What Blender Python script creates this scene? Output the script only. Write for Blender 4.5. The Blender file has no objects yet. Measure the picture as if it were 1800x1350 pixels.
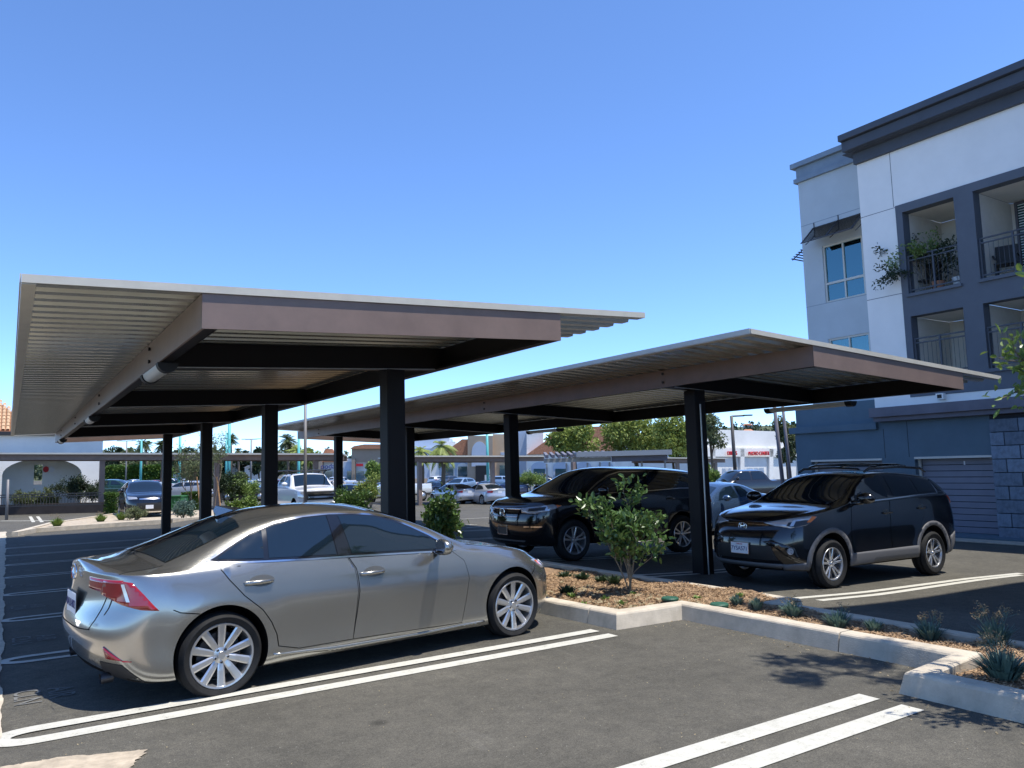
import bpy, bmesh, math, random
import numpy as np
from math import sin, cos, tan, pi, radians, sqrt, atan2
from mathutils import Vector, Matrix
from mathutils.bvhtree import BVHTree
from mathutils.geometry import delaunay_2d_cdt

SC = bpy.context.scene
COL = SC.collection
random.seed(7)
RNG = np.random.default_rng(11)

# ------------------------------------------------------------------ camera
FPX = 1360.06; PITCH = radians(6.0725); ROLL = radians(-1.508); YAW = radians(33.053); H = 1.6
FW = Vector((sin(YAW)*cos(PITCH), cos(YAW)*cos(PITCH), sin(PITCH)))
_r = Vector((cos(YAW), -sin(YAW), 0)); _u = _r.cross(FW)
RT = _r*cos(ROLL)+_u*sin(ROLL); UP = -_r*sin(ROLL)+_u*cos(ROLL)
cam = bpy.data.cameras.new('camera'); camo = bpy.data.objects.new('camera', cam); COL.objects.link(camo)
cam.sensor_width = 36; cam.lens = FPX/1800*36; cam.clip_start = .05; cam.clip_end = 9000
m = Matrix((RT, UP, -FW)).transposed().to_4x4(); m.translation = (0, 0, H); camo.matrix_world = m
SC.camera = camo

# ------------------------------------------------------------------ world, sun, exposure
SUN = Vector((.22, -.26, 1)).normalized()
ELEV = math.asin(SUN.z); AZ = atan2(SUN.x, SUN.y)
w = bpy.data.worlds.new('World'); SC.world = w; w.use_nodes = True
nt = w.node_tree; nt.nodes.clear()
sky = nt.nodes.new('ShaderNodeTexSky'); sky.sky_type = 'NISHITA'; sky.sun_disc = False
sky.sun_elevation = ELEV; sky.sun_rotation = AZ; sky.altitude = 1000
sky.air_density = .68; sky.dust_density = 0; sky.ozone_density = 10
bg = nt.nodes.new('ShaderNodeBackground'); bg.inputs['Strength'].default_value = .15
wo = nt.nodes.new('ShaderNodeOutputWorld')
nt.links.new(sky.outputs[0], bg.inputs[0]); nt.links.new(bg.outputs[0], wo.inputs[0])
sl = bpy.data.lights.new('sun', 'SUN'); sl.energy = 3.05; sl.angle = radians(.53); sl.color = (1, .955, .88)
so = bpy.data.objects.new('sun', sl); COL.objects.link(so)
so.rotation_euler = (-SUN).to_track_quat('-Z', 'Y').to_euler(); so.location = (0, -20, 60)
SC.view_settings.view_transform = 'Standard'; SC.view_settings.look = 'None'
SC.view_settings.exposure = 1.14; SC.view_settings.gamma = 1
try: SC.view_settings.use_curve_mapping = False
except Exception: pass
SC.render.engine = 'CYCLES'

# ------------------------------------------------------------------ measuring helpers
def ray(px, py): return FW*FPX + RT*(px-900) - UP*(py-675)
def onX(px, py, X): d = ray(px, py); t = X/d.x; return Vector((X, d.y*t, d.z*t+H))
def onY(px, py, Y): d = ray(px, py); t = Y/d.y; return Vector((d.x*t, Y, d.z*t+H))
HX, HY = sin(YAW), cos(YAW)
def onD(px, py, D):                       # on the vertical plane D metres ahead
    d = ray(px, py); t = D/(d.x*HX+d.y*HY); return Vector((d.x*t, d.y*t, d.z*t+H))
def GZ(x, y):
    f = np.interp(x, [6.3, 7.2, 8.5, 10, 12.6, 14.7, 21, 28, 45, 80, 500], [0, -.07, -.18, -.26, -.33, -.42, -.55, -.72, -.95, -1.12, -1.2])
    near = np.interp(y, [6, 8.7, 12, 17, 25, 30, 38, 120], [0, -.06, -.11, -.17, -.25, -.27, -.29, -.33])
    far = np.interp(y, [27, 38, 120], [0, -.2, -.3])
    k = np.clip((7.5-x)/2.5, 0, 1)
    return f + near*k + far*(1-k)
def onG(px, py, dz=0):
    d = ray(px, py); z = 0.
    for _ in range(25):
        t = (z+dz-H)/d.z; z = .5*z+.5*float(GZ(d.x*t, d.y*t))
    t = (z+dz-H)/d.z
    return Vector((d.x*t, d.y*t, z+dz))
FR = None                                  # (angle, a_c, D0): facade turned about its own centre
def fz(a, D, z, back=0):                   # local facade coordinates -> world
    if FR is None: return Vector((HX*(D+back)+cos(YAW)*a, HY*(D+back)-sin(YAW)*a, z))
    th, ac, D0 = FR; t = (a-ac)*D0/(D0*cos(th)-a*sin(th)); bk = D-D0+back
    h, r_ = (HX, HY), (cos(YAW), -sin(YAW)); r2 = (r_[0]*cos(th)+h[0]*sin(th), r_[1]*cos(th)+h[1]*sin(th)); h2 = (h[0]*cos(th)-r_[0]*sin(th), h[1]*cos(th)-r_[1]*sin(th))
    return Vector((h[0]*D0+r_[0]*ac+r2[0]*t+h2[0]*bk, h[1]*D0+r_[1]*ac+r2[1]*t+h2[1]*bk, z))
def az(px, py, D):
    p = onD(px, py, D); return p.x*cos(YAW)-p.y*sin(YAW), p.z

# ------------------------------------------------------------------ materials
MATS = {}
def mat(name, col, rough=.6, metal=0, var=.0, scale=8, bump=0, bscale=60, spec=.5, coat=0, trans=0, emit=None, emits=0, detail=4, col2=None, objvar=False, ior=1.45, stretch=None):
    if name in MATS: return MATS[name]
    M = bpy.data.materials.new(name); M.use_nodes = True; n = M.node_tree; b = n.nodes['Principled BSDF']
    b.inputs['Base Color'].default_value = (*col, 1); b.inputs['Roughness'].default_value = rough
    b.inputs['Metallic'].default_value = metal; b.inputs['IOR'].default_value = ior
    b.inputs['Specular IOR Level'].default_value = spec
    if coat: b.inputs['Coat Weight'].default_value = coat; b.inputs['Coat Roughness'].default_value = .04
    if trans: b.inputs['Transmission Weight'].default_value = trans
    if emit: b.inputs['Emission Color'].default_value = (*emit, 1); b.inputs['Emission Strength'].default_value = emits
    tc = n.nodes.new('ShaderNodeTexCoord'); src = tc.outputs['Object']
    if stretch:
        mp = n.nodes.new('ShaderNodeMapping'); mp.inputs['Scale'].default_value = stretch
        n.links.new(src, mp.inputs[0]); src = mp.outputs[0]
    if var or col2:
        no = n.nodes.new('ShaderNodeTexNoise'); no.inputs['Scale'].default_value = scale; no.inputs['Detail'].default_value = detail
        no.inputs['Roughness'].default_value = .65
        n.links.new(src, no.inputs['Vector'])
        mx = n.nodes.new('ShaderNodeMix'); mx.data_type = 'RGBA'
        c2 = col2 or tuple(max(0, c*(1-var)) for c in col); c1 = tuple(min(1, c*(1+var*.7)) for c in col) if not col2 else col
        mx.inputs['A'].default_value = (*c1, 1); mx.inputs['B'].default_value = (*c2, 1)
        rp = n.nodes.new('ShaderNodeValToRGB'); rp.color_ramp.elements[0].position = .32; rp.color_ramp.elements[1].position = .68
        n.links.new(no.outputs['Fac'], rp.inputs[0]); n.links.new(rp.outputs[0], mx.inputs['Factor'])
        out = mx.outputs['Result']
        if objvar:
            oi = n.nodes.new('ShaderNodeObjectInfo'); hs = n.nodes.new('ShaderNodeHueSaturation')
            mr = n.nodes.new('ShaderNodeMapRange'); mr.inputs['To Min'].default_value = .75; mr.inputs['To Max'].default_value = 1.2
            n.links.new(oi.outputs['Random'], mr.inputs['Value']); n.links.new(mr.outputs[0], hs.inputs['Value'])
            n.links.new(out, hs.inputs['Color']); out = hs.outputs[0]
        n.links.new(out, b.inputs['Base Color'])
    if bump:
        nb = n.nodes.new('ShaderNodeTexNoise'); nb.inputs['Scale'].default_value = bscale; nb.inputs['Detail'].default_value = 3
        n.links.new(src, nb.inputs['Vector'])
        bp = n.nodes.new('ShaderNodeBump'); bp.inputs['Strength'].default_value = bump; bp.inputs['Distance'].default_value = .01
        n.links.new(nb.outputs['Fac'], bp.inputs['Height']); n.links.new(bp.outputs[0], b.inputs['Normal'])
    MATS[name] = M; return M

def asphalt_mat():
    M = bpy.data.materials.new('asphalt'); M.use_nodes = True; n = M.node_tree; b = n.nodes['Principled BSDF']; L = n.links.new
    tc = n.nodes.new('ShaderNodeTexCoord'); P = tc.outputs['Object']
    def noise(s, d=4, r=.6):
        q = n.nodes.new('ShaderNodeTexNoise'); q.inputs['Scale'].default_value = s; q.inputs['Detail'].default_value = d; q.inputs['Roughness'].default_value = r; L(P, q.inputs['Vector']); return q.outputs['Fac']
    def ramp(f, a, b_, ca, cb):
        q = n.nodes.new('ShaderNodeValToRGB'); q.color_ramp.elements[0].position = a; q.color_ramp.elements[1].position = b_
        q.color_ramp.elements[0].color = (*ca, 1); q.color_ramp.elements[1].color = (*cb, 1); L(f, q.inputs[0]); return q.outputs[0]
    def mul(a, c, f=1, t='MULTIPLY'):
        q = n.nodes.new('ShaderNodeMix'); q.data_type = 'RGBA'; q.blend_type = t; q.inputs['Factor'].default_value = f; L(a, q.inputs['A']); L(c, q.inputs['B']); return q.outputs['Result']
    base = ramp(noise(.55, 8, .72), .3, .72, (.068, .064, .053), (.118, .110, .092))
    mid = ramp(noise(7, 5, .75), .35, .7, (.80, .80, .80), (1.15, 1.14, 1.12))
    fine = ramp(noise(110, 5, .85), .36, .66, (.42, .42, .42), (1.62, 1.61, 1.58))
    grain = ramp(noise(34, 4, .7), .35, .68, (.80, .80, .80), (1.18, 1.18, 1.17))
    c = mul(mul(mul(base, mid), fine), grain)
    # pale scuffs, stretched along the driving direction
    mp = n.nodes.new('ShaderNodeMapping'); mp.inputs['Scale'].default_value = (1.6, .35, 1); L(P, mp.inputs[0])
    q = n.nodes.new('ShaderNodeTexNoise'); q.inputs['Scale'].default_value = 2.2; q.inputs['Detail'].default_value = 8; q.inputs['Roughness'].default_value = .75; L(mp.outputs[0], q.inputs['Vector'])
    sc = ramp(q.outputs['Fac'], .60, .78, (0, 0, 0), (.05, .047, .042)); c = mul(c, sc, 1, 'ADD')
    # dark oil spots
    v = n.nodes.new('ShaderNodeTexVoronoi'); v.inputs['Scale'].default_value = 1.3; L(P, v.inputs['Vector'])
    c = mul(c, ramp(v.outputs['Distance'], .03, .10, (.5, .5, .5), (1, 1, 1)))
    # pale specks of grit
    v2 = n.nodes.new('ShaderNodeTexVoronoi'); v2.inputs['Scale'].default_value = 14; L(P, v2.inputs['Vector'])
    c = mul(c, ramp(v2.outputs['Distance'], .04, .07, (.16, .155, .14), (0, 0, 0)), 1, 'ADD')
    L(c, b.inputs['Base Color']); b.inputs['Roughness'].default_value = .88; b.inputs['Specular IOR Level'].default_value = .3
    bp = n.nodes.new('ShaderNodeBump'); bp.inputs['Strength'].default_value = .6; bp.inputs['Distance'].default_value = .004
    L(noise(150, 3, .8), bp.inputs['Height']); L(bp.outputs[0], b.inputs['Normal'])
    return M
def worn_paint():
    M = bpy.data.materials.new('road_paint'); M.use_nodes = True; n = M.node_tree; b = n.nodes['Principled BSDF']; L = n.links.new
    tc = n.nodes.new('ShaderNodeTexCoord')
    q = n.nodes.new('ShaderNodeTexNoise'); q.inputs['Scale'].default_value = 9; q.inputs['Detail'].default_value = 8; q.inputs['Roughness'].default_value = .8; L(tc.outputs['Object'], q.inputs['Vector'])
    q2 = n.nodes.new('ShaderNodeTexNoise'); q2.inputs['Scale'].default_value = 120; q2.inputs['Detail'].default_value = 3; L(tc.outputs['Object'], q2.inputs['Vector'])
    ad = n.nodes.new('ShaderNodeMath'); ad.operation = 'MULTIPLY_ADD'; ad.inputs[1].default_value = .45; L(q2.outputs['Fac'], ad.inputs[0]); L(q.outputs['Fac'], ad.inputs[2])
    r = n.nodes.new('ShaderNodeValToRGB'); e = r.color_ramp.elements
    e[0].position = .52; e[0].color = (.12, .115, .10, 1); e[1].position = .60; e[1].color = (.42, .405, .345, 1)
    x = e.new(.80); x.color = (.50, .485, .425, 1)
    L(ad.outputs[0], r.inputs[0]); L(r.outputs[0], b.inputs['Base Color']); b.inputs['Roughness'].default_value = .7
    bp = n.nodes.new('ShaderNodeBump'); bp.inputs['Strength'].default_value = .4; bp.inputs['Distance'].default_value = .003
    L(q2.outputs['Fac'], bp.inputs['Height']); L(bp.outputs[0], b.inputs['Normal'])
    return M
A = {}
A['asphalt'] = asphalt_mat(); A['paint_line'] = worn_paint()
A['concrete'] = mat('concrete', (.49, .425, .33), .85, var=.22, scale=5, bump=.35, bscale=90, detail=8)
A['dirt'] = mat('dirt', (.42, .35, .26), .95, var=.3, scale=9, bump=.6, bscale=70, detail=7)
A['diffuser'] = mat('light_diffuser', (.62, .62, .58), .35)
A['faded'] = mat('faded_paint', (.20, .20, .19), .8, col2=(.09, .088, .08), scale=14)
A['lowwall'] = mat('brown_block_wall', (.055, .042, .036), .9, var=.2, scale=3)
A['mulch'] = mat('mulch_ground', (.24, .155, .09), .95, var=.5, scale=22, bump=1, bscale=60, detail=7)
A['chip'] = mat('mulch_chip', (.36, .235, .13), .9, var=.55, scale=30, detail=5)
A['brown'] = mat('brown_steel', (.22, .155, .125), .38, var=.12, scale=3, spec=.5)
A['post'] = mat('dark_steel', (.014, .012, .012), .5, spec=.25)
A['deck'] = mat('deck_steel', (.56, .55, .47), .24, metal=.6, var=.10, scale=2.5)
A['deckedge'] = mat('deck_edge', (.56, .53, .45), .4, metal=.0, var=.08, scale=4)
A['galv'] = mat('galvanised', (.5, .5, .48), .35, metal=.8, var=.15, scale=6)
A['black'] = mat('black_plastic', (.012, .012, .013), .55)
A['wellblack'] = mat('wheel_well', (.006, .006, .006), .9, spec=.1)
A['rubber'] = mat('tyre_rubber', (.016, .016, .016), .75, var=.3, scale=12, bump=.2, bscale=100, spec=.3)
A['alloy'] = mat('alloy', (.62, .62, .62), .28, metal=.85, var=.06, scale=20)
A['chrome'] = mat('chrome', (.75, .75, .76), .12, metal=1)
A['gunmetal'] = mat('gunmetal', (.06, .06, .065), .4, metal=.6)
A['glass'] = mat('tinted_glass', (.006, .012, .018), .03, spec=.8, ior=1.6)
A['glassblue'] = mat('house_glass', (.02, .06, .075), .05, spec=.9, ior=1.7)
A['silver'] = mat('silver_paint', (.36, .355, .33), .24, metal=.88, coat=1, var=.04, scale=1.5)
A['blackpaint'] = mat('black_paint', (.006, .006, .0075), .16, coat=1, var=.3, scale=3)
A['cladding'] = mat('grey_cladding', (.11, .11, .115), .55)
A['cladblack'] = mat('dark_cladding', (.02, .02, .021), .5)
A['redlens'] = mat('red_lens', (.27, .006, .008), .1, coat=1, spec=.6)
A['amber'] = mat('amber_lens', (.75, .16, .02), .15, coat=1)
A['whitelens'] = mat('clear_lens', (.50, .52, .55), .08, metal=.4, coat=1)
A['plate'] = mat('plate_white', (.72, .73, .75), .4)
A['plateblue'] = mat('plate_blue', (.02, .03, .14), .5)
A['platered'] = mat('plate_red', (.5, .03, .03), .5)
def wall(name, c, v=.06): return mat(name, c, .85, var=v, scale=1.2, bump=.25, bscale=45, detail=8)
A['wgrey'] = wall('grey_stucco', (.52, .57, .59)); A['wwhite'] = wall('white_stucco', (.92, .89, .84), .04)
A['wdark'] = wall('slate_stucco', (.125, .14, .165), .1); A['wblue'] = wall('blue_slate_stucco', (.11, .165, .205), .1)
A['cornice'] = mat('cornice_dark', (.075, .085, .105), .6, var=.1, scale=2)
A['corniceg'] = mat('cornice_grey', (.22, .28, .34), .6, var=.1, scale=2)
A['ledge'] = mat('ledge_brown', (.15, .145, .17), .7, var=.12, scale=2)
A['garage'] = mat('garage_panel', (.21, .22, .27), .5, var=.06, scale=3)
A['block'] = mat('stone_block', (.17, .215, .27), .9, var=.25, scale=9, bump=.6, bscale=30, objvar=True, detail=7)
A['mortar'] = mat('mortar', (.045, .05, .06), .95)
A['cream'] = mat('cream_wall', (.78, .74, .66), .85, var=.06, scale=2, bump=.2)
A['vinyl'] = mat('window_vinyl', (.62, .60, .54), .5)
A['blind'] = mat('blind_slat', (.74, .88, .88), .5)
A['shopwhite'] = mat('shop_white', (.80, .78, .72), .85, var=.1, scale=.35, bump=.2, detail=8)
A['shopblue'] = mat('shop_paleblue', (.46, .52, .60), .85, var=.06, scale=.4)
A['shoptan'] = mat('shop_tan', (.38, .30, .22), .85, var=.08, scale=.4)
A['shoppeach'] = mat('shop_peach', (.60, .42, .26), .85, var=.08, scale=.4)
A['tile'] = mat('clay_tile', (.48, .21, .11), .85, var=.35, scale=6, bump=.3, objvar=False)
A['tilewarm'] = mat('clay_tile_warm', (.52, .34, .20), .85, var=.45, scale=7, bump=.3)
A['brickband'] = mat('brick_band', (.45, .22, .13), .9, var=.15, scale=2)
A['redsign'] = mat('red_sign', (.55, .012, .02), .4)
A['bluesign'] = mat('blue_sign', (.02, .04, .25), .4)
A['teal'] = mat('teal_pole', (.10, .42, .40), .5)
A['darkpole'] = mat('dark_pole', (.05, .045, .04), .5)
A['greypole'] = mat('grey_pole', (.20, .19, .18), .5)
A['wood'] = mat('stake_wood', (.42, .24, .11), .85, var=.3, scale=14)
A['bark'] = mat('bark', (.15, .115, .08), .9, var=.4, scale=18, bump=.6, bscale=40)
A['twig'] = mat('twig', (.20, .17, .12), .85, var=.3, scale=20)
def leaf(name, c1, c2, rough=.45):
    M = mat(name, c1, rough, col2=c2, scale=9, detail=5, spec=.5)
    b = M.node_tree.nodes['Principled BSDF']
    try: b.inputs['Subsurface Weight'].default_value = 0
    except Exception: pass
    n = M.node_tree; out = n.nodes['Material Output']
    tr = n.nodes.new('ShaderNodeBsdfTranslucent'); ms = n.nodes.new('ShaderNodeMixShader'); ms.inputs[0].default_value = .22
    src = [l for l in n.links if l.to_socket == b.inputs['Base Color']][0].from_socket
    n.links.new(src, tr.inputs['Color']); n.links.new(b.outputs[0], ms.inputs[1]); n.links.new(tr.outputs[0], ms.inputs[2]); n.links.new(ms.outputs[0], out.inputs[0])
    return M
A['leafgloss'] = leaf('glossy_leaf', (.12, .20, .05), (.045, .09, .028), .3)
A['leaflight'] = leaf('light_leaf', (.24, .33, .08), (.11, .18, .045), .4)
A['leafyel'] = leaf('yellow_green_leaf', (.32, .37, .08), (.14, .19, .045), .6)
A['leafolive'] = leaf('olive_leaf', (.18, .21, .09), (.08, .10, .045), .6)
A['leafdark'] = leaf('dark_leaf', (.045, .075, .03), (.018, .032, .014), .6)
A['hedge'] = leaf('hedge_leaf', (.10, .17, .02), (.04, .085, .012), .6)
A['succ'] = leaf('succulent_leaf', (.17, .25, .19), (.07, .13, .11), .5)
A['grassy'] = leaf('grass_blade', (.20, .28, .05), (.09, .15, .03), .6)
A['dry'] = leaf('dry_flower', (.34, .27, .16), (.18, .14, .09), .8)
A['litter'] = leaf('fallen_leaf', (.42, .36, .22), (.20, .14, .08), .8)
A['palm'] = leaf('palm_frond', (.08, .11, .03), (.035, .05, .018), .5)
A['hill'] = mat('hill_ground', (.10, .12, .06), .95, col2=(.05, .07, .04), scale=.02, detail=9)
A['farwhite'] = mat('far_white', (.62, .61, .57), .8)
A['green'] = mat('green_fabric', (.035, .15, .05), .7, var=.2, scale=3)
A['roofgrey'] = mat('roof_grey', (.35, .36, .36), .8)
A['skin'] = mat('skin', (.45, .27, .18), .6)
A['cloth1'] = mat('pale_cloth', (.5, .5, .52), .8); A['cloth2'] = mat('dark_cloth', (.03, .035, .06), .8)

# ------------------------------------------------------------------ object helpers
def finish(name, me, m=None, parent=None, smooth=False, kind=None):
    o = bpy.data.objects.new(name, me); COL.objects.link(o)
    if m is not None:
        for q in (m if isinstance(m, (list, tuple)) else [m]): me.materials.append(q)
    if smooth: me.polygons.foreach_set('use_smooth', [True]*len(me.polygons))
    if parent: o.parent = parent
    if kind: o['kind'] = kind
    return o
def obj(name, bm, m=None, parent=None, smooth=False, kind=None):
    me = bpy.data.meshes.new(name); bm.normal_update(); bm.to_mesh(me); bm.free()
    return finish(name, me, m, parent, smooth, kind)
def raw(name, V, F, m=None, parent=None, smooth=False, kind=None, mi=None):
    me = bpy.data.meshes.new(name); me.from_pydata([tuple(v) for v in V], [], F)
    if mi is not None: me.polygons.foreach_set('material_index', mi)
    me.update()
    return finish(name, me, m, parent, smooth, kind)
def quads(name, V, m, parent=None, kind=None):
    """V: float array (n*4,3) -> n separate quads"""
    V = np.asarray(V, dtype=np.float32); n = len(V)//4
    me = bpy.data.meshes.new(name); me.vertices.add(n*4); me.vertices.foreach_set('co', V.ravel())
    me.loops.add(n*4); me.loops.foreach_set('vertex_index', np.arange(n*4, dtype=np.int32))
    me.polygons.add(n); me.polygons.foreach_set('loop_start', np.arange(0, n*4, 4, dtype=np.int32))
    me.update(calc_edges=True)
    return finish(name, me, m, parent, False, kind)
def empty(name, label, cat, loc=(0, 0, 0), rz=0, group=None, rot=None):
    o = bpy.data.objects.new(name, None); COL.objects.link(o); o.location = loc
    o.rotation_euler = rot if rot else (0, 0, rz); o.empty_display_size = .2
    o['label'] = label; o['category'] = cat
    if group: o['group'] = group
    return o
def tag(o, label, cat, group=None):
    o['label'] = label; o['category'] = cat
    if group: o['group'] = group
    return o
def struct(o, label=None):
    o['kind'] = 'structure'
    if label: o['label'] = label
    return o
def box(bm, x0, x1, y0, y1, z0, z1, M=None, bev=0):
    vs = [bm.verts.new((x, y, z)) for x in (x0, x1) for y in (y0, y1) for z in (z0, z1)]
    fs = [bm.faces.new([vs[i] for i in f]) for f in ((0, 1, 3, 2), (4, 6, 7, 5), (0, 4, 5, 1), (2, 3, 7, 6), (0, 2, 6, 4), (1, 5, 7, 3))]
    if bev:
        es = list({e for f in fs for e in f.edges})
        r = bmesh.ops.bevel(bm, geom=es, offset=bev, segments=2, affect='EDGES', profile=.5)
        vs = list({v for f in r['faces'] for v in f.verts} | {v for v in vs if v.is_valid})
    if M is not None: bmesh.ops.transform(bm, matrix=M, verts=vs)
    return vs
def bx(name, x0, x1, y0, y1, z0, z1, m, parent=None, bev=0):
    bm = bmesh.new(); box(bm, min(x0, x1), max(x0, x1), min(y0, y1), max(y0, y1), min(z0, z1), max(z0, z1), None, bev)
    return obj(name, bm, m, parent)
def tube(bm, pts, rad, n=8, cap=True):
    pts = [Vector(p) for p in pts]
    if not isinstance(rad, (list, tuple)): rad = [rad]*len(pts)
    rings = []
    for i, p in enumerate(pts):
        d = (pts[min(i+1, len(pts)-1)]-pts[max(i-1, 0)]).normalized()
        a = d.orthogonal().normalized() if i == 0 else (rings_a - d*rings_a.dot(d)).normalized()
        rings_a = a; b = d.cross(a)
        rings.append([bm.verts.new(p+(a*cos(2*pi*k/n)+b*sin(2*pi*k/n))*rad[i]) for k in range(n)])
    for i in range(len(rings)-1):
        for k in range(n): bm.faces.new((rings[i][k], rings[i][(k+1) % n], rings[i+1][(k+1) % n], rings[i+1][k]))
    if cap: bm.faces.new(rings[0][::-1]); bm.faces.new(rings[-1])
def lathe(bm, prof, n=32, axis='Y', cx=(0, 0, 0)):
    """prof list of (r, h) turned round the axis"""
    rings = []
    for r, h in prof:
        ring = []
        for k in range(n):
            a = 2*pi*k/n; p = (r*cos(a), h, r*sin(a)) if axis == 'Y' else (r*cos(a), r*sin(a), h)
            ring.append(bm.verts.new(Vector(p)+Vector(cx)))
        rings.append(ring)
    for i in range(len(rings)-1):
        for k in range(n): bm.faces.new((rings[i][k], rings[i][(k+1) % n], rings[i+1][(k+1) % n], rings[i+1][k]))
def prismP(name, pts, nrm, m, parent=None):
    """polygon of world points extruded by vector nrm"""
    bm = bmesh.new(); n = len(pts)
    a = [bm.verts.new(p) for p in pts]; b = [bm.verts.new(Vector(p)+Vector(nrm)) for p in pts]
    bm.faces.new(a); bm.faces.new(b[::-1])
    for i in range(n): bm.faces.new((a[i], b[i], b[(i+1) % n], a[(i+1) % n]))
    bmesh.ops.recalc_face_normals(bm, faces=bm.faces)
    bmesh.ops.triangulate(bm, faces=[f for f in bm.faces if len(f.verts) > 4])
    return obj(name, bm, m, parent)
def dupe(o, parent=None):
    c = o.copy(); COL.objects.link(c)
    if parent: c.parent = parent
    for ch in list(o.children): dupe(ch, c)
    return c
def text_mesh(s, size, depth=.0):
    cu = bpy.data.curves.new('lettering', 'FONT'); cu.body = s; cu.size = size; cu.extrude = depth; cu.align_x = 'CENTER'; cu.align_y = 'CENTER'
    o = bpy.data.objects.new('tmp', cu); COL.objects.link(o)
    dg = bpy.context.evaluated_depsgraph_get(); me = bpy.data.meshes.new_from_object(o.evaluated_get(dg))
    bpy.data.objects.remove(o); return me
def lettering(s, size, M, m, parent=None, depth=.001, name='lettering', sx=1):
    me = text_mesh(s, size, depth); me.transform(M @ Matrix.Diagonal((sx, 1, 1, 1))); me.materials.clear()
    return finish(name, me, m, parent)
# ================================================================== GROUND
gx_ = np.concatenate([[-2500, -900, -300, -120, -60, -30], np.arange(-16, 30, .75), np.arange(30, 120, 6), [140, 200, 400, 900, 2500, 5000]])
gy_ = np.concatenate([[-2500, -600, -150, -50, -20], np.arange(-10, 48, .75), np.arange(48, 150, 6), [200, 400, 900, 2500, 5000]])
GX, GY = np.meshgrid(gx_, gy_, indexing='ij'); Zg = GZ(GX, GY)
V = np.stack([GX, GY, Zg], -1).reshape(-1, 3); ny = len(gy_)
F = [(i*ny+j, (i+1)*ny+j, (i+1)*ny+j+1, i*ny+j+1) for i in range(len(gx_)-1) for j in range(ny-1)]
struct(raw('ground', V, F, A['asphalt'], smooth=True), 'grey brown asphalt of the parking lot')

def strip(bmw, pts, wd, dz=.005, step=.4):
    """painted band following the terrain along an XY path"""
    P = [Vector(p) for p in pts]; out = [P[0]]
    for a, b in zip(P[:-1], P[1:]):
        n = max(1, int((b-a).length/step))
        for k in range(1, n+1): out.append(a.lerp(b, k/n))
    prev = None
    for i, p in enumerate(out):
        d = (out[min(i+1, len(out)-1)]-out[max(i-1, 0)]).normalized(); nn = Vector((-d.y, d.x))
        a = p+nn*wd/2; b = p-nn*wd/2
        cur = (bmw.verts.new((a.x, a.y, float(GZ(a.x, a.y))+dz)), bmw.verts.new((b.x, b.y, float(GZ(b.x, b.y))+dz)))
        if prev: bmw.faces.new((prev[0], prev[1], cur[1], cur[0]))
        prev = cur
def upair(name, ya, yb, x0, x1, wd, label, loop=True):
    bm = bmesh.new(); ym = (ya+yb)/2; r = abs(ya-yb)/2
    pts = [(x1, ya)]
    if loop:
        for k in range(0, 13): t = pi/2+pi*k/12; pts.append((x0+r+1.6*r*cos(t), ym+r*sin(t)*(1 if ya > yb else -1)))
        pts.append((x1, yb)); strip(bm, pts, wd)
    else:
        strip(bm, [(x0, ya), (x1, ya)], wd); strip(bm, [(x0, yb), (x1-.0, yb)], wd)
    o = obj(name, bm, A['paint_line']); struct(o, label); return o
upair('parking_line', 6.05, 5.78, .08, 4.82, .14, 'white hairpin parking line beside the silver sedan')
upair('parking_line', 3.24, 2.94, -.5, 4.9, .15, 'white double parking line in the foreground')
for k in range(1, 8):
    y = 5.91+2.82*k - .05*k
    upair('parking_line', y+.14, y-.14, .10, 4.8, .10, 'white hairpin parking line in the shade of the left canopy')
# lines on the far side of the island
def lineG(name, pa, pb, wd, label, ext=None):
    a = onG(*pa); b = onG(*pb); bm = bmesh.new(); strip(bm, [(a.x, a.y), (b.x, b.y)], wd); return struct(obj(name, bm, A['paint_line']), label)
lineG('parking_line', (1400, 1052), (1795, 1008), .12, 'white parking line beside the black SUV, farther of the pair')
lineG('parking_line', (1440, 1056), (1795, 1011), .12, 'white parking line beside the black SUV, nearer of the pair')
for k in range(1, 7):
    for d in (.13, -.13):
        bm = bmesh.new(); y = 6.55+2.82*k+d; strip(bm, [(8.2, y), (13.6, y)], .10); struct(obj('parking_line', bm, A['paint_line']), 'white parking line under the right canopy')
# lines out on the driveway beyond the canopies
def gline(pts, wd, label):
    bm = bmesh.new(); q = [onG(*p) for p in pts]; strip(bm, [(p.x, p.y) for p in q], wd, .006); return struct(obj('road_line', bm, A['paint_line']), label)
gline([(0, 916), (150, 915)], .22, 'white edge line across the far driveway')
gline([(735, 915), (880, 909)], .14, 'pale edge line at the far side of the driveway'); gline([(745, 921), (775, 921)], .12, 'short painted line on the driveway beyond the shrub')
gline([(820, 928), (845, 926)], .12, 'short painted line on the driveway left of the large SUV')
gline([(223, 903), (229, 919)], .14, 'pale stall line on the far driveway'); gline([(53, 908), (59, 918)], .14, 'pale stall line in the shade, farther left'); gline([(66, 908), (74, 918)], .14, 'pale stall line in the shade')

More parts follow.
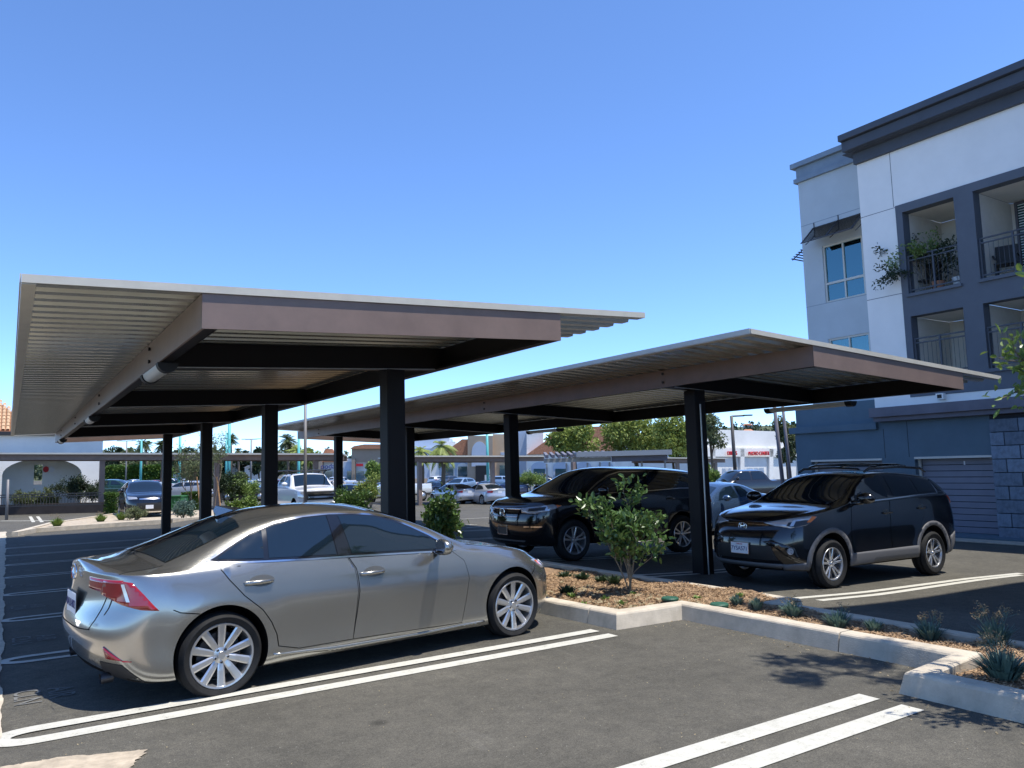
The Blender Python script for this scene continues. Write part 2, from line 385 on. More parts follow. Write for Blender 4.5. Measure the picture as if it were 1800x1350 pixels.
# concrete gutter with broken edge and a patch of dirt
bm = bmesh.new(); rr = random.Random(3); prev = None
for k in range(0, 720):
    y = -2+k*.05; e = .03+.012*sin(y*2.1)+.008*sin(y*5.3+1)+.004*sin(y*13.7)+.005*rr.random()
    z = float(GZ(0, y))
    cur = [bm.verts.new((x, y, z+dz)) for x, dz in ((-1.1, .02), (-.6, .004), (-.04, .006), (e-.02, .006))]
    if prev:
        for a in range(3): bm.faces.new((prev[a], prev[a+1], cur[a+1], cur[a]))
    prev = cur
struct(obj('gutter', bm, A['concrete']), 'pale concrete gutter along the left edge of the stalls')
def blob(name, pts, m, dz, jag=.05, label=None, seed=1, sub=16):
    r2 = random.Random(seed); out = []
    for i in range(len(pts)):
        a = Vector(pts[i]); b = Vector(pts[(i+1) % len(pts)])
        for k in range(sub): p = a.lerp(b, k/sub); out.append(Vector((p.x+r2.uniform(-jag, jag), p.y+r2.uniform(-jag, jag)*.6)))
    res = delaunay_2d_cdt(out, [], [list(range(len(out)))], 1, 1e-5)
    return struct(raw(name, [(v.x, v.y, float(GZ(v.x, v.y))+dz) for v in res[0]], res[2], m), label)
blob('dirt_patch', [(-.04, 5.38), (.3, 5.34), (.75, 5.16), (.62, 4.9), (.2, 4.3), (-.04, 4.2)], A['dirt'], .007, .018, 'sandy dirt spilled over the asphalt at lower left', 5)

# ================================================================== KERBS AND PLANTING BEDS
def kerb(name, pts, label, side=1, wd=.16, ht=.15, joint=3.0, m=None, batter=.035, first=None):
    """kerb whose outer top edge runs along pts; the body lies to the left of the path if side=1. Each stone between joints is one part."""
    root = bpy.data.objects.new(name, None); COL.objects.link(root); root['kind'] = 'structure'; root['label'] = label
    P = [Vector(p) for p in pts]; n = len(P); nrm = []
    for i in range(n):
        d0 = (P[i]-P[i-1]).normalized() if i else (P[1]-P[0]).normalized(); d1 = (P[i+1]-P[i]).normalized() if i < n-1 else d0
        a = Vector((-d0.y, d0.x))*side; b = Vector((-d1.y, d1.x))*side; s = (a+b); s.normalize(); nrm.append(s/max(.35, s.dot(a)))
    prof = [(-batter, -.06), (-batter*.95, 0.0), (-.006, ht-.022), (.004, ht-.008), (.022, ht), (wd-.012, ht), (wd, ht-.012), (wd, -.06)]
    rk = random.Random(len(pts)*7+int(abs(P[0].x)*10))
    # split into stones
    stones = []; cur = []; acc = first if first is not None else joint*.6
    for i in range(n-1):
        L = (P[i+1]-P[i]).length; t = 0; cur.append((i, 0.0))
        while L-t > acc:
            t += acc; cur.append((i, t/L)); stones.append(cur); cur = [(i, (t+.012)/L)]; t += .012; acc = joint
        acc -= (L-t)
        if acc < .25: acc = joint
    cur.append((n-2, 1.0)); stones.append(cur)
    for st in stones:
        bm = bmesh.new(); prev = None; stat = []
        for (i, t) in st:
            stat.append((i, t))
        full = []
        for a, b in zip(stat[:-1], stat[1:]):
            ta, tb = a[1], (b[1] if b[0] == a[0] else 1.0); L = (P[a[0]+1]-P[a[0]]).length; k = max(1, int((tb-ta)*L/.25))
            for q in range(k): full.append((a[0], ta+(tb-ta)*q/k))
        full.append(stat[-1])
        for (i, t) in full:
            c = P[i].lerp(P[i+1], t); nn = nrm[i].lerp(nrm[i+1], t)
            if .001 < t < .999: nn = Vector((-(P[i+1]-P[i]).y, (P[i+1]-P[i]).x)).normalized()*side
            ring = []
            for q, (o_, z_) in enumerate(prof):
                j = rk.uniform(-.0025, .0025) if 1 < q < 7 else 0
                p = c+nn*(o_+j); ring.append(bm.verts.new((p.x, p.y, float(GZ(min(c.x, 6.3) if c.x < 6.5 else c.x, c.y))+z_+j)))
            if prev:
                for q in range(len(prof)-1): bm.faces.new((prev[q], prev[q+1], ring[q+1], ring[q]))
            else: bm.faces.new(ring)
            prev = ring
        bm.faces.new(prev[::-1]); bmesh.ops.recalc_face_normals(bm, faces=bm.faces)
        obj('kerb_stone', bm, A['concrete'], root)
    return root
kerb('front_kerb', [(5.03, 27.5), (5.03, 5.97), (5.86, 5.92), (5.88, 3.2), (5.16, 3.13), (5.14, -3)], 'concrete kerb zigzagging round the front of the planting bed', side=1, joint=3.05, first=21.1, batter=.04)
kerb('rear_kerb', [(7.28, 27.5), (7.34, 5.60), (6.86, 5.46), (6.78, 3.2), (6.9, -3)], 'concrete kerb along the back of the planting bed', side=-1, joint=3.0, ht=.16, first=22)
bpy.data.objects['rear_kerb'].location.z = .0
# mulch bed
xs = np.arange(5.12, 7.30, .07); ys = np.concatenate([np.arange(-3, 12, .07), np.arange(12, 27.6, .6)])
MX, MY = np.meshgrid(xs, ys, indexing='ij'); 
def bedz(x, y):
    return .088+GZ(5, y)+.018*np.sin(x*5.1+y*2.3)+.014*np.sin(y*6.7-x*3)+.012*np.sin(x*17)*np.sin(y*15)
MZ = bedz(MX, MY)+RNG.uniform(-.01, .01, MX.shape)
inb = lambda x, y: (x > np.where((y > 3.02) & (y < 6.08), 6.03, np.where(y > 5, 5.19, 5.31))) & (x < np.where(y > 5.5, 7.19, 6.66))
V = np.stack([MX, MY, MZ], -1).reshape(-1, 3); nn_ = len(ys)
inb2 = lambda x, y: (x > (5.96 if 3.04 < y < 6.04 else (5.12 if y > 5 else 5.26))) and (x < (7.24 if y > 5.5 else 6.74))
F = [(i*nn_+j, (i+1)*nn_+j, (i+1)*nn_+j+1, i*nn_+j+1) for i in range(len(xs)-1) for j in range(nn_-1) if inb2(xs[i]+.035, ys[j]+.035)]
struct(raw('planting_bed', V, F, A['mulch'], smooth=True), 'brown mulch bed between the two kerbs')
def chips(name, n, region, zf, m, ln=(.02, .06), wd=(.004, .010), label=None, lift=.012):
    x0, x1, y0, y1, test = region; X = RNG.uniform(x0, x1, n*2); Y = RNG.uniform(y0, y1, n*2); ok = test(X, Y); X = X[ok][:n]; Y = Y[ok][:n]; n = len(X)
    a = RNG.uniform(0, 2*pi, n); L = RNG.uniform(*ln, n); W = RNG.uniform(*wd, n); ti = RNG.uniform(-.5, .5, n); ro = RNG.uniform(-.7, .7, n)
    u = np.stack([np.cos(a)*np.cos(ti), np.sin(a)*np.cos(ti), np.sin(ti)], -1)*L[:, None]/2; v = np.stack([-np.sin(a)*np.cos(ro), np.cos(a)*np.cos(ro), np.sin(ro)], -1)*W[:, None]/2
    c = np.stack([X, Y, zf(X, Y)+RNG.uniform(0, lift, n)], -1)
    Q = np.stack([c-u-v, c+u-v, c+u+v, c-u+v], 1).reshape(-1, 3)
    o = quads(name, Q, m, kind='stuff')
    if label: o['label'] = label; o['category'] = 'ground cover'
    return o
chips('mulch_chips', 26000, (5.1, 7.25, 1.2, 9.5, inb), lambda x, y: bedz(x, y)+.006, A['chip'], label='orange brown bark mulch covering the planting bed')
offb = lambda x, y: (np.abs(x-5.0) < .0)
chips('leaf_litter', 420, (5.15, 6.3, 5.9, 9.0, lambda x, y: inb(x, y) & (y < 7.2+RNG.uniform(-.8, 1.6, len(y)))), lambda x, y: bedz(x, y)+.015, A['litter'], (.03, .06), (.015, .03), 'pale dry leaves scattered on the mulch beside the sedan')
chips('kerb_litter', 900, (4.2, 5.85, 1.0, 6.3, lambda x, y: (x > np.where((y > 3.3), 5.45, 4.75)+RNG.uniform(-.1, .35, len(x))) & (x < np.where((y > 3.2) & (y < 5.9), 5.83, 5.02))), lambda x, y: GZ(x, y)+.003, A['litter'], (.006, .026), (.003, .009), 'small dry leaf bits along the foot of the kerb', .004)
chips('asphalt_grit', 260, (.2, 5, 2.0, 6, lambda x, y: x > 0), lambda x, y: GZ(x, y)+.003, A['litter'], (.004, .012), (.004, .008), 'pale grit scattered over the near asphalt', .003)

# stencilled words on the stall ends, read from the gutter side
for k in range(0, 8):
    y = 7.02+2.77*k
    for j, s in enumerate(('CLN', 'AIR')):
        me = text_mesh(s, .25); me.transform(Matrix.Translation((.17+.22*j, y, 0)) @ Matrix.Rotation(-pi/2, 4, 'Z'))
        for v in me.vertices: v.co.z = float(GZ(v.co.x, v.co.y))+.006
        me.materials.clear(); struct(finish('stall_lettering', me, A['faded']), 'faded stencilled letters at the stall end')

# ================================================================== CANOPIES
def panel_mesh(x0, x1, zf, pitch=.2667, nr=2):
    prof = []
    for r_ in range(nr):
        b = r_*pitch
        prof += [(b, 0), (b+pitch*.42, 0), (b+pitch*.50, .05), (b+pitch*.92, .05), (b+pitch, 0)]
    prof = [p for i, p in enumerate(prof) if i == 0 or p != prof[i-1]]
    V = []; 
    for x in (x0, x1):
        for (y, z) in prof: V.append((x, y, zf(x)+z))
        for (y, z) in prof: V.append((x, y, zf(x)+z+.012))
    n = len(prof); F = []
    for i in range(n-1):
        F += [(i, 2*n+i, 2*n+i+1, i+1), (n+i, n+i+1, 3*n+i+1, 3*n+i), (i, i+1, n+i+1, n+i), (2*n+i, 3*n+i, 3*n+i+1, 2*n+i+1)]
    me = bpy.data.meshes.new('roof_panel'); me.from_pydata(V, [], F); me.update(); me.materials.append(A['deck']); return me
def canopy(label, xr, bL, bR, zL, zR, hb, Y0, Y1, xp, posts, zroof, group, foot, wp=.25, bolts=True):
    root = empty('parking_canopy', label, 'carport', (0, 0, 0), group=group)
    zf = lambda x: zroof[0]+(x-xr[0])*(zroof[1]-zroof[0])/(xr[1]-xr[0])
    me = panel_mesh(xr[0], xr[1], zf); y = Y0+.012; pw = .5334
    while y+pw*.6 < Y1:
        o = bpy.data.objects.new('roof_panel', me); COL.objects.link(o); o.parent = root; o.location = (0, y, 0); y += pw
    # edge trims
    def sl(name, x0, x1, y0, y1, dz0, dz1, m):
        bm = bmesh.new(); vs = [bm.verts.new((x, yy, zf(x)+dz)) for x in (x0, x1) for yy in (y0, y1) for dz in (dz0, dz1)]
        for f in ((0, 1, 3, 2), (4, 6, 7, 5), (0, 4, 5, 1), (2, 3, 7, 6), (0, 2, 6, 4), (1, 5, 7, 3)): bm.faces.new([vs[i] for i in f])
        bmesh.ops.recalc_face_normals(bm, faces=bm.faces); return obj(name, bm, m, root)
    sl('edge_trim', xr[0], xr[1], Y0-.012, Y0+.004, .0, .062, A['deckedge']); sl('edge_trim', xr[0], xr[1], Y1-.004, Y1+.01, .0, .062, A['deckedge'])
    sl('gutter_trim', xr[0]-.012, xr[0]-.002, Y0, Y1, .0, .066, A['deckedge']); sl('gutter_trim', xr[0], xr[0]+.09, Y0+.004, Y1-.004, -.008, -.002, A['deckedge'])
    # long side beams: box with open C section facing in
    def beam(xc, zb, out):
        bm = bmesh.new(); s = -1 if out < 0 else 1
        x_o = xc; zt = zf(xc)-.004
        box(bm, min(x_o, x_o-s*.02), max(x_o, x_o-s*.02), Y0+.02, Y1-.02, zb, zt)
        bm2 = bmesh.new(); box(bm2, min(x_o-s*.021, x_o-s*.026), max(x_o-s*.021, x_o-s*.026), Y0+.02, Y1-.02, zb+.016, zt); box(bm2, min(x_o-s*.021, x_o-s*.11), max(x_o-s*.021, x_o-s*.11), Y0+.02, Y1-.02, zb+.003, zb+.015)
        box(bm2, min(x_o-s*.111, x_o-s*.12), max(x_o-s*.111, x_o-s*.12), Y0+.02, Y1-.02, zb, zb+.03); obj('beam_inside_shade', bm2, A['post'], root)  # beam's inside drawn near black, its deep shade put into the colour
        return obj('side_beam', bm, A['brown'], root)
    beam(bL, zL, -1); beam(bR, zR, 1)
    for y, yy in ((Y0+.008, 1), (Y1-.026, -1)):
        bm = bmesh.new()
        vs = [bm.verts.new((x, q, z)) for x, zb in ((bL, zL), (bR, zR)) for q in (y, y+.016) for z in (zb, zf(x)-.003)]
        for f in ((0, 1, 3, 2), (4, 6, 7, 5), (0, 4, 5, 1), (2, 3, 7, 6), (0, 2, 6, 4), (1, 5, 7, 3)): bm.faces.new([vs[i] for i in f])
        bmesh.ops.recalc_face_normals(bm, faces=bm.faces); obj('end_fascia', bm, A['brown'], root)
    for k, y in enumerate(posts):
        bm = bmesh.new(); dz = .0
        vs = [bm.verts.new((x, q, z)) for x, zb in ((bL+.022, zL+.004), (bR-.022, zR+.004)) for q in (y-.1, y+.1) for z in (zb-dz, zf(x)-.01)]
        for f in ((0, 1, 3, 2), (4, 6, 7, 5), (0, 4, 5, 1), (2, 3, 7, 6), (0, 2, 6, 4), (1, 5, 7, 3)): bm.faces.new([vs[i] for i in f])
        bmesh.ops.recalc_face_normals(bm, faces=bm.faces); obj('cross_beam', bm, A['post'], root)
        zt = zL+(zR-zL)*(xp-bL)/(bR-bL)-dz+.004
        bx('bottom_flange', bL+.14, bR-.14, y-.13, y-.112, min(zL, zR)-dz-.012 if False else zt-.012, zt+.0-.002, A['galv'], root) if False else None
        bx('post', xp-wp/2, xp+wp/2, y-wp/2, y+wp/2, foot(y)-.1, zt-.002, A['post'], root, .012)
        bm = bmesh.new(); vs = box(bm, bL+.14, bR-.14, y-.115, y-.1005, 0, .012)
        for v in vs: v.co.z += zL-dz+(zR-zL)*(v.co.x-bL)/(bR-bL)
        obj('beam_lip', bm, A['galv'], root)
        if bolts:
            for zz in (.08, .22):
                for s, bxx, bz in ((-1, bL, zL),):
                    bm = bmesh.new(); bmesh.ops.create_cone(bm, cap_ends=True, segments=8, radius1=.022, radius2=.018, depth=.02, matrix=Matrix.Translation((bxx-.011, y, bz+zz)) @ Matrix.Rotation(pi/2, 4, 'Y')); obj('bolt', bm, A['black'], root)
    return root, zf
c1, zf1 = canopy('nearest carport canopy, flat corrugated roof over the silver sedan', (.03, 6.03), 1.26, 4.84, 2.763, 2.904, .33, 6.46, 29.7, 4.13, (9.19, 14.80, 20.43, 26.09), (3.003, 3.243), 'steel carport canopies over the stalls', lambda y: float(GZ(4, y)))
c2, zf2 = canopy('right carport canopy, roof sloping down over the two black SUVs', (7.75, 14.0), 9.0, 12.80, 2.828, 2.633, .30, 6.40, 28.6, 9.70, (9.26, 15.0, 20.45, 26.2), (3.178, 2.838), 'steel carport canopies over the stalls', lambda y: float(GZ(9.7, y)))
# conduit on the first right-hand post
bm = bmesh.new(); tube(bm, [(9.66, 9.10, float(GZ(9.7, 9.2))), (9.66, 9.10, 2.55)], .014, 6)
obj('conduit', bm, A['galv'], c2)
def light_bar(x, y, z, label, L=1.25):
    root = empty('canopy_light', label, 'light fixture', (x, y, z), group='tube lights under the canopy beams')
    bm = bmesh.new(); n = 14
    R_ = .085
    A0 = [bm.verts.new((R_*cos(pi+pi*k/n), -L/2, R_*sin(pi+pi*k/n))) for k in range(n+1)]; B0 = [bm.verts.new((v.co.x, L/2, v.co.z)) for v in A0]
    for k in range(n): bm.faces.new((A0[k], A0[k+1], B0[k+1], B0[k]))
    bm.faces.new(A0[::-1]); bm.faces.new(B0); bm.faces.new((A0[0], B0[0], B0[-1], A0[-1]))
    obj('housing', bm, A['diffuser'], root)
    for s in (-1, 1):
        bm = bmesh.new(); q = [bm.verts.new(((R_+.015)*cos(pi+pi*k/n), s*(L/2+.004), (R_+.015)*sin(pi+pi*k/n))) for k in range(n+1)]; q2 = [bm.verts.new((v.co.x, s*(L/2-.12), v.co.z)) for v in q]
        for k in range(n): bm.faces.new((q[k], q[k+1], q2[k+1], q2[k]))
        bm.faces.new(q); bm.faces.new(q2[::-1]); obj('end_cap', bm, A['black'], root)
    return root
light_bar(1.33, 9.1, 2.745, 'nearest tube light under the left edge of the nearest canopy')
light_bar(1.33, 17.1, 2.745, 'second tube light along the left canopy edge'); light_bar(1.33, 27.0, 2.745, 'farthest tube light at the end of the left canopy edge')
p = onX(1420, 712, 12.72); light_bar(12.72, p.y, 2.61, 'tube light under the right canopy in front of the blue building', 1.9)
p = onX(957, 758, 12.72); light_bar(12.72, p.y, 2.61, 'tube light under the right canopy above the large SUV', 1.6)

# ================================================================== APARTMENT BUILDING
XB = 20.8
def B(px, py, X=XB): p = onX(px, py, X); return p.y, p.z
apt = empty('apartment_building', 'three storey white, grey and slate apartment block with garages behind the black SUV', 'building', (XB, 8, -.55))
def apart(o):
    o.parent = apt; o.matrix_parent_inverse = Matrix.Translation((-XB, -8, .55)); return o
def holewall(name, X, dep, y0, y1, z0, z1, holes, m, back=False, outer=.3):
    ys = sorted({y0, y1, *[h[0] for h in holes], *[h[1] for h in holes]}); zs = sorted({z0, z1, *[h[2] for h in holes], *[h[3] for h in holes]})
    ys = [v for v in ys if y0 <= v <= y1]; zs = [v for v in zs if z0 <= v <= z1]
    solid = lambda i, j: 0 <= i < len(ys)-1 and 0 <= j < len(zs)-1 and not any(h[0] < (ys[i]+ys[i+1])/2 < h[1] and h[2] < (zs[j]+zs[j+1])/2 < h[3] for h in holes)
    bm = bmesh.new(); q = lambda *p: bm.faces.new([bm.verts.new(v) for v in p])
    for i in range(len(ys)-1):
        for j in range(len(zs)-1):
            if not solid(i, j): continue
            a, b, c, d = ys[i], ys[i+1], zs[j], zs[j+1]
            q((X, a, c), (X, a, d), (X, b, d), (X, b, c)); q((X+dep, a, c), (X+dep, b, c), (X+dep, b, d), (X+dep, a, d))
            if not solid(i-1, j): q((X, a, c), (X+dep, a, c), (X+dep, a, d), (X, a, d))
            if not solid(i+1, j): q((X, b, c), (X, b, d), (X+dep, b, d), (X+dep, b, c))
            if not solid(i, j-1): q((X, a, c), (X, b, c), (X+dep, b, c), (X+dep, a, c))
            if not solid(i, j+1): q((X, a, d), (X+dep, a, d), (X+dep, b, d), (X, b, d))
    bmesh.ops.remove_doubles(bm, verts=bm.verts, dist=1e-5)
    return apart(obj(name, bm, m))
YC = B(1522, 500)[0]                                       # corner of the white wall
zC = B(1509, 289)[1]; zL_ = 3.05
yl = B(1577, 400)[0]; zt_f = B(1577, 362)[1]               # slate frame outer edge
oA = (B(1683, 420)[0], B(1592, 440)[0], B(1600, 516)[1], B(1592, 372)[1])
dYo = oA[1]-oA[0]; colw = B(1683, 420)[0]-B(1718, 420)[0]
oB = (oA[0]-colw-dYo*1.15, oA[0]-colw, oA[2], oA[3])
oC = (B(1700, 600)[0]+.0, B(1607, 600)[0], 3.75, B(1605, 556)[1])
oC = (oA[0], oA[1], oC[2], oC[3]); oD = (oB[0], oB[1], oC[2], oC[3])
YE = 2.7
holewall('white_wall', XB, .3, yl, YC, zL_+.25, zC, [], A['wwhite'])
holewall('white_wall', XB, .3, YE, yl, zt_f, zC, [], A['wwhite'])
holewall('white_wall', XB, .3, YE, yl, 2.97+.25, oC[2]-.55, [], A['wwhite'])
holewall('slate_frame', XB-.03, .33, YE, yl, oC[2]-.55, zt_f, [oA, oB, oC, oD], A['wdark'])
# stucco control joints
for (y, z0, z1) in ((yl+.05, zt_f, zC),):
    apart(bx('control_joint', XB-.003, XB+.002, y-.008, y+.008, z0, z1, A['ledge']))
for z in (B(1540, 375)[1], B(1540, 525)[1]): apart(bx('control_joint', XB-.003, XB+.002, yl, YC, z-.008, z+.008, A['ledge']))
# white return wall at the corner
apart(bx('return_wall', XB+.01, XB+1.0, YC-.25, YC-.002, zL_+.25, zC, A['wwhite']))
# big dark cornice (stepped)
for (o_, z0, z1) in ((.12, zC, zC+.32), (.50, zC+.34, zC+.62), (.62, zC+.64, zC+.82)):
    apart(bx('cornice', XB-o_, XB+8, YE-.0, YC+o_*.25, z0, z1, A['cornice']))
apart(bx('cornice', XB-.3, XB+8, YE, YC+.25, zC+.32, zC+.345, A['cornice']))
# grey wing
XG = XB+.75
YG = B(1412, 460, XG)[0]; zG = B(1405, 322, XG)[1]
def G(px, py): return B(px, py, XG)
w1 = (G(1519, 470)[0], G(1448, 480)[0], G(1452, 533)[1], G(1448, 432)[1])
w2 = (G(1530, 610)[0], G(1457, 610)[0], w1[2]-3.0, G(1457, 596)[1])
holewall('grey_wall', XG, .3, YC-.3, YG, 3.2, zG, [w1, w2], A['wgrey'])
apart(bx('side_wall', XG+.002, XG+9, YG-.02, YG+.0, 3.2, zG, A['wgrey']))
apart(bx('side_wall', XG+.3, XG+9, YG-.6, YG-.05, -.6, 3.2, A['wblue']))
zb1 = G(1398, 318)[1]
for (o_, z0, z1) in ((.10, zG, zG+.14), (.03, zG+.14, zG+.5), (.16, zG+.5, zG+.66)):
    apart(bx('cornice', XG-o_, XG+8, YC-.1, YG+o_, z0, z1, A['corniceg']))
for z in (G(1420, 395)[1], G(1420, 540)[1]): apart(bx('control_joint', XG-.003, XG+.002, YC, YG, z-.008, z+.008, A['corniceg']))
def window(X, hole, cols, rows, m_fr=A['vinyl'], blinds=True, label=None, fr=.06):
    """cols / rows: fractions of the inner bars"""
    y0, y1, z0, z1 = hole; root = None
    bm = bmesh.new(); e = .002
    box(bm, X+.03, X+.11, y0+e, y0+fr, z0+e, z1-e); box(bm, X+.03, X+.11, y1-fr, y1-e, z0+e, z1-e)
    box(bm, X+.032, X+.108, y0+fr, y1-fr, z0+e, z0+fr); box(bm, X+.032, X+.108, y0+fr, y1-fr, z1-fr, z1-e)
    for c in cols: y = y0+(y1-y0)*c; box(bm, X+.036, X+.10, y-fr*.4, y+fr*.4, z0+fr, z1-fr)
    for r in rows: z = z0+(z1-z0)*r; box(bm, X+.034, X+.102, y0+fr, y1-fr, z-fr*.6, z+fr*.6)
    w_ = apart(obj('window', bm, m_fr))
    cs = [0]+list(cols)+[1]; rs = [0]+list(rows)+[1]
    for a, b in zip(cs[:-1], cs[1:]):
        for c, d in zip(rs[:-1], rs[1:]):
            o = bx('pane', X+.075, X+.08, y0+(y1-y0)*a+fr*.3, y0+(y1-y0)*b-fr*.3, z0+(z1-z0)*c+fr*.3, z0+(z1-z0)*d-fr*.3, A['paneglass']); o.parent = w_
            if blinds and d > .5:
                za = z0+(z1-z0)*c+fr; zb = z0+(z1-z0)*d-fr*.4; nb = max(2, int((zb-za)/.06)); bm = bmesh.new()
                for k in range(nb):
                    z = za+(k+.5)*(zb-za)/nb; vs = [bm.verts.new(v) for v in ((X+.10, y0+(y1-y0)*a+fr*.4, z-.012), (X+.10, y0+(y1-y0)*b-fr*.4, z-.012), (X+.135, y0+(y1-y0)*b-fr*.4, z+.016), (X+.135, y0+(y1-y0)*a+fr*.4, z+.016))]; bm.faces.new(vs)
                o = obj('blind', bm, A['blind']); o.parent = w_
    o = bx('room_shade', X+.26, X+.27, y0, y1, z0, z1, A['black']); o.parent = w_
    return w_
gm = bpy.data.materials.new('pane_glass'); gm.use_nodes = True; n_ = gm.node_tree; n_.nodes.clear()
g1 = n_.nodes.new('ShaderNodeBsdfGlossy'); g1.inputs['Roughness'].default_value = .03; g1.inputs['Color'].default_value = (.55, .95, 1, 1)
g2 = n_.nodes.new('ShaderNodeBsdfTransparent'); g2.inputs['Color'].default_value = (.60, .80, .82, 1)
fr_ = n_.nodes.new('ShaderNodeFresnel'); fr_.inputs['IOR'].default_value = 2.8; mx_ = n_.nodes.new('ShaderNodeMixShader'); ou_ = n_.nodes.new('ShaderNodeOutputMaterial')
n_.links.new(fr_.outputs[0], mx_.inputs[0]); n_.links.new(g2.outputs[0], mx_.inputs[1]); n_.links.new(g1.outputs[0], mx_.inputs[2]); n_.links.new(mx_.outputs[0], ou_.inputs[0])
A['paneglass'] = gm
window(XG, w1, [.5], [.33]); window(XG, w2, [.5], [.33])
# slatted metal awnings over the grey wing's windows
def awning(X, y0, y1, ztop, proj, drop, label_none=None, axis='x', n=9, base=None):
    aw = None; bm = bmesh.new()
    for s in (y0+.02, (y0+y1)/2, y1-.02):
        tube(bm, [(X-.01, s, ztop+.16), (X-.01, s, ztop-.30)], .018, 5); tube(bm, [(X-.01, s, ztop), (X-proj, s, ztop-drop)], .022, 5)
        tube(bm, [(X-.01, s, ztop-.28), (X-proj*.7, s, ztop-drop-.02)], .014, 5)
    tube(bm, [(X-proj, y0, ztop-drop), (X-proj, y1, ztop-drop)], .02, 5)
    aw = apart(obj('awning', bm, A['cornice']))
    for k in range(n):
        t = (k+.5)/n; o = bx('slat', -.05, .05, y0, y1, -.006, .006, A['cladblack'])
        o.data.transform(Matrix.Translation((X-.03-(proj-.05)*t, 0, ztop-drop*t-.0)) @ Matrix.Rotation(radians(-25), 4, 'Y'))
        o.parent = aw
    return aw
awning(XG, w1[0]-.15, w1[1]+.25, G(1441, 397)[1], .72, .62, n=12)
# awning on the far side wall, seen edge-on at the left of the building
bm = bmesh.new(); pa = G(1408, 425); 
ya = YG; zt2 = G(1409, 428)[1]
tube(bm, [(XG+.4, ya+.01, zt2+.05), (XG+.4, ya+.7, zt2-.35)], .02, 5); tube(bm, [(XG+2.4, ya+.01, zt2+.05), (XG+2.4, ya+.7, zt2-.35)], .02, 5)
aw2 = apart(obj('awning', bm, A['cornice']))
for k in range(7):
    t = (k+.5)/7; o = bx('slat', XG+.3, XG+2.5, ya+.05+.65*t-.03, ya+.05+.65*t+.03, zt2+.03-.38*t-.01, zt2+.03-.38*t+.01, A['cornice']); o.parent = aw2
# balconies
def balcony(hole, backdoor, wind=None):
    y0, y1, z0, z1 = hole; X = XB+.30; d = 1.7; e = .004
    bm = bmesh.new()
    def q(*p): bm.faces.new([bm.verts.new(v) for v in p])
    q((X+d, y0-e, z0), (X+d, y0-e, z1), (X+d, y1+e, z1), (X+d, y1+e, z0)); q((X, y0-e, z0), (X, y0-e, z1), (X+d, y0-e, z1), (X+d, y0-e, z0)); q((X, y1+e, z0), (X+d, y1+e, z0), (X+d, y1+e, z1), (X, y1+e, z1))
    q((X, y0, z1+e), (X, y1, z1+e), (X+d, y1, z1+e), (X+d, y0, z1+e)); q((X, y0, z0-e), (X+d, y0, z0-e), (X+d, y1, z0-e), (X, y1, z0-e))
    b = apart(obj('balcony', bm, A['cream']))
    def ch(o): o.parent = b; return o
    ch(bx('sill', XB-.10, XB-.032, y0-.04, y1+.04, z0-.10, z0-.02, A['wdark']))
    # railing
    bm = bmesh.new(); zr = z0+1.05; xr_ = XB+.06
    for z in (zr, zr-.12, z0+.09): box(bm, xr_-.02, xr_+.02, y0+e, y1-e, z-.018, z+.018)
    for t in (0.02, .5, .98): y = y0+(y1-y0)*t; box(bm, xr_-.025, xr_+.025, y-.022, y+.022, z0, zr+.02)
    ch(obj('railing', bm, A['cornice']))
    nb = int((y1-y0)/.11); bm = bmesh.new()
    for k in range(1, nb): y = y0+(y1-y0)*k/nb; box(bm, xr_-.004, xr_+.004, y-.004, y+.004, z0+.09, zr-.12)
    o = ch(obj('baluster', bm, A['cornice'])); 
    a, b2, zz0, zz1 = backdoor
    bm = bmesh.new(); x = X+d-.012
    ya_, yb_ = y0+(y1-y0)*a, y0+(y1-y0)*b2; za_, zb_ = z0+zz0, z0+zz1
    for (p0, p1, r0, r1) in ((ya_-.06, ya_, za_, zb_+.06), (yb_, yb_+.06, za_, zb_+.06), (ya_, yb_, zb_, zb_+.06)): box(bm, x-.05, x-.004, p0, p1, r0, r1)
    ch(obj('door_frame', bm, A['ledge'])); ch(bx('door_glass', x-.02, x-.015, ya_, yb_, za_, zb_, A['glassblue']))
    bm = bmesh.new(); nb = int((zb_-za_)/.07)
    for k in range(nb): z = za_+(k+.5)*(zb_-za_)/nb; box(bm, x-.034, x-.028, ya_+.02, yb_-.02, z-.012, z+.014)
    ch(obj('door_blind', bm, A['blind']))
    return b
balcony(oA, (.46, .62, .05, 2.2)); balcony(oB, (.55, .90, .5, 2.25)); balcony(oC, (.46, .66, 0, 2.2)); balcony(oD, (.4, .8, 0, 2.2))
# ledge and white strip with vents
apart(bx('white_strip', XB-.015, XB+.28, YE, YC-.004, 2.97, 3.3, A['wwhite']))
apart(bx('ledge', XB-.42, XB+.3, YE, YC-.05, 2.70, 2.965, A['ledge'], None, .01)); apart(bx('ledge', XB-.30, XB+.3, YE, YC-.1, 2.58, 2.698, A['ledge']))
for px in (1657, 1796):
    y, z = B(px, 697 if px < 1700 else 687); v_ = apart(bx('vent_box', XB-.16, XB-.02, y-.1, y+.1, z-.08, z+.08, A['wwhite'])); o = bx('vent_mouth', XB-.165, XB-.161, y-.06, y+.06, z-.05, z+.05, A['black']); o.parent = v_
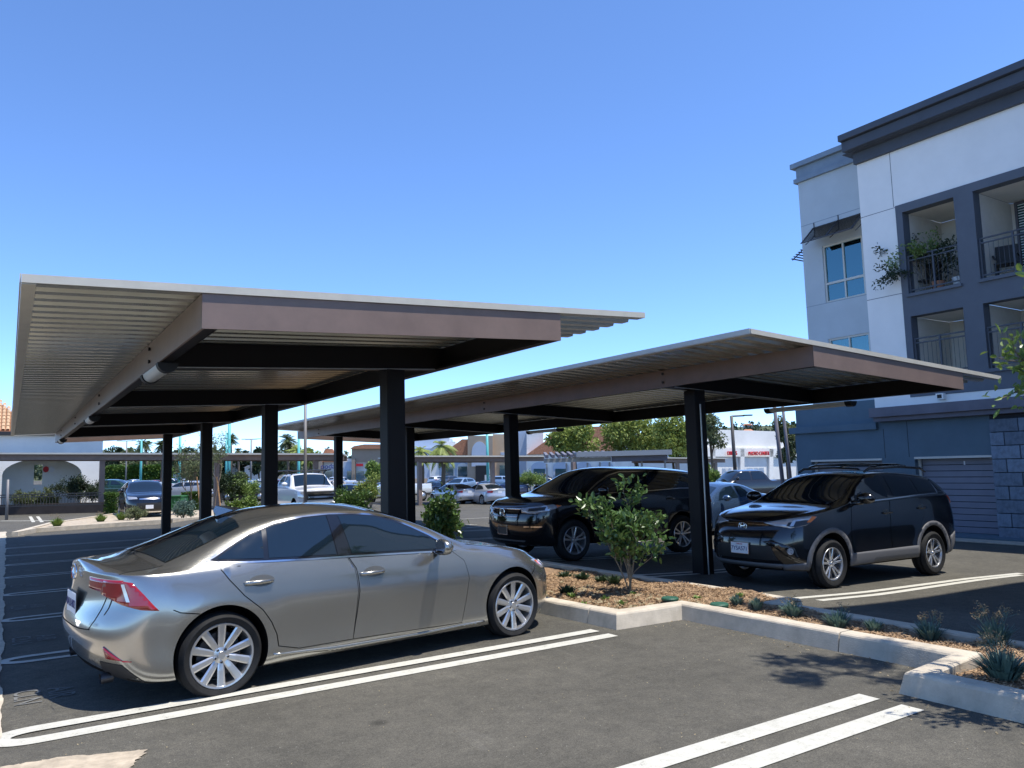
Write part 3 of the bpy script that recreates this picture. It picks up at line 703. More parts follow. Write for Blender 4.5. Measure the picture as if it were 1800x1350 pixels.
# blue ground floor
zg = -.56
d1 = (B(1553, 840)[0], B(1428, 840)[0], zg+.1, B(1490, 807)[1]); d2 = (B(1755, 860)[0], B(1612, 860)[0], zg+.12, B(1612, 803)[1])
yst = B(1745, 800)[0]
YGb = B(1400, 800)[0]
holewall('slate_base', XB, .35, yst, YGb, zg, 2.58, [d1, (d2[0]+.001, d2[1], d2[2], d2[3])] if d2[0] >= yst else [d1, (yst, d2[1], d2[2], d2[3])], A['wblue'])
apart(bx('grey_band', XB+.02, XB+.9, YC-.0, YGb-.05, 2.582, 3.22, A['wblue'])); apart(bx('ledge', XB-.12, XB+.9, YC-.05, YGb+.14, 2.38, 2.57, A['wblue'])); apart(bx('side_wall', XB+.36, XB+8, YGb-.35, YGb, zg, 2.575, A['wblue']))
apart(bx('roof_of_base', XB+.3, XB+8, YC, YGb, 3.22, 3.26, A['wblue']))
for (y, z0, z1) in ((B(1553, 760)[0], d1[3], 2.38), (B(1595, 760)[0], d2[3], 2.55)): apart(bx('control_joint', XB-.003, XB+.002, y-.008, y+.008, z0, z1, A['mortar']))
def garage(h, n=12):
    y0, y1, z0, z1 = h; bm = bmesh.new()
    box(bm, XB+.16, XB+.22, y1-.07, y1-.002, z0, z1-.002); box(bm, XB+.16, XB+.22, y0+.002, y0+.07, z0, z1-.002); box(bm, XB-.02, XB+.22, y0, y1, z1-.06, z1-.003)
    g_ = apart(obj('garage_door', bm, A['vinyl'])); hh = (z1-.07-z0)/n
    for k in range(n):
        o = bx('door_panel', XB+.24+(.0 if k % 2 else .0), XB+.28, y0+.01, y1-.072, z0+k*hh+.008, z0+(k+1)*hh-.008, A['garage'], None, .004); o.parent = g_
    o = bx('door_backing', XB+.285, XB+.30, y0, y1, z0, z1-.01, A['mortar']); o.parent = g_
    return g_
garage(d1); g2_ = garage(d2)
o = bx('door_number', XB+.234, XB+.238, B(1687, 814)[0]-.02, B(1687, 814)[0]+.02, B(1687, 814)[1]-.05, B(1687, 814)[1]+.05, A['plate']); o.parent = g2_
# kerb at the foot of the building
apart(bx('base_plinth', XB-.5, XB-.02, YE, YGb, zg-.1, zg+.1, A['wblue'])); apart(bx('base_step', XB-1.15, XB-.55, YE, YGb+.3, zg-.1, zg+.06, A['concrete']))
# stone pier: blocks laid in courses
pier = apart(bx('stone_pier', XB+.0, XB+.35, YE, yst-.004, zg, 2.575, A['mortar']))
hc = .335; nc = int((2.57-zg)/hc); rb = random.Random(4); lib = {}
for c in range(nc):
    y = yst-.01; first = .34 if c % 2 else .68; z0 = zg+.02+c*hc; ln = first
    while y-ln > yst-4.4:
        if ln not in lib:
            bm = bmesh.new(); box(bm, 0, .10, 0, ln-.016, 0, hc-.016, None, .012); me = bpy.data.meshes.new('stone_block'); bm.to_mesh(me); bm.free(); me.materials.append(A['block']); lib[ln] = me
        o = bpy.data.objects.new('stone_block', lib[ln]); COL.objects.link(o); o.location = (XB-.095-rb.uniform(0, .014), y-ln+.008, z0); o.parent = pier; y -= ln; ln = .68
# unseen wing added right of the frame to shade the planting bed's end
holewall('added_wing_wall', XB+.02, .3, -14, YE-.01, zg, zC+.5, [], A['wwhite'])
bm = bmesh.new(); box(bm, 9.1, XB, -14, 2.62, zg+.1, 11.2); apart(obj('added_wing_block', bm, A['wwhite']))
bm = bmesh.new(); box(bm, 8.95, XB+.1, -14, 2.75, 11.2, 11.75); apart(obj('cornice', bm, A['cornice']))  # cornice of the added wing
# ================================================================== CARS
def pch(ctrl, x):
    xs = [c[0] for c in ctrl]; ys = [c[1] for c in ctrl]; n = len(xs)
    if n == 1: return ys[0]
    if x <= xs[0]: return ys[0]
    if x >= xs[-1]: return ys[-1]
    h = [xs[i+1]-xs[i] for i in range(n-1)]; dl = [(ys[i+1]-ys[i])/h[i] for i in range(n-1)]; mm = [dl[0]]
    for i in range(1, n-1): mm.append(0 if dl[i-1]*dl[i] <= 0 else 3*(h[i-1]+h[i])/((2*h[i]+h[i-1])/dl[i-1]+(h[i]+2*h[i-1])/dl[i]))
    mm.append(dl[-1]); i = max(0, min(n-2, next(k for k in range(n-1) if x <= xs[k+1]))); t = (x-xs[i])/h[i]
    return (2*t**3-3*t*t+1)*ys[i]+(t**3-2*t*t+t)*h[i]*mm[i]+(-2*t**3+3*t*t)*ys[i+1]+(t**3-t*t)*h[i]*mm[i+1]
def tailmap(x, t): return x if x > t[0] else t[0]+(x-t[0])*t[1]
def body_mesh(sp, fine=True):
    nT, nM = (9, 34) if fine else (5, 16); n = sp.get('n', 2.7); loops = sp['loops']; NS = 2*nT+nM; st = []
    for lp in loops:
        row = []
        for i in range(NS+1):
            if i < nT: th = pi/2*i/nT; x = lp['xr']+lp['ar']*(1-cos(th)**(2/n)); y = lp['W']*sin(th)**(2/n)
            elif i <= nT+nM: t = (i-nT)/nM; x = lp['xr']+lp['ar']+(lp['xf']-lp['af']-lp['xr']-lp['ar'])*t; y = lp['W']
            else: th = pi/2*(NS-i)/nT; x = lp['xf']-lp['af']*(1-cos(th)**(2/n)); y = lp['W']*sin(th)**(2/n)
            if i in (0, NS): y = 0
            y *= pch(lp['w'], x) if 'w' in lp else 1
            for (ax, az_, ar_, fl) in sp.get('flare', []):
                z0 = pch(lp['z'], x); r = sqrt((x-ax)**2+(z0-az_)**2); y += (fl*math.exp(-((r-ar_-.03)/.09)**2)) if y > .3 else 0
            row.append(Vector((x, y, pch(lp['z'], x))))
        st.append(row)
    bm = bmesh.new(); nl = len(loops)
    Lv = [[bm.verts.new(st[j][i]) for i in range(NS+1)] for j in range(nl)]
    Rv = [[Lv[j][i] if i in (0, NS) else bm.verts.new((st[j][i].x, -st[j][i].y, st[j][i].z)) for i in range(NS+1)] for j in range(nl)]
    def face(vs, mi=0):
        u = []
        for v in vs:
            if v not in u: u.append(v)
        if len(u) >= 3:
            try: f = bm.faces.new(u); f.material_index = mi
            except ValueError: pass
    for j in range(nl-1):
        for i in range(NS):
            mi = 1 if j < sp.get('blackloops', 1) else 0
            face((Lv[j][i], Lv[j+1][i], Lv[j+1][i+1], Lv[j][i+1]), mi); face((Rv[j][i], Rv[j][i+1], Rv[j+1][i+1], Rv[j+1][i]), mi)
    for i in range(NS): face((Lv[0][i], Lv[0][i+1], Rv[0][i+1], Rv[0][i]), 1)
    # cap
    rows = []
    for i in range(NS+1):
        b = st[-1][i]
        if i in (0, NS): rows.append([Lv[-1][i]]); continue
        Yb = b.y; x = b.x; yc = min(pch(sp['yc'], x), Yb*.93); zc = pch(sp['zc'], x); zt = pch(sp['zt'], x)
        k = min(1, Yb/max(.01, pch(sp['yc'], x)+.07)); zc = b.z+(zc-b.z)*max(0, min(1, (k-.2)/.8))
        bul = sp.get('bulge', .015)
        half = []
        for t in (.12, .45, .75): half.append((Yb+(yc-Yb)*t+bul*sin(pi*t)*(1 if zc-b.z > .1 else 0), b.z+(zc-b.z)*t+.006))
        half.append((yc, zc))
        for f in (.92, .68, .36): half.append((yc*f, zc+(zt-zc)*(1-f*f)))
        r = [Lv[-1][i]]+[bm.verts.new((x, y, z)) for y, z in half]+[bm.verts.new((x, 0, zt))]+[bm.verts.new((x, -y, z)) for y, z in half[::-1]]+[Rv[-1][i]]
        rows.append(r)
    for i in range(NS):
        a, b = rows[i], rows[i+1]
        if len(a) == 1:
            for k in range(len(b)-1): face((a[0], b[k+1], b[k]))
        elif len(b) == 1:
            for k in range(len(a)-1): face((a[k], a[k+1], b[0]))
        else:
            for k in range(len(a)-1): face((a[k], a[k+1], b[k+1], b[k]))
    bmesh.ops.recalc_face_normals(bm, faces=bm.faces)
    if sp.get('tail'):
        for v in bm.verts: v.co.x = tailmap(v.co.x, sp['tail'])
    me = bpy.data.meshes.new('body'); bm.to_mesh(me); bm.free()
    return me
def eval_mesh(me, mods):
    o = bpy.data.objects.new('tmp', me); COL.objects.link(o); extra = []
    for m_ in mods:
        if m_[0] == 'sub': q = o.modifiers.new('s', 'SUBSURF'); q.levels = m_[1]; q.render_levels = m_[1]
        if m_[0] == 'bool':
            q = o.modifiers.new('b', 'BOOLEAN'); q.operation = 'DIFFERENCE'; q.object = m_[1]; q.solver = 'EXACT'; extra.append(m_[1])
            try: q.material_mode = 'TRANSFER'
            except Exception: pass
    dg = bpy.context.evaluated_depsgraph_get(); dg.update()
    r = bpy.data.meshes.new_from_object(o.evaluated_get(dg), preserve_all_data_layers=True, depsgraph=dg)
    bpy.data.objects.remove(o)
    for e in extra: bpy.data.objects.remove(e)
    return r
class Skin:
    """drops flat outlines onto the car's body"""
    def __init__(s, me):
        s.bvh = BVHTree.FromPolygons([v.co[:] for v in me.vertices], [p.vertices[:] for p in me.polygons])
    def drop(s, pts, d, off, step=.05, name='panel', m=None, parent=None, grow=0, rim=.0):
        if getattr(s, 'tail', None): pts = [(tailmap(p[0], s.tail), p[1], p[2]) for p in pts]
        d = Vector(d).normalized(); e2 = Vector((0, 0, 1)) if abs(d.z) < .9 else Vector((1, 0, 0)); e1 = d.cross(e2).normalized(); e2 = e1.cross(d).normalized()
        P = [Vector((Vector(p).dot(e1), Vector(p).dot(e2))) for p in pts]
        ar = sum(P[i-1].x*P[i].y-P[i].x*P[i-1].y for i in range(len(P)))
        if ar < 0: P = P[::-1]
        if grow:
            Q = []
            for i in range(len(P)):
                a = (P[i]-P[i-1]); b = (P[(i+1) % len(P)]-P[i])
                if a.length < 1e-6 or b.length < 1e-6: continue
                a.normalize(); b.normalize(); n1 = Vector((a.y, -a.x)); n2 = Vector((b.y, -b.x)); q = n1+n2
                if q.length < .1: q = n1
                q.normalize(); Q.append(P[i]+q*grow/max(.5, q.dot(n1)))
            P = Q
        out = []
        for i in range(len(P)):
            a, b = P[i], P[(i+1) % len(P)]; k = max(1, int((b-a).length/step))
            out += [a.lerp(b, q/k) for q in range(k)]
        x0, x1 = min(p.x for p in out), max(p.x for p in out); y0, y1 = min(p.y for p in out), max(p.y for p in out)
        nb = len(out); g = []
        def inside(p):
            c = False
            for i in range(nb):
                a, b = out[i], out[i-1]
                if (a.y > p.y) != (b.y > p.y) and p.x < (b.x-a.x)*(p.y-a.y)/(b.y-a.y)+a.x: c = not c
            return c
        nx, nyy = int((x1-x0)/step)+1, int((y1-y0)/step)+1
        for i in range(nx):
            for j in range(nyy):
                p = Vector((x0+(i+.5)*step, y0+(j+.5)*step))
                if inside(p) and min((p-q).length for q in out) > step*.35: g.append(p)
        res = delaunay_2d_cdt(out+g, [], [list(range(nb))], 1, 1e-6)
        V = []
        c = sum((Vector(p) for p in pts), Vector())/len(pts)
        for v in res[0]:
            o = e1*v.x+e2*v.y+d*(c.dot(d)+2.0)
            h = s.bvh.ray_cast(o, -d)
            if h[0] is None or (h[0]-o).length > 2.9:
                h = s.bvh.find_nearest(e1*v.x+e2*v.y+d*c.dot(d))
            nrm = h[1] if h[1].dot(d) > 0 else -h[1]
            V.append(h[0]+nrm*off)
        Fc = [tuple(f) for f in res[2]]
        # orient outward
        if Fc:
            a, b, cc = (V[i] for i in Fc[0][:3])
            if (b-a).cross(cc-a).dot(d) < 0: Fc = [f[::-1] for f in Fc]
        if rim:                                             # turn the edge back towards the body
            be = {}
            for f in Fc:
                for i in range(len(f)):
                    e = (f[i], f[(i+1) % len(f)])
                    if (e[1], e[0]) in be: del be[(e[1], e[0])]
                    else: be[e] = 1
            mp = {}
            for a, b in be:
                for q in (a, b):
                    if q not in mp: mp[q] = len(V); h = s.bvh.find_nearest(V[q]); V.append(h[0]-(h[1] if h[1].dot(d) > 0 else -h[1])*.004)
            for a, b in be: Fc.append((b, a, mp[a], mp[b]))
        return raw(name, V, Fc, m, parent, smooth=True)
def seam_(s, pts, d, parent, name='gap', wd=.007, m=None):
    if getattr(s, 'tail', None): pts = [(tailmap(p[0], s.tail), p[1], p[2]) for p in pts]
    d = Vector(d).normalized(); P = [Vector(p) for p in pts]; out = [P[0]]
    for a, b in zip(P[:-1], P[1:]):
        k = max(1, int((b-a).length/.03)); out += [a.lerp(b, q/k) for q in range(1, k+1)]
    R_ = []
    for p in out:
        h = s.bvh.ray_cast(p+d*.8, -d)
        if h[0] is None or (h[0]-p).length > .3: h = s.bvh.find_nearest(p)
        n_ = h[1] if h[1].dot(d) > 0 else -h[1]; R_.append((h[0]+n_*.002, n_))
    bm = bmesh.new(); prev = None
    for i, (p, n_) in enumerate(R_):
        t = (R_[min(i+1, len(R_)-1)][0]-R_[max(i-1, 0)][0]).normalized(); b = t.cross(n_).normalized()*wd/2; cur = (bm.verts.new(p+b), bm.verts.new(p-b))
        if prev: bm.faces.new((prev[0], prev[1], cur[1], cur[0]))
        prev = cur
    return obj(name, bm, m or A['wellblack'], parent)
Skin.seam = seam_
def cyl_cutter(x, z, r, y0, y1, n=56):
    bm = bmesh.new(); bmesh.ops.create_cone(bm, cap_ends=True, segments=n, radius1=r, radius2=r, depth=abs(y1-y0), matrix=Matrix.Translation((x, (y0+y1)/2, z)) @ Matrix.Rotation(pi/2, 4, 'X'))
    me = bpy.data.meshes.new('cut'); bm.to_mesh(me); bm.free(); me.materials.append(A['wellblack'])
    o = bpy.data.objects.new('cut', me); COL.objects.link(o); return o
def make_wheel(R, rr, W, style, parent, loc, side):
    """side +1: outer face towards +y"""
    root = bpy.data.objects.new('wheel', None); COL.objects.link(root); root.parent = parent; root.location = loc
    if side < 0: root.rotation_euler = (0, 0, pi)
    key = (R, rr, W, style)
    if key not in WL:
        bm = bmesh.new(); w = W/2
        prof = [(rr-.012, -w+.02), (rr+.01, -w+.005), (rr+(R-rr)*.55, -w-.006), (R-.02, -w+.014), (R-.004, -w+.035)]
        for k, y in enumerate((-.6, -.56, -.2, -.16, .16, .2, .56, .6)): prof.append((R-(0 if k in (0, 3, 4, 7) else .006) if k in (0, 7, 3, 4) else R-.007, w*y))
        prof += [(R-.004, w-.035), (R-.02, w-.014), (rr+(R-rr)*.62, w+.006), (rr+(R-rr)*.58, w+.0085), (rr+(R-rr)*.5, w+.006), (rr+.01, w-.004), (rr-.012, w-.02)]
        lathe(bm, prof, 64); bmesh.ops.recalc_face_normals(bm, faces=bm.faces)
        tyre = bpy.data.meshes.new('tyre'); bm.to_mesh(tyre); bm.free(); tyre.materials.append(A['rubber']); tyre.polygons.foreach_set('use_smooth', [True]*len(tyre.polygons))
        bm = bmesh.new()
        lathe(bm, [(rr+.001, w-.012), (rr-.004, w-.006), (rr-.016, w-.008), (rr-.022, w-.03), (rr-.035, -w+.05), (rr-.03, -w+.02), (rr+.0, -w+.02)], 64)
        cx, sx = rr-.018, .055
        def spoke(a, w0, w1, twist=0, off=0, mi=0, y0=None):
            ca, sa = cos(a), sin(a); yy = w-.012 if y0 is None else y0
            rows_ = []
            for r_, ww, y_, th in ((sx*.6, w0, yy-.028, .03), (rr*.45, (w0*.45+w1*.55), yy-.016, .026), (cx, w1, yy-.006, .03)):
                o_ = off*(r_/cx); row = []
                for (t, dy) in ((-1, -.006), (-.55, 0), (.55, 0), (1, -.006), (.8, -th), (-.8, -th)):
                    lx = r_; lz = o_+t*ww; row.append(bm.verts.new((lx*ca-lz*sa, y_+dy, lx*sa+lz*ca)))
                rows_.append(row)
            for a_, b_ in zip(rows_[:-1], rows_[1:]):
                for k in range(6): bm.faces.new((a_[k], a_[(k+1) % 6], b_[(k+1) % 6], b_[k])).material_index = mi
        if style == 'ten':
            for k in range(10): spoke(2*pi*k/10+pi/2, .020, .030)
        elif style == 'five':
            for k in range(5):
                a = 2*pi*k/5+pi/2; spoke(a+.11, .017, .017, off=.018, mi=0); spoke(a-.11, .017, .017, off=-.018, mi=0); spoke(a+.62, .012, .02, mi=1, y0=w-.035)
        elif style == 'fiveX':
            for k in range(5): a = 2*pi*k/5+pi/2; spoke(a+.16, .016, .019, off=.01); spoke(a-.16, .016, .019, off=-.01)
        else:
            for k in range(6): spoke(2*pi*k/6, .03, .035)
        lathe(bm, [(.0005, w-.022), (.026, w-.022), (.030, w-.030), (.058, w-.036), (.062, w-.07), (.0005, w-.072)], 24)
        for k in range(5):
            a = 2*pi*(k+.5)/5+pi/2; r0 = len(bm.faces); bmesh.ops.create_cone(bm, cap_ends=True, segments=8, radius1=.011, radius2=.009, depth=.02, matrix=Matrix.Translation((.048*cos(a), w-.03, .048*sin(a))) @ Matrix.Rotation(-pi/2, 4, 'X'))
            bm.faces.ensure_lookup_table()
            for f in bm.faces[r0:]: f.material_index = 1
        bmesh.ops.recalc_face_normals(bm, faces=bm.faces)
        rim = bpy.data.meshes.new('rim'); bm.to_mesh(rim); bm.free(); rim.materials.append(A['alloy']); rim.materials.append(A['gunmetal'])
        bm = bmesh.new(); lathe(bm, [(.0005, w-.085), (rr*.68, w-.085), (rr*.70, w-.10), (rr*.7, w-.11), (.001, w-.11)], 40); bmesh.ops.recalc_face_normals(bm, faces=bm.faces)
        disc = bpy.data.meshes.new('brake_disc'); bm.to_mesh(disc); bm.free(); disc.materials.append(A['gunmetal'])
        WL[key] = (tyre, rim, disc)
    for nm, me in zip(('tyre', 'rim', 'brake_disc'), WL[key]):
        o = bpy.data.objects.new(nm, me); COL.objects.link(o); o.parent = root
    return root
WL = {}
def ellipsoid(name, c, r, m, parent, cut=None, seg=20, rot=None):
    bm = bmesh.new(); bmesh.ops.create_uvsphere(bm, u_segments=seg, v_segments=seg//2, radius=1)
    for v in bm.verts:
        if cut: v.co.x = max(-cut, v.co.x)
        v.co = Vector((v.co.x*r[0], v.co.y*r[1], v.co.z*r[2]))
    bmesh.ops.transform(bm, matrix=Matrix.Translation(c) @ (rot or Matrix.Identity(4)), verts=bm.verts)
    return obj(name, bm, m, parent, smooth=True)

def car_base(name, label, cat, sp, paint, loc, rz, pitch=0, group=None, wheels=True):
    root = empty(name, label, cat, loc, group=group, rot=(0, 0, rz))
    root.rotation_euler = (Matrix.Rotation(rz, 4, 'Z') @ Matrix.Rotation(pitch, 4, 'Y')).to_euler()
    me = body_mesh(sp); me.materials.append(paint); me.materials.append(A['wellblack'])
    cuts = []
    yw = max(l['W'] for l in sp['loops'])
    for (x, z, r) in sp['arch']:
        for s in (-1, 1): cuts.append(('bool', cyl_cutter(x, z, r, s*(yw-.34), s*(yw+.3))))
    me1 = eval_mesh(me, [('sub', sp.get('sub', 2))])
    sk = Skin(me1); sk.tail = sp.get('tail')
    me2 = eval_mesh(me1, cuts)
    me2.name = 'body'
    # faces inside the wells are black
    o = finish('body', me2, None, root, smooth=True)
    mats = [m_.name if m_ else '' for m_ in me2.materials]
    wi = mats.index('wheel_well') if 'wheel_well' in mats else 1
    for p in me2.polygons:
        c = p.center
        for (x, z, r) in sp['arch']:
            dd = sqrt((c.x-x)**2+(c.z-z)**2)
            if (dd < r+.004 and abs(p.normal.y) < .3 and abs(c.y) > yw-.36) or (dd < r-.01 and abs(abs(c.y)-(yw-.34)) < .02): p.material_index = wi
    bme = bmesh.new(); bme.from_mesh(me2)
    for e in bme.edges:
        if len(e.link_faces) == 2 and e.calc_face_angle(0) > radians(38): e.smooth = False
    bme.to_mesh(me2); bme.free()
    if wheels:
        for (x, z, r) in sp['arch']:
            for s in (-1, 1): make_wheel(sp['R'], sp['rr'], sp['tw'], sp['style'], root, (x, s*(sp['track']-sp['tw']/2), sp['R']), s)
    return root, sk, o
def mirror_y(pts): return [(x, -y, z) for x, y, z in pts]
def both(f):
    for s in (-1, 1): f(s)
def side_pts(l, s, y=.85): return [(x, s*y, z) for x, z in l]
def glass_set(sk, root, sets, s, trimmat=None, grow=.018, gname='side_window'):
    for l in sets:
        g = sk.drop(side_pts(l, s), (0, s, .0), .006, .06, gname, A['glass'], root)
def door(sk, root, pts, s, paint, handle=None, hcol=None):
    sk.drop(side_pts(pts, s), (0, s, 0), .0012, .05, 'door_gap', A['wellblack'], root, grow=.006)
    d = sk.drop(side_pts(pts, s), (0, s, 0), .0032, .05, 'door', paint, root)
    if handle:
        x, z = handle; h = sk.bvh.ray_cast(Vector((x, s*2, z)), Vector((0, -s, 0)))[0]; bm = bmesh.new()
        tube(bm, [(x-.12, h.y-s*.002, z-.002), (x-.10, h.y+s*.028, z), (x, h.y+s*.034, z+.002), (x+.09, h.y+s*.028, z), (x+.11, h.y+s*.0, z)], [.010, .015, .016, .015, .010], 8)
        hh = obj('handle', bm, hcol or paint, d, smooth=True)
        el = [(x+.02+.10*cos(2*pi*k/16), z+.005+.042*sin(2*pi*k/16)) for k in range(16)]
        sk.drop(side_pts(el, s), (0, s, 0), .0045, .03, 'handle_shade_patch', A['handle_shade'] if 'handle_shade' in A else paint, d)
    return d

# ------------------------------------------------------------------ the silver sedan
def L_(z, W, xr, xf, ar=.55, af=.85, w=None):
    d = dict(z=z, W=W, xr=xr, xf=xf, ar=ar, af=af)
    if w: d['w'] = w
    return d
sedan_sp = dict(tail=(-.30, .82), n=2.5, R=.306, rr=.234, tw=.215, style='ten', track=.885, sub=2, blackloops=1,
    arch=[(0, .325, .345), (2.77, .325, .345)], flare=[(0, .325, .345, .016), (2.77, .325, .345, .016)],
    loops=[
     L_([(-.9, .24), (-.45, .17), (3.1, .15), (3.5, .17)], .78, -.84, 3.42, .5, .75),
     L_([(-.93, .30), (-.45, .18), (.3, .165), (2.3, .155), (3.1, .15), (3.5, .17)], .845, -.90, 3.52, .52, .85),
     L_([(-.95, .40), (-.4, .24), (.4, .23), (2.3, .22), (3.5, .24)], .872, -.955, 3.58, .55, .92),
     L_([(-.97, .47), (.4, .34), (2.2, .33), (3.5, .34)], .862, -.985, 3.61, .56, .95),
     L_([(-.98, .56), (.4, .50), (2.2, .50), (3.5, .47)], .868, -.99, 3.61, .56, .95),
     L_([(-.98, .64), (0, .64), (1.4, .63), (2.6, .62), (3.5, .57)], .875, -.955, 3.58, .55, .95),
     L_([(-.95, .73), (0, .735), (1.4, .72), (2.6, .70), (3.5, .62)], .868, -.915, 3.53, .53, .95),
     L_([(-.93, .83), (0, .815), (1.4, .79), (2.6, .76), (3.5, .645)], .850, -.905, 3.48, .50, .95),
     L_([(-.93, .93), (-.5, .925), (0, .91), (1.2, .872), (2.3, .845), (2.9, .79), (3.4, .67)], .812, -.915, 3.41, .47, .92),
    ],
    yc=[(-.95, .60), (-.5, .66), (-.1, .61), (.5, .555), (1.1, .55), (1.5, .56), (2.1, .67), (2.4, .70), (3.4, .55)],
    zc=[(-.95, .968), (-.72, .952), (-.45, .965), (-.2, 1.03), (.1, 1.135), (.4, 1.225), (.7, 1.272), (1.0, 1.282), (1.35, 1.262), (1.65, 1.19), (1.95, 1.08), (2.2, .965), (2.38, .905), (2.9, .83), (3.4, .685)],
    zt=[(-.93, 1.0), (-.86, 1.005), (-.7, .985), (-.5, .985), (-.38, 1.01), (0, 1.165), (.3, 1.275), (.6, 1.328), (.95, 1.345), (1.3, 1.33), (1.6, 1.26), (1.95, 1.11), (2.3, .945), (2.42, .905), (2.9, .85), (3.25, .765), (3.42, .69)])
def build_sedan():
    A['handle_shade'] = mat('handle_shade_patch', (.16, .155, .14), .35, metal=.7)  # darker silver for the door cups, their shade put into the colour
    yaw = radians(6.2); c, s_ = cos(yaw), sin(yaw); ox, oy = 1.365-.885*s_, 6.075+.885*c
    ps = A['silver']
    root, sk, body = car_base('parked_sedan', 'silver grey sedan parked under the nearest canopy, seen from its right side', 'car', sedan_sp, ps, (ox, oy, float(GZ(ox, oy))+.0), yaw)
    root.rotation_euler.x = radians(.6)
    DB = [(-.06, .985), (.0, .972), (.35, .952), (.72, .935), (1.07, .925), (1.5, .908), (2.05, .885), (2.12, .884)]
    TOP = [(2.03, .935), (1.9, 1.02), (1.75, 1.10), (1.6, 1.17), (1.42, 1.222), (1.2, 1.248), (.98, 1.256), (.75, 1.248), (.5, 1.212), (.28, 1.145), (.10, 1.06), (-.02, 1.0)]
    for s in (-1, 1):
        sk.drop(side_pts(DB+TOP, s), (0, s, 0), .004, .05, 'chrome_surround', A['chrome'], root, grow=.016)
        inn = sk.drop(side_pts(DB+TOP, s), (0, s, 0), .0075, .05, 'window_seal', A['gloss'], root)
        sk.drop(side_pts([(.34, .965), (.38, 1.165), (.26, 1.125), (.12, 1.055), (.0, .992), (.0, .985), (.15, .975)], s), (0, s, 0), .0105, .05, 'quarter_window', A['glass'], root)
        sk.drop(side_pts([(.38, .962), (.95, .942), (.95, 1.242), (.75, 1.236), (.5, 1.20), (.42, 1.178)], s), (0, s, 0), .0105, .05, 'rear_side_window', A['glass'], root)
        sk.drop(side_pts([(1.09, .938), (1.5, .92), (2.0, .90), (1.99, .94), (1.88, 1.01), (1.73, 1.09), (1.58, 1.158), (1.4, 1.21), (1.2, 1.235), (1.06, 1.24)], s), (0, s, 0), .0105, .05, 'front_side_window', A['glass'], root)
        sk.drop(side_pts([(.962, .93), (1.015, .93), (.99, 1.25), (.955, 1.25)], s), (0, s, 0), .0115, .05, 'pillar_trim', A['gloss'], root)
        RD = [(-.04, .965), (.01, .915), (.06, .84), (.16, .72), (.30, .60), (.37, .50), (.415, .40), (.43, .31), (.60, .265), (1.06, .262), (1.085, .45), (1.105, .64), (1.09, .82), (1.045, .90), (1.06, .905), (.7, .918), (.3, .935)]
        door(sk, root, RD, s, ps, (.28, .805))
        FD = [(1.065, .262), (1.55, .25), (2.15, .235), (2.20, .42), (2.235, .62), (2.20, .78), (2.10, .862), (1.5, .888), (1.065, .903), (1.11, .82), (1.125, .64), (1.10, .45)]
        door(sk, root, FD, s, ps, (1.25, .775))
        # taillight: side piece and rear piece
        sk.drop(side_pts([(-.92, .895), (-.80, .90), (-.62, .885), (-.50, .80), (-.36, .685), (-.52, .70), (-.70, .735), (-.85, .775), (-.95, .80)], s, .7), (-.55, s, 0), .010, .03, 'taillight', A['redlens'], root, rim=.01)
        sk.drop([(-.93, s*.74, .90), (-.93, s*.34, .905), (-.95, s*.34, .83), (-.95, s*.72, .80)], (-1, s*.15, 0), .008, .03, 'taillight', A['redlens'], root, rim=.01)
        sk.drop(side_pts([(-.755, .875), (-.72, .875), (-.655, .755), (-.69, .755)], s, .75), (-.55, s, 0), .014, .03, 'reversing_lens', A['whitelens'], root)
        sk.drop(side_pts([(-.91, .455), (-.70, .355), (-.62, .355), (-.88, .375)], s, .75), (-.55, s, 0), .008, .03, 'reflector', A['redlens'], root, rim=.01)
        sk.drop(side_pts([(-.98, .345), (-.72, .335), (-.52, .215), (-.45, .18), (-.95, .24)], s, .75), (-.6, s, 0), .004, .04, 'lower_valance', A['cladblack'], root)
        # sill moulding
        sk.drop(side_pts([(.385, .262), (.45, .252), (1.0, .225), (1.7, .212), (2.4, .222), (2.4, .208), (1.7, .185), (1.0, .19), (.5, .232), (.385, .245)], s), (0, s, 0), .012, .04, 'sill_moulding', ps, root, rim=.01)
        # headlight
        sk.drop([(3.13, s*.80, .70), (3.30, s*.73, .665), (3.36, s*.66, .585), (3.28, s*.76, .60), (3.2, s*.80, .645)], (.8, s, 0), .008, .03, 'headlight', A['whitelens'], root, rim=.01)
        sk.drop([(3.16, s*.80, .688), (3.25, s*.77, .668), (3.27, s*.76, .62), (3.20, s*.80, .648)], (.8, s, 0), .012, .03, 'side_marker', A['amber'], root)
        sk.drop([(3.36, s*.62, .665), (3.5, s*.45, .63), (3.55, s*.42, .57), (3.40, s*.62, .60)], (1, s*.4, 0), .008, .03, 'headlight', A['whitelens'], root, rim=.01)
        # mirror: shell, base
        mr = ellipsoid('mirror', (1.87, s*1.0, .945), (.085, .115, .07), ps, root, cut=.35, seg=24, rot=Matrix.Rotation(s*.15, 4, 'Z'))
        bm = bmesh.new(); tube(bm, [(1.93, s*.80, .885), (1.91, s*.88, .885), (1.89, s*.95, .90)], [.035, .028, .03], 8); obj('mirror_arm', bm, A['gloss'], mr, smooth=True)
        ellipsoid('mirror_base', (1.875, s*.985, .893), (.07, .09, .022), A['gloss'], mr, seg=16)
        bm = bmesh.new(); tube(bm, [(-.74, s*.55, .215), (-.66, s*.55, .22)], .038, 16, cap=False); tube(bm, [(-.725, s*.55, .215), (-.66, s*.55, .22)], .033, 16); obj('exhaust', bm, A['gunmetal'], root, smooth=True)
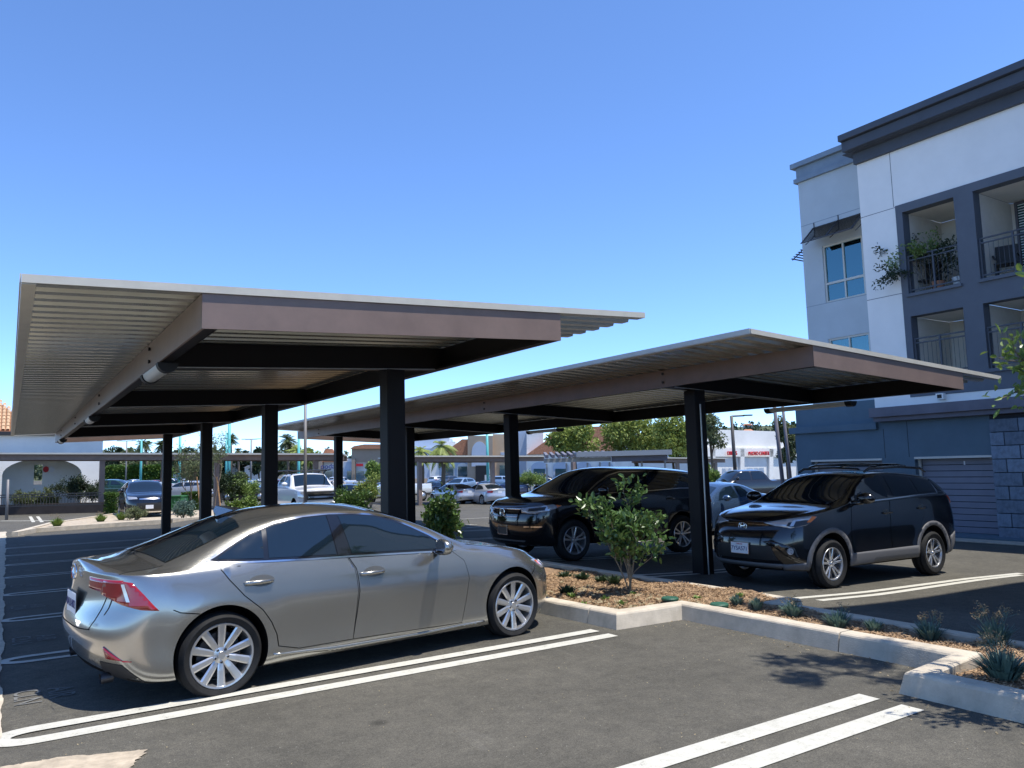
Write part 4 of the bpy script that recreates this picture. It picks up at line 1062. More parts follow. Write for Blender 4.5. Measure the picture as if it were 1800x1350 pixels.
    # glass front and back
    sk.drop([(2.34, .62, .90), (2.34, -.62, .90), (2.2, -.66, .94), (1.62, -.50, 1.22), (1.55, -.3, 1.26), (1.55, .3, 1.26), (1.62, .50, 1.22), (2.2, .66, .94)], (.42, 0, .9), .005, .06, 'windshield', A['glass'], root)
    sk.drop([(-.36, .62, 1.0), (-.36, -.62, 1.0), (.24, -.50, 1.215), (.28, -.3, 1.25), (.28, .3, 1.25), (.24, .5, 1.215)], (-.4, 0, .9), .005, .06, 'rear_window', A['glass'], root)
    # trunk lid shut line, spoiler lip, plate, badge
    qx = sk.bvh.ray_cast(Vector((-3, 0, .69)), Vector((1, 0, 0)))[0].x-.012
    pl = bx('licence_plate', -.012, .0, -.155, .155, -.078, .078, A['plate'], root, .003); pl.location = (qx, 0, .69)
    fr = bx('plate_frame', -.008, .002, -.168, .168, -.090, .090, A['black'], root, .004); fr.location = (qx, 0, .69)
    lettering('8ALR402', .085, Matrix.Translation((qx-.0145, 0, .685)) @ Matrix.Rotation(-pi/2, 4, 'Z') @ Matrix.Rotation(pi/2, 4, 'X'), A['plateblue'], root)
    bm = bmesh.new(); tube(bm, [(-.825, .075*cos(a), .915+.052*sin(a)) for a in [2*pi*k/24 for k in range(25)]], .006, 6, False); tube(bm, [(-.827, .03, .94), (-.827, .022, .895), (-.827, -.045, .893)], .006, 6); obj('badge', bm, A['chrome'], root)
    lettering('IS 250', .045, Matrix.Translation((-.875, -.46, .60)) @ Matrix.Rotation(-pi/2, 4, 'Z') @ Matrix.Rotation(pi/2, 4, 'X'), A['chrome'], root)
    # shut lines of the boot lid
    for s in (-1, 1):
        sk.seam([(-.97, s*.50, .555), (-.97, s*.56, .62), (-.95, s*.60, .70), (-.93, s*.63, .78)], (-1, s*.4, 0), root, 'trunk_gap')
        sk.seam([(-.93, s*.64, .92), (-.90, s*.66, .96), (-.80, s*.68, .985), (-.6, s*.68, .99), (-.40, s*.67, 1.0)], (-.3, s*.1, 1), root, 'trunk_gap')
    sk.seam([(-.97, .50, .555), (-.98, .3, .545), (-.98, -.3, .545), (-.97, -.50, .555)], (-1, 0, 0), root, 'trunk_gap')
    # fuel-side shut line between fender and bumper, shark fin
    for s in (-1, 1):
        sk.seam(side_pts([(-.36, .68), (-.30, .655), (-.22, .64), (-.17, .63)], s), (0, s, 0), root, 'bumper_gap')
        sk.seam(side_pts([(3.13, .665), (3.06, .60), (3.02, .57)], s), (0, s, 0), root, 'bumper_gap')
        sk.seam(side_pts([(2.30, .895), (2.45, .88), (2.9, .825), (3.12, .76)], s, .7), (0, s, .7), root, 'hood_gap')
    bm = bmesh.new(); vs = [bm.verts.new(p) for p in ((.20, 0, 1.315), (.46, 0, 1.32), (.36, .035, 1.31), (.22, .03, 1.27), (.36, -.035, 1.31), (.22, -.03, 1.27), (.22, 0, 1.355), (.30, 0, 1.35))]
    bmesh.ops.convex_hull(bm, input=bm.verts); obj('antenna_fin', bm, ps, root)
    # mesh grille and lower intake
    sk.drop([(3.5, .28, .62), (3.5, -.28, .62), (3.6, -.20, .45), (3.6, -.36, .22), (3.6, .36, .22), (3.6, .20, .45)], (1, 0, 0), .006, .05, 'grille', A['black'], root)
    # small dent and scuffs on front fender are left to the paint
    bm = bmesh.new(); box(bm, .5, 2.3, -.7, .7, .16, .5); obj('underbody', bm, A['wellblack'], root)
    return root
A['gloss'] = mat('gloss_black', (.008, .008, .009), .08, coat=1)
build_sedan()
# ------------------------------------------------------------------ the black compact SUV on the right
suv_sp = dict(n=2.6, R=.355, rr=.235, tw=.225, style='five', track=.905, sub=2, blackloops=1, bulge=.012,
    arch=[(0, .375, .425), (2.66, .375, .425)], flare=[(0, .375, .43, .02), (2.66, .375, .43, .02)],
    loops=[
     L_([(-.8, .30), (0, .26), (3.3, .26)], .80, -.85, 3.30, .45, .7),
     L_([(-.9, .38), (-.5, .33), (.4, .30), (2.3, .28), (3.5, .27)], .865, -.93, 3.43, .45, .72),
     L_([(-.95, .48), (.4, .42), (2.3, .40), (3.5, .37)], .885, -.99, 3.51, .45, .75),
     L_([(-1, .60), (.4, .52), (2.3, .52), (3.5, .48)], .880, -1.02, 3.55, .45, .78),
     L_([(-1, .74), (.4, .70), (2.3, .70), (3.5, .62)], .888, -1.01, 3.56, .42, .78),
     L_([(-1, .90), (.4, .88), (2.3, .86), (3.5, .76)], .90, -.97, 3.54, .40, .80),
     L_([(-1, 1.06), (.4, 1.04), (2.3, 1.00), (3.0, .95), (3.5, .87)], .892, -.93, 3.50, .38, .80),
     L_([(-.9, 1.24), (-.3, 1.285), (.4, 1.265), (1.2, 1.225), (2.0, 1.185), (2.5, 1.12), (3.0, 1.05), (3.4, .95)], .848, -.905, 3.43, .36, .76),
    ],
    yc=[(-.9, .60), (-.4, .60), (.3, .625), (1.2, .625), (1.6, .64), (2.1, .73), (2.4, .76), (3.4, .55)],
    zc=[(-.9, 1.30), (-.78, 1.40), (-.6, 1.52), (-.4, 1.575), (.0, 1.61), (.8, 1.645), (1.25, 1.63), (1.55, 1.56), (1.8, 1.44), (2.05, 1.31), (2.25, 1.225), (2.5, 1.15), (3.0, 1.07), (3.4, .965)],
    zt=[(-.9, 1.30), (-.80, 1.46), (-.66, 1.62), (-.4, 1.675), (.4, 1.70), (1.0, 1.695), (1.4, 1.66), (1.7, 1.54), (2.05, 1.36), (2.4, 1.20), (2.55, 1.165), (3.0, 1.11), (3.3, 1.03), (3.42, .96)])
def ring_trim(sk, root, x, z, r0, r1, a0, a1, s, m, off=.012, name='arch_trim'):
    n = 22; o = [(x+r1*cos(a0+(a1-a0)*k/n), z+r1*sin(a0+(a1-a0)*k/n)) for k in range(n+1)]; i = [(x+r0*cos(a1-(a1-a0)*k/n), z+r0*sin(a1-(a1-a0)*k/n)) for k in range(n+1)]
    return sk.drop(side_pts(o+i, s), (0, s, 0), off, .045, name, m, root, rim=.01)
def build_suv():
    pb = A['blackpaint']; X0 = 12.62; yc_ = 7.0+.905
    root, sk, body = car_base('parked_suv', 'black compact SUV with roof rails parked under the right canopy beside the white double line', 'car', suv_sp, pb, (X0, yc_, -.325), pi, pitch=radians(-1.3))
    BOT = [(-.55, 1.315), (-.1, 1.315), (.4, 1.29), (1.1, 1.25), (1.9, 1.215), (2.12, 1.205)]
    TOP = [(2.06, 1.26), (1.85, 1.375), (1.62, 1.50), (1.4, 1.57), (1.1, 1.60), (.5, 1.60), (0, 1.575), (-.4, 1.515)]
    for s in (-1, 1):
        sk.drop(side_pts(BOT+TOP, s), (0, s, 0), .003, .06, 'window_seal', A['gloss'], root)
        sk.drop(side_pts([(-.30, 1.325), (-.30, 1.312), (.4, 1.288), (1.1, 1.248), (2.10, 1.203), (2.10, 1.190), (1.1, 1.232), (.4, 1.270), (-.32, 1.298), (-.35, 1.33), (-.39, 1.50), (-.375, 1.50)], s), (0, s, 0), .007, .05, 'chrome_strip', A['chrome'], root)
        for nm, l in (('quarter_window', [(-.30, 1.34), (.22, 1.318), (.20, 1.565), (-.05, 1.555), (-.36, 1.50)]), ('rear_side_window', [(.30, 1.312), (.95, 1.278), (.93, 1.585), (.5, 1.585), (.26, 1.57)]), ('front_side_window', [(1.10, 1.268), (1.92, 1.228), (1.92, 1.28), (1.72, 1.42), (1.5, 1.53), (1.3, 1.575), (1.08, 1.588)])):
            sk.drop(side_pts(l, s), (0, s, 0), .0065, .06, nm, A['glass'], root)
        sk.drop(side_pts([(-.45, 1.34), (-.36, 1.34), (-.42, 1.52), (-.60, 1.55), (-.74, 1.38)], s, .7), (-.5, s, 0), .0065, .05, 'wrap_window', A['glass'], root)
        door(sk, root, [(.28, 1.25), (.22, .98), (.36, .80), (.47, .60), (.49, .50), (1.13, .48), (1.17, .75), (1.15, 1.05), (1.08, 1.215)], s, pb, (.26, 1.085))
        door(sk, root, [(1.10, 1.213), (1.17, 1.05), (1.19, .75), (1.15, .48), (2.10, .46), (2.16, .62), (2.18, .9), (2.10, 1.13), (2.05, 1.165)], s, pb, (1.24, 1.04))
        # grey lower cladding
        sk.drop(side_pts([(.44, .50), (2.23, .475), (2.23, .30), (.44, .33)], s), (0, s, 0), .016, .06, 'sill_cladding', A['cladding'], root, rim=.02)
        ring_trim(sk, root, 2.66, .375, .425, .495, -.12, pi*.5+.0+pi*.5+.12, s, A['cladding']); ring_trim(sk, root, 0, .375, .425, .495, -.12, pi+.12, s, A['cladding'])
        sk.drop(side_pts([(-.50, .60), (-.9, .74), (-1.0, .52), (-.95, .38), (-.48, .34)], s, .8), (-.5, s, 0), .010, .06, 'bumper_cladding', A['cladding'], root, rim=.02)
        sk.drop([(3.12, s*.86, .40), (3.12, s*.86, .28), (3.40, s*.66, .28), (3.42, s*.62, .36)], (.9, s, 0), .010, .05, 'bumper_cladding', A['cladding'], root, rim=.02)
        # headlight and its bright strip
        sk.drop([(2.95, s*.90, 1.03), (3.12, s*.86, 1.04), (3.36, s*.68, 1.0), (3.46, s*.50, .965), (3.50, s*.42, .945), (3.44, s*.56, .905), (3.33, s*.72, .875), (3.15, s*.85, .915)], (.9, s, 0.1), .008, .035, 'headlight', A['whitelens'], root, rim=.01)
        sk.drop([(3.02, s*.88, .985), (3.14, s*.84, .985), (3.33, s*.70, .95), (3.36, s*.68, .90), (3.28, s*.76, .885), (3.15, s*.85, .92)], (.9, s, .1), .012, .035, 'headlight_well', A['gunmetal'], root)
        sk.drop([(2.95, s*.90, 1.03), (3.03, s*.885, 1.035), (3.13, s*.86, .955), (3.07, s*.87, .95)], (.6, s, .1), .014, .035, 'side_marker', A['amber'], root)
        sk.drop([(3.28, s*.77, 1.01), (3.34, s*.72, .90), (3.30, s*.75, .90), (3.25, s*.78, .99)], (.9, s, .1), .016, .035, 'light_strip', A['whitelens'], root)
        # fog light
        c = Vector((3.34, s*.70, .555)); e = [(3.34-.03*0, s*(.70)+.062*cos(2*pi*k/20), .555+.062*sin(2*pi*k/20)) for k in range(20)]
        sk.drop(e, (1, s*.45, 0), .010, .03, 'fog_light', A['chrome'], root, rim=.01); e = [(3.34, s*.70+.045*cos(2*pi*k/20), .555+.045*sin(2*pi*k/20)) for k in range(20)]; sk.drop(e, (1, s*.45, 0), .014, .03, 'fog_lens', A['whitelens'], root)
        sk.drop([(3.42, s*.62, .66), (3.34, s*.76, .60), (3.30, s*.80, .45), (3.36, s*.74, .43), (3.45, s*.50, .62), (3.50, s*.35, .68), (3.46, s*.5, .70)], (1, s*.5, 0), .014, .04, 'bumper_brow', A['gloss'], root, rim=.01)
        sk.drop(side_pts([(-.52, 1.27), (-.74, 1.22), (-.86, 1.15), (-.84, 1.07), (-.66, 1.14)], s, .7), (-.5, s, 0), .012, .03, 'taillight', A['redlens'], root, rim=.015)
        mr = ellipsoid('mirror', (1.98, s*1.03, 1.275), (.10, .14, .085), pb, root, cut=.4, seg=24)
        bm = bmesh.new(); tube(bm, [(2.02, s*.82, 1.20), (2.0, s*.90, 1.20), (1.98, s*.98, 1.22)], [.04, .03, .035], 8); obj('mirror_arm', bm, A['gloss'], mr, smooth=True)
        # roof rail on feet
        bm = bmesh.new(); tube(bm, [(1.32, s*.60, 1.665), (1.2, s*.60, 1.715), (.4, s*.60, 1.745), (-.3, s*.58, 1.725), (-.46, s*.575, 1.665)], [.018, .022, .02, .022, .018], 8); obj('roof_rail', bm, A['gloss'], root, smooth=True)
    for x in (1.02, .20):
        bm = bmesh.new(); tube(bm, [(x, -.62, 1.745), (x, -.45, 1.785), (x, .45, 1.785), (x, .62, 1.745)], [.022, .03, .03, .022], 8)
        for v in bm.verts: v.co.z = 1.775+(v.co.z-1.775)*.7
        obj('cross_bar', bm, A['gloss'], root, smooth=True)
    sk.drop([(2.40, .68, 1.20), (2.40, -.68, 1.20), (2.12, -.72, 1.27), (1.62, -.575, 1.56), (1.55, -.3, 1.61), (1.55, .3, 1.61), (1.62, .575, 1.56), (2.12, .72, 1.27)], (.5, 0, .85), .005, .07, 'windshield', A['glass'], root)
    sk.drop([(-.9, .55, 1.30), (-.9, -.55, 1.30), (-.70, -.50, 1.58), (-.70, .50, 1.58)], (-1, 0, .3), .005, .07, 'rear_window', A['glass'], root)
    sk.drop([(-.66, .55, 1.64), (-.66, -.55, 1.64), (-.82, -.53, 1.60), (-.82, .53, 1.60)], (-.2, 0, 1), .02, .06, 'spoiler', pb, root, rim=.02)
    sk.drop([(3.6, .62, .37), (3.6, -.62, .37), (3.6, -.55, .31), (3.6, .55, .31)], (1, 0, 0), .010, .05, 'skid_plate', A['cladding'], root, rim=.01)
    sk.drop([(3.6, .48, .62), (3.6, -.48, .62), (3.6, -.56, .42), (3.6, .56, .42)], (1, 0, 0), .004, .05, 'lower_grille', A['cladblack'], root)
    sk.drop([(3.6, .45, .93), (3.6, -.45, .93), (3.6, -.38, .86), (3.6, .38, .86)], (1, 0, 0), .004, .05, 'grille', A['gloss'], root)
    sk.drop([(3.6, .42, .962), (3.6, .08, .955), (3.6, .08, .948), (3.6, .42, .952)], (1, 0, .3), .009, .04, 'grille_chrome', A['chrome'], root); sk.drop([(3.6, -.42, .962), (3.6, -.08, .955), (3.6, -.08, .948), (3.6, -.42, .952)], (1, 0, .3), .009, .04, 'grille_chrome', A['chrome'], root)
    fx = sk.bvh.ray_cast(Vector((5, 0, .88)), Vector((-1, 0, 0)))[0].x+.012
    bm = bmesh.new()
    for (a, b) in ((.075, .052), (.034, .052), (.05, .022)):
        tube(bm, [(fx, a*cos(2*pi*k/24), .88+(0 if b > .03 else .026)+b*sin(2*pi*k/24)) for k in range(25)], .005, 6, False)
    obj('badge', bm, A['chrome'], root)
    px_ = sk.bvh.ray_cast(Vector((5, 0, .56)), Vector((-1, 0, 0)))[0].x+.03
    RM = Matrix.Rotation(pi/2, 4, 'Z') @ Matrix.Rotation(pi/2, 4, 'X')
    bx('plate_frame', px_-.02, px_, -.165, .165, .485, .655, A['chrome'], root, .004); bx('licence_plate', px_, px_+.006, -.152, .152, .495, .645, A['plate'], root)
    lettering('7YSA571', .085, Matrix.Translation((px_+.008, 0, .562)) @ RM, A['plateblue'], root, sx=.95); lettering('California', .03, Matrix.Translation((px_+.008, 0, .628)) @ RM, A['platered'], root)
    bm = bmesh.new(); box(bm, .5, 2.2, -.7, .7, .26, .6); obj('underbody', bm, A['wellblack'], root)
build_suv()

# ------------------------------------------------------------------ the large black SUV under the canopy
big_sp = dict(n=2.7, R=.385, rr=.262, tw=.245, style='fiveX', track=.985, sub=2, blackloops=1, bulge=.012,
    arch=[(0, .395, .455), (2.82, .395, .455)], flare=[(0, .395, .46, .02), (2.82, .395, .46, .02)],
    loops=[
     L_([(-.9, .32), (3.5, .28)], .86, -1.0, 3.55, .40, .6), L_([(-1, .40), (.4, .32), (2.4, .30), (3.6, .28)], .945, -1.08, 3.68, .40, .62),
     L_([(-1, .52), (.4, .44), (3.6, .38)], .97, -1.14, 3.75, .40, .64), L_([(-1, .68), (3.6, .55)], .965, -1.16, 3.80, .40, .66),
     L_([(-1, .85), (3.6, .72)], .975, -1.14, 3.82, .38, .66), L_([(-1, 1.03), (2.4, 1.0), (3.6, .88)], .985, -1.10, 3.80, .36, .66),
     L_([(-1, 1.16), (2.4, 1.10), (3.6, 1.0)], .975, -1.06, 3.77, .34, .66),
     L_([(-1, 1.30), (0, 1.29), (1.0, 1.245), (2.4, 1.205), (3.0, 1.17), (3.65, 1.07)], .935, -1.04, 3.68, .32, .62)],
    yc=[(-1, .66), (.3, .70), (1.5, .70), (2.0, .72), (2.5, .80), (2.9, .82), (3.6, .62)],
    zc=[(-1.02, 1.34), (-.9, 1.50), (-.75, 1.62), (-.4, 1.67), (.8, 1.72), (1.5, 1.71), (1.85, 1.64), (2.2, 1.47), (2.55, 1.30), (2.75, 1.225), (3.2, 1.17), (3.65, 1.08)],
    zt=[(-1.03, 1.33), (-.95, 1.55), (-.8, 1.70), (-.4, 1.755), (.5, 1.79), (1.4, 1.78), (1.8, 1.74), (2.1, 1.62), (2.5, 1.40), (2.85, 1.25), (3.0, 1.22), (3.4, 1.17), (3.66, 1.08)])
def build_big():
    pb = A['blackpaint']
    root, sk, body = car_base('parked_large_suv', 'large black SUV with chrome grille under the right canopy behind the leafy shrub', 'car', big_sp, pb, (11.78, 11.75+.985, -.27), pi, pitch=radians(-1.5))
    for s in (-1, 1):
        sk.drop(side_pts([(-.78, 1.325), (0, 1.325), (1.0, 1.275), (2.42, 1.235), (2.5, 1.24), (2.1, 1.46), (1.8, 1.60), (1.5, 1.665), (.8, 1.68), (-.1, 1.655), (-.62, 1.61)], s), (0, s, 0), .004, .06, 'chrome_surround', A['chrome'], root, grow=.008)
        sk.drop(side_pts([(-.76, 1.335), (0, 1.335), (1.0, 1.285), (2.40, 1.245), (2.46, 1.25), (2.08, 1.45), (1.78, 1.59), (1.5, 1.655), (.8, 1.67), (-.1, 1.645), (-.60, 1.60)], s), (0, s, 0), .0055, .06, 'window_seal', A['gloss'], root)
        for nm, l in (('quarter_window', [(-.72, 1.35), (.12, 1.345), (.10, 1.635), (-.55, 1.60)]), ('rear_side_window', [(.22, 1.34), (1.10, 1.30), (1.08, 1.655), (.20, 1.64)]), ('front_side_window', [(1.22, 1.295), (2.28, 1.262), (2.28, 1.32), (2.05, 1.44), (1.76, 1.58), (1.5, 1.64), (1.20, 1.65)])):
            sk.drop(side_pts(l, s), (0, s, 0), .008, .07, nm, A['glass'], root)
        door(sk, root, [(.30, 1.27), (.28, 1.0), (.42, .82), (.52, .60), (.54, .42), (1.14, .40), (1.18, .8), (1.14, 1.24)], s, pb, (.34, 1.12))
        door(sk, root, [(1.16, 1.24), (1.20, .8), (1.16, .40), (2.22, .38), (2.30, .7), (2.32, 1.0), (2.26, 1.18)], s, pb, (1.32, 1.08))
        sk.drop([(3.10, s*.96, 1.03), (3.30, s*.94, 1.06), (3.66, s*.66, 1.01), (3.72, s*.52, .99), (3.72, s*.54, .90), (3.60, s*.78, .89), (3.4, s*.93, .93)], (.9, s, 0), .008, .04, 'headlight', A['whitelens'], root, rim=.01)
        sk.drop([(3.42, s*.90, 1.015), (3.64, s*.66, .98), (3.66, s*.66, .93), (3.46, s*.90, .95)], (.9, s, 0), .014, .04, 'headlight_well', A['gunmetal'], root)
        sk.drop([(3.12, s*.96, 1.035), (3.24, s*.95, 1.05), (3.22, s*.95, 1.0)], (.5, s, 0), .014, .04, 'side_marker', A['amber'], root)
        sk.drop([(3.5, s*.88, .665), (3.72, s*.60, .665), (3.72, s*.60, .64), (3.5, s*.88, .645)], (.9, s, 0), .014, .04, 'bumper_chrome', A['chrome'], root)
        sk.drop(side_pts([(.5, .46), (2.3, .44), (2.3, .40), (.5, .42)], s), (0, s, 0), .012, .06, 'sill_moulding', A['chrome'], root) if False else None
        sk.drop(side_pts([(-.6, 1.2), (-.95, 1.24), (-1.02, 1.0), (-.8, 1.02)], s, .8), (-.6, s, 0), .01, .04, 'taillight', A['redlens'], root, rim=.01)
        mr = ellipsoid('mirror', (2.22, s*1.10, 1.31), (.10, .13, .09), pb, root, cut=.4); bm = bmesh.new(); tube(bm, [(2.26, s*.88, 1.235), (2.24, s*.96, 1.235), (2.22, s*1.05, 1.26)], [.04, .03, .035], 8); obj('mirror_arm', bm, A['gloss'], mr, smooth=True)
    sk.drop([(2.80, .74, 1.24), (2.80, -.74, 1.24), (2.5, -.78, 1.33), (1.98, -.66, 1.62), (1.9, -.35, 1.69), (1.9, .35, 1.69), (1.98, .66, 1.62), (2.5, .78, 1.33)], (.5, 0, .85), .005, .08, 'windshield', A['glass'], root)
    sk.drop([(-1.0, .6, 1.36), (-1.0, -.6, 1.36), (-.86, -.58, 1.62), (-.86, .58, 1.62)], (-1, 0, .3), .005, .08, 'rear_window', A['glass'], root)
    # grille: dark opening, chrome bars and H badge
    sk.drop([(3.8, .55, 1.0), (3.8, -.55, 1.0), (3.8, -.50, .80), (3.8, -.40, .74), (3.8, .40, .74), (3.8, .50, .80)], (1, 0, 0), .006, .05, 'grille', A['gloss'], root)
    for z0, z1, w in ((.955, .985, .52), (.815, .835, .46)):
        sk.drop([(3.8, w, z1), (3.8, -w, z1), (3.8, -w*.96, z0), (3.8, w*.96, z0)], (1, 0, 0), .018, .05, 'grille_bar', A['chrome'], root, rim=.01)
    fx = sk.bvh.ray_cast(Vector((5, 0, .90)), Vector((-1, 0, 0)))[0].x+.03
    bm = bmesh.new()
    tube(bm, [(fx, .075*(abs(cos(a))**.5)*(1 if cos(a) > 0 else -1), .90+.07*(abs(sin(a))**.5)*(1 if sin(a) > 0 else -1)) for a in [2*pi*k/24 for k in range(25)]], .009, 6, False)
    for s in (-1, 1): tube(bm, [(fx, s*.045, .955), (fx, s*.032, .845)], .010, 6)
    tube(bm, [(fx, -.035, .90), (fx, .035, .90)], .009, 6); obj('badge', bm, A['chrome'], root)
    q = sk.bvh.ray_cast(Vector((5, 0, .57)), Vector((-1, 0, 0)))[0].x+.02; bm = bmesh.new()
    box(bm, q-.02, q, -.17, .17, .645, .66); box(bm, q-.02, q, -.17, .17, .48, .495); box(bm, q-.02, q, -.17, -.15, .496, .644); box(bm, q-.02, q, .15, .17, .496, .644); obj('plate_frame', bm, A['chrome'], root)
    bx('plate_holder', q-.025, q-.012, -.148, .148, .497, .643, A['cladblack'], root)
    sk.drop([(3.8, .6, .40), (3.8, -.6, .40), (3.8, -.55, .37), (3.8, .55, .37)], (1, 0, 0), .01, .05, 'skid_chrome', A['cladding'], root)
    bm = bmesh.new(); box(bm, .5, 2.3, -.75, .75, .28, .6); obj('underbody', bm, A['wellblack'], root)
build_big()

# ------------------------------------------------------------------ cars farther off that still show their parts
def scaled(sp, k, **kw):
    q = dict(sp); q['loops'] = [dict(l, z=[(x*k, z*k) for x, z in l['z']], W=l['W']*k, xr=l['xr']*k, xf=l['xf']*k, ar=l['ar']*k, af=l['af']*k) for l in sp['loops']]
    for n_ in ('yc', 'zc', 'zt'): q[n_] = [(x*k, z*k) for x, z in sp[n_]]
    q['arch'] = [tuple(v*k for v in a) for a in sp['arch']]; q['flare'] = [tuple(v*k for v in a) for a in sp['flare']]
    for n_ in ('R', 'rr', 'tw', 'track'): q[n_] = sp[n_]*k
    if q.get('tail'): q['tail'] = (q['tail'][0]*k, q['tail'][1])
    q.update(kw); return q
truck_sp = dict(n=3.0, R=.40, rr=.25, tw=.26, style='five', track=1.0, sub=1, blackloops=1, bulge=.01,
    arch=[(0, .43, .50), (3.68, .43, .50)], flare=[],
    loops=[L_([(-1, .50), (4.4, .45)], .9, -1.2, 4.35, .2, .5), L_([(-1, .58), (4.4, .50)], .98, -1.22, 4.45, .2, .5), L_([(-1, .8), (4.4, .75)], 1.0, -1.22, 4.5, .2, .5),
           L_([(-1, 1.1), (4.4, 1.05)], 1.0, -1.2, 4.5, .2, .45), L_([(-1, 1.32), (1.0, 1.30), (2.6, 1.30), (4.4, 1.22)], .97, -1.2, 4.45, .2, .4)],
    yc=[(-1.2, .9), (.9, .9), (1.1, .74), (2.4, .74), (3.0, .82), (4.4, .8)],
    zc=[(-1.2, 1.34), (.85, 1.34), (1.0, 1.80), (1.3, 1.86), (2.3, 1.86), (2.6, 1.72), (3.05, 1.36), (3.2, 1.33), (4.4, 1.25)],
    zt=[(-1.2, 1.25), (.85, 1.25), (1.0, 1.88), (1.3, 1.93), (2.3, 1.93), (2.55, 1.82), (3.1, 1.42), (3.25, 1.38), (4.2, 1.32), (4.45, 1.24)])
def mid_car(name, label, sp, paint, loc, rz, SW, WS, RW, HL, TL, GR, extra=None, k=1, group=None):
    S = lambda l: [tuple(v*k for v in p) for p in l]
    root, sk, body = car_base(name, label, 'pickup truck' if 'pickup' in label else 'car', sp, paint, loc, rz, group=group)
    for s in (-1, 1):
        for l in SW: sk.drop(side_pts(S(l), s), (0, s, 0), .008, .12, 'side_window', A['glass'], root)
        sk.drop([(x, s*y, z) for x, y, z in S(HL)], (1, s*.7, .1), .012, .08, 'headlight', A['whitelens'], root)
        sk.drop([(x, s*y, z) for x, y, z in S(TL)], (-1, s*.7, 0), .012, .08, 'taillight', A['redlens'], root)
        zb = WS[0][2]*k; mr = ellipsoid('mirror', ((WS[0][0]-.45)*k, s*(sp['track']+.10), zb+.06*k), (.09, .13, .09), paint, root, seg=12)
    sk.drop(S(WS), (.6, 0, .8), .008, .12, 'windshield', A['glass'], root); sk.drop(S(RW), (-.7, 0, .7), .008, .12, 'rear_window', A['glass'], root)
    sk.drop(S(GR), (1, 0, 0), .012, .08, 'grille', A['cladblack'], root)
    for d, z in ((1, .55), (-1, .78)):
        q = sk.bvh.ray_cast(Vector((d*9, 0, z*k)), Vector((-d, 0, 0)))[0].x; bx('licence_plate', q, q+d*.02, -.155, .155, z*k-.08, z*k+.08, A['plate'], root)
    if extra: extra(root, sk)
    return root
SWs = [[(-.30, 1.33), (.95, 1.28), (.93, 1.585), (.2, 1.57), (-.34, 1.50)], [(1.08, 1.27), (1.95, 1.23), (1.72, 1.42), (1.4, 1.56), (1.06, 1.59)]]
WSs = [(2.40, .68, 1.20), (2.40, -.68, 1.20), (1.62, -.575, 1.56), (1.55, 0, 1.62), (1.62, .575, 1.56)]
RWs = [(-.9, .55, 1.30), (-.9, -.55, 1.30), (-.72, -.50, 1.58), (-.72, .50, 1.58)]
HLs = [(3.05, .88, 1.02), (3.42, .55, .98), (3.46, .50, .90), (3.2, .82, .88)]; TLs = [(-.60, .85, 1.24), (-.88, .70, 1.20), (-.90, .70, 1.02), (-.66, .86, 1.06)]
GRs = [(3.6, .5, .72), (3.6, -.5, .72), (3.6, -.55, .42), (3.6, .55, .42)]
A['navypaint'] = mat('navy_paint', (.02, .035, .07), .2, coat=1, metal=.3); A['greypaint'] = mat('charcoal_paint', (.035, .036, .04), .25, coat=1, metal=.5)
A['whitepaint'] = mat('white_paint', (.72, .72, .72), .25, coat=1); A['slvpaint'] = mat('silver_far_paint', (.5, .52, .55), .3, coat=1, metal=.5); A['bluegrey'] = mat('bluegrey_paint', (.14, .18, .24), .25, coat=1, metal=.5)
A['steelblue'] = mat('steelblue_paint', (.05, .09, .16), .2, coat=1, metal=.5)
def gz_at(px, py, D, k=0): p = onD(px, py, D); return (p.x, p.y, float(GZ(p.x, p.y)))
def rz_to(px, off=0):                      # heading that faces the camera along the pixel column
    d = ray(px, 850); return atan2(-d.y, -d.x)+off
def esc_x(root, sk):
    sk.drop([(3.6, .40, .92), (3.6, -.40, .92), (3.6, -.40, .86), (3.6, .40, .86)], (1, 0, 0), .014, .08, 'grille_bar', A['chrome'], root)
    sk.drop([(3.6, .62, .36), (3.6, -.62, .36), (3.6, -.55, .31), (3.6, .55, .31)], (1, 0, 0), .014, .08, 'skid_plate', A['chrome'], root)
    for s in (-1, 1): sk.drop([(3.5, s*.50, .52), (3.38, s*.68, .52), (3.38, s*.68, .44), (3.5, s*.5, .44)], (1, s*.4, 0), .014, .06, 'fog_light', A['whitelens'], root)
p = gz_at(226, 900, 34.5)
mid_car('parked_suv', 'black compact SUV facing the camera on the far driveway in front of the green bin', scaled(suv_sp, 1.0, sub=1), A['blackpaint'], (p[0]+.8, p[1]+2.6, p[2]), rz_to(239, .10), SWs, WSs, RWs, HLs, TLs, GRs, esc_x)
def trk_x(root, sk):
    bm = bmesh.new()
    for x in (1.5, 2.3): tube(bm, [(x, -.85, 2.02), (x, .85, 2.02)], .035, 6)
    for y in (-.8, .8): tube(bm, [(-1.1, y, 2.04), (2.9, y, 2.04)], .03, 6)
    for x, y in ((-1.0, .8), (-1.0, -.8)): tube(bm, [(x, y, 1.25), (x, y, 2.04)], .03, 6)
    for x, y in ((1.5, .8), (1.5, -.8), (2.3, .8), (2.3, -.8)): tube(bm, [(x, y*.85, 1.84), (x, y, 2.04)], .03, 6)
    obj('ladder_rack', bm, A['cladblack'], root)
    for z in (.95, 1.08): sk.drop([(4.6, .62, z+.03), (4.6, -.62, z+.03), (4.6, -.62, z-.03), (4.6, .62, z-.03)], (1, 0, 0), .03, .1, 'grille_bar', A['chrome'], root)
    sk.drop([(4.6, .9, .68), (4.6, -.9, .68), (4.6, -.85, .55), (4.6, .85, .55)], (1, 0, 0), .05, .1, 'bumper', A['chrome'], root)
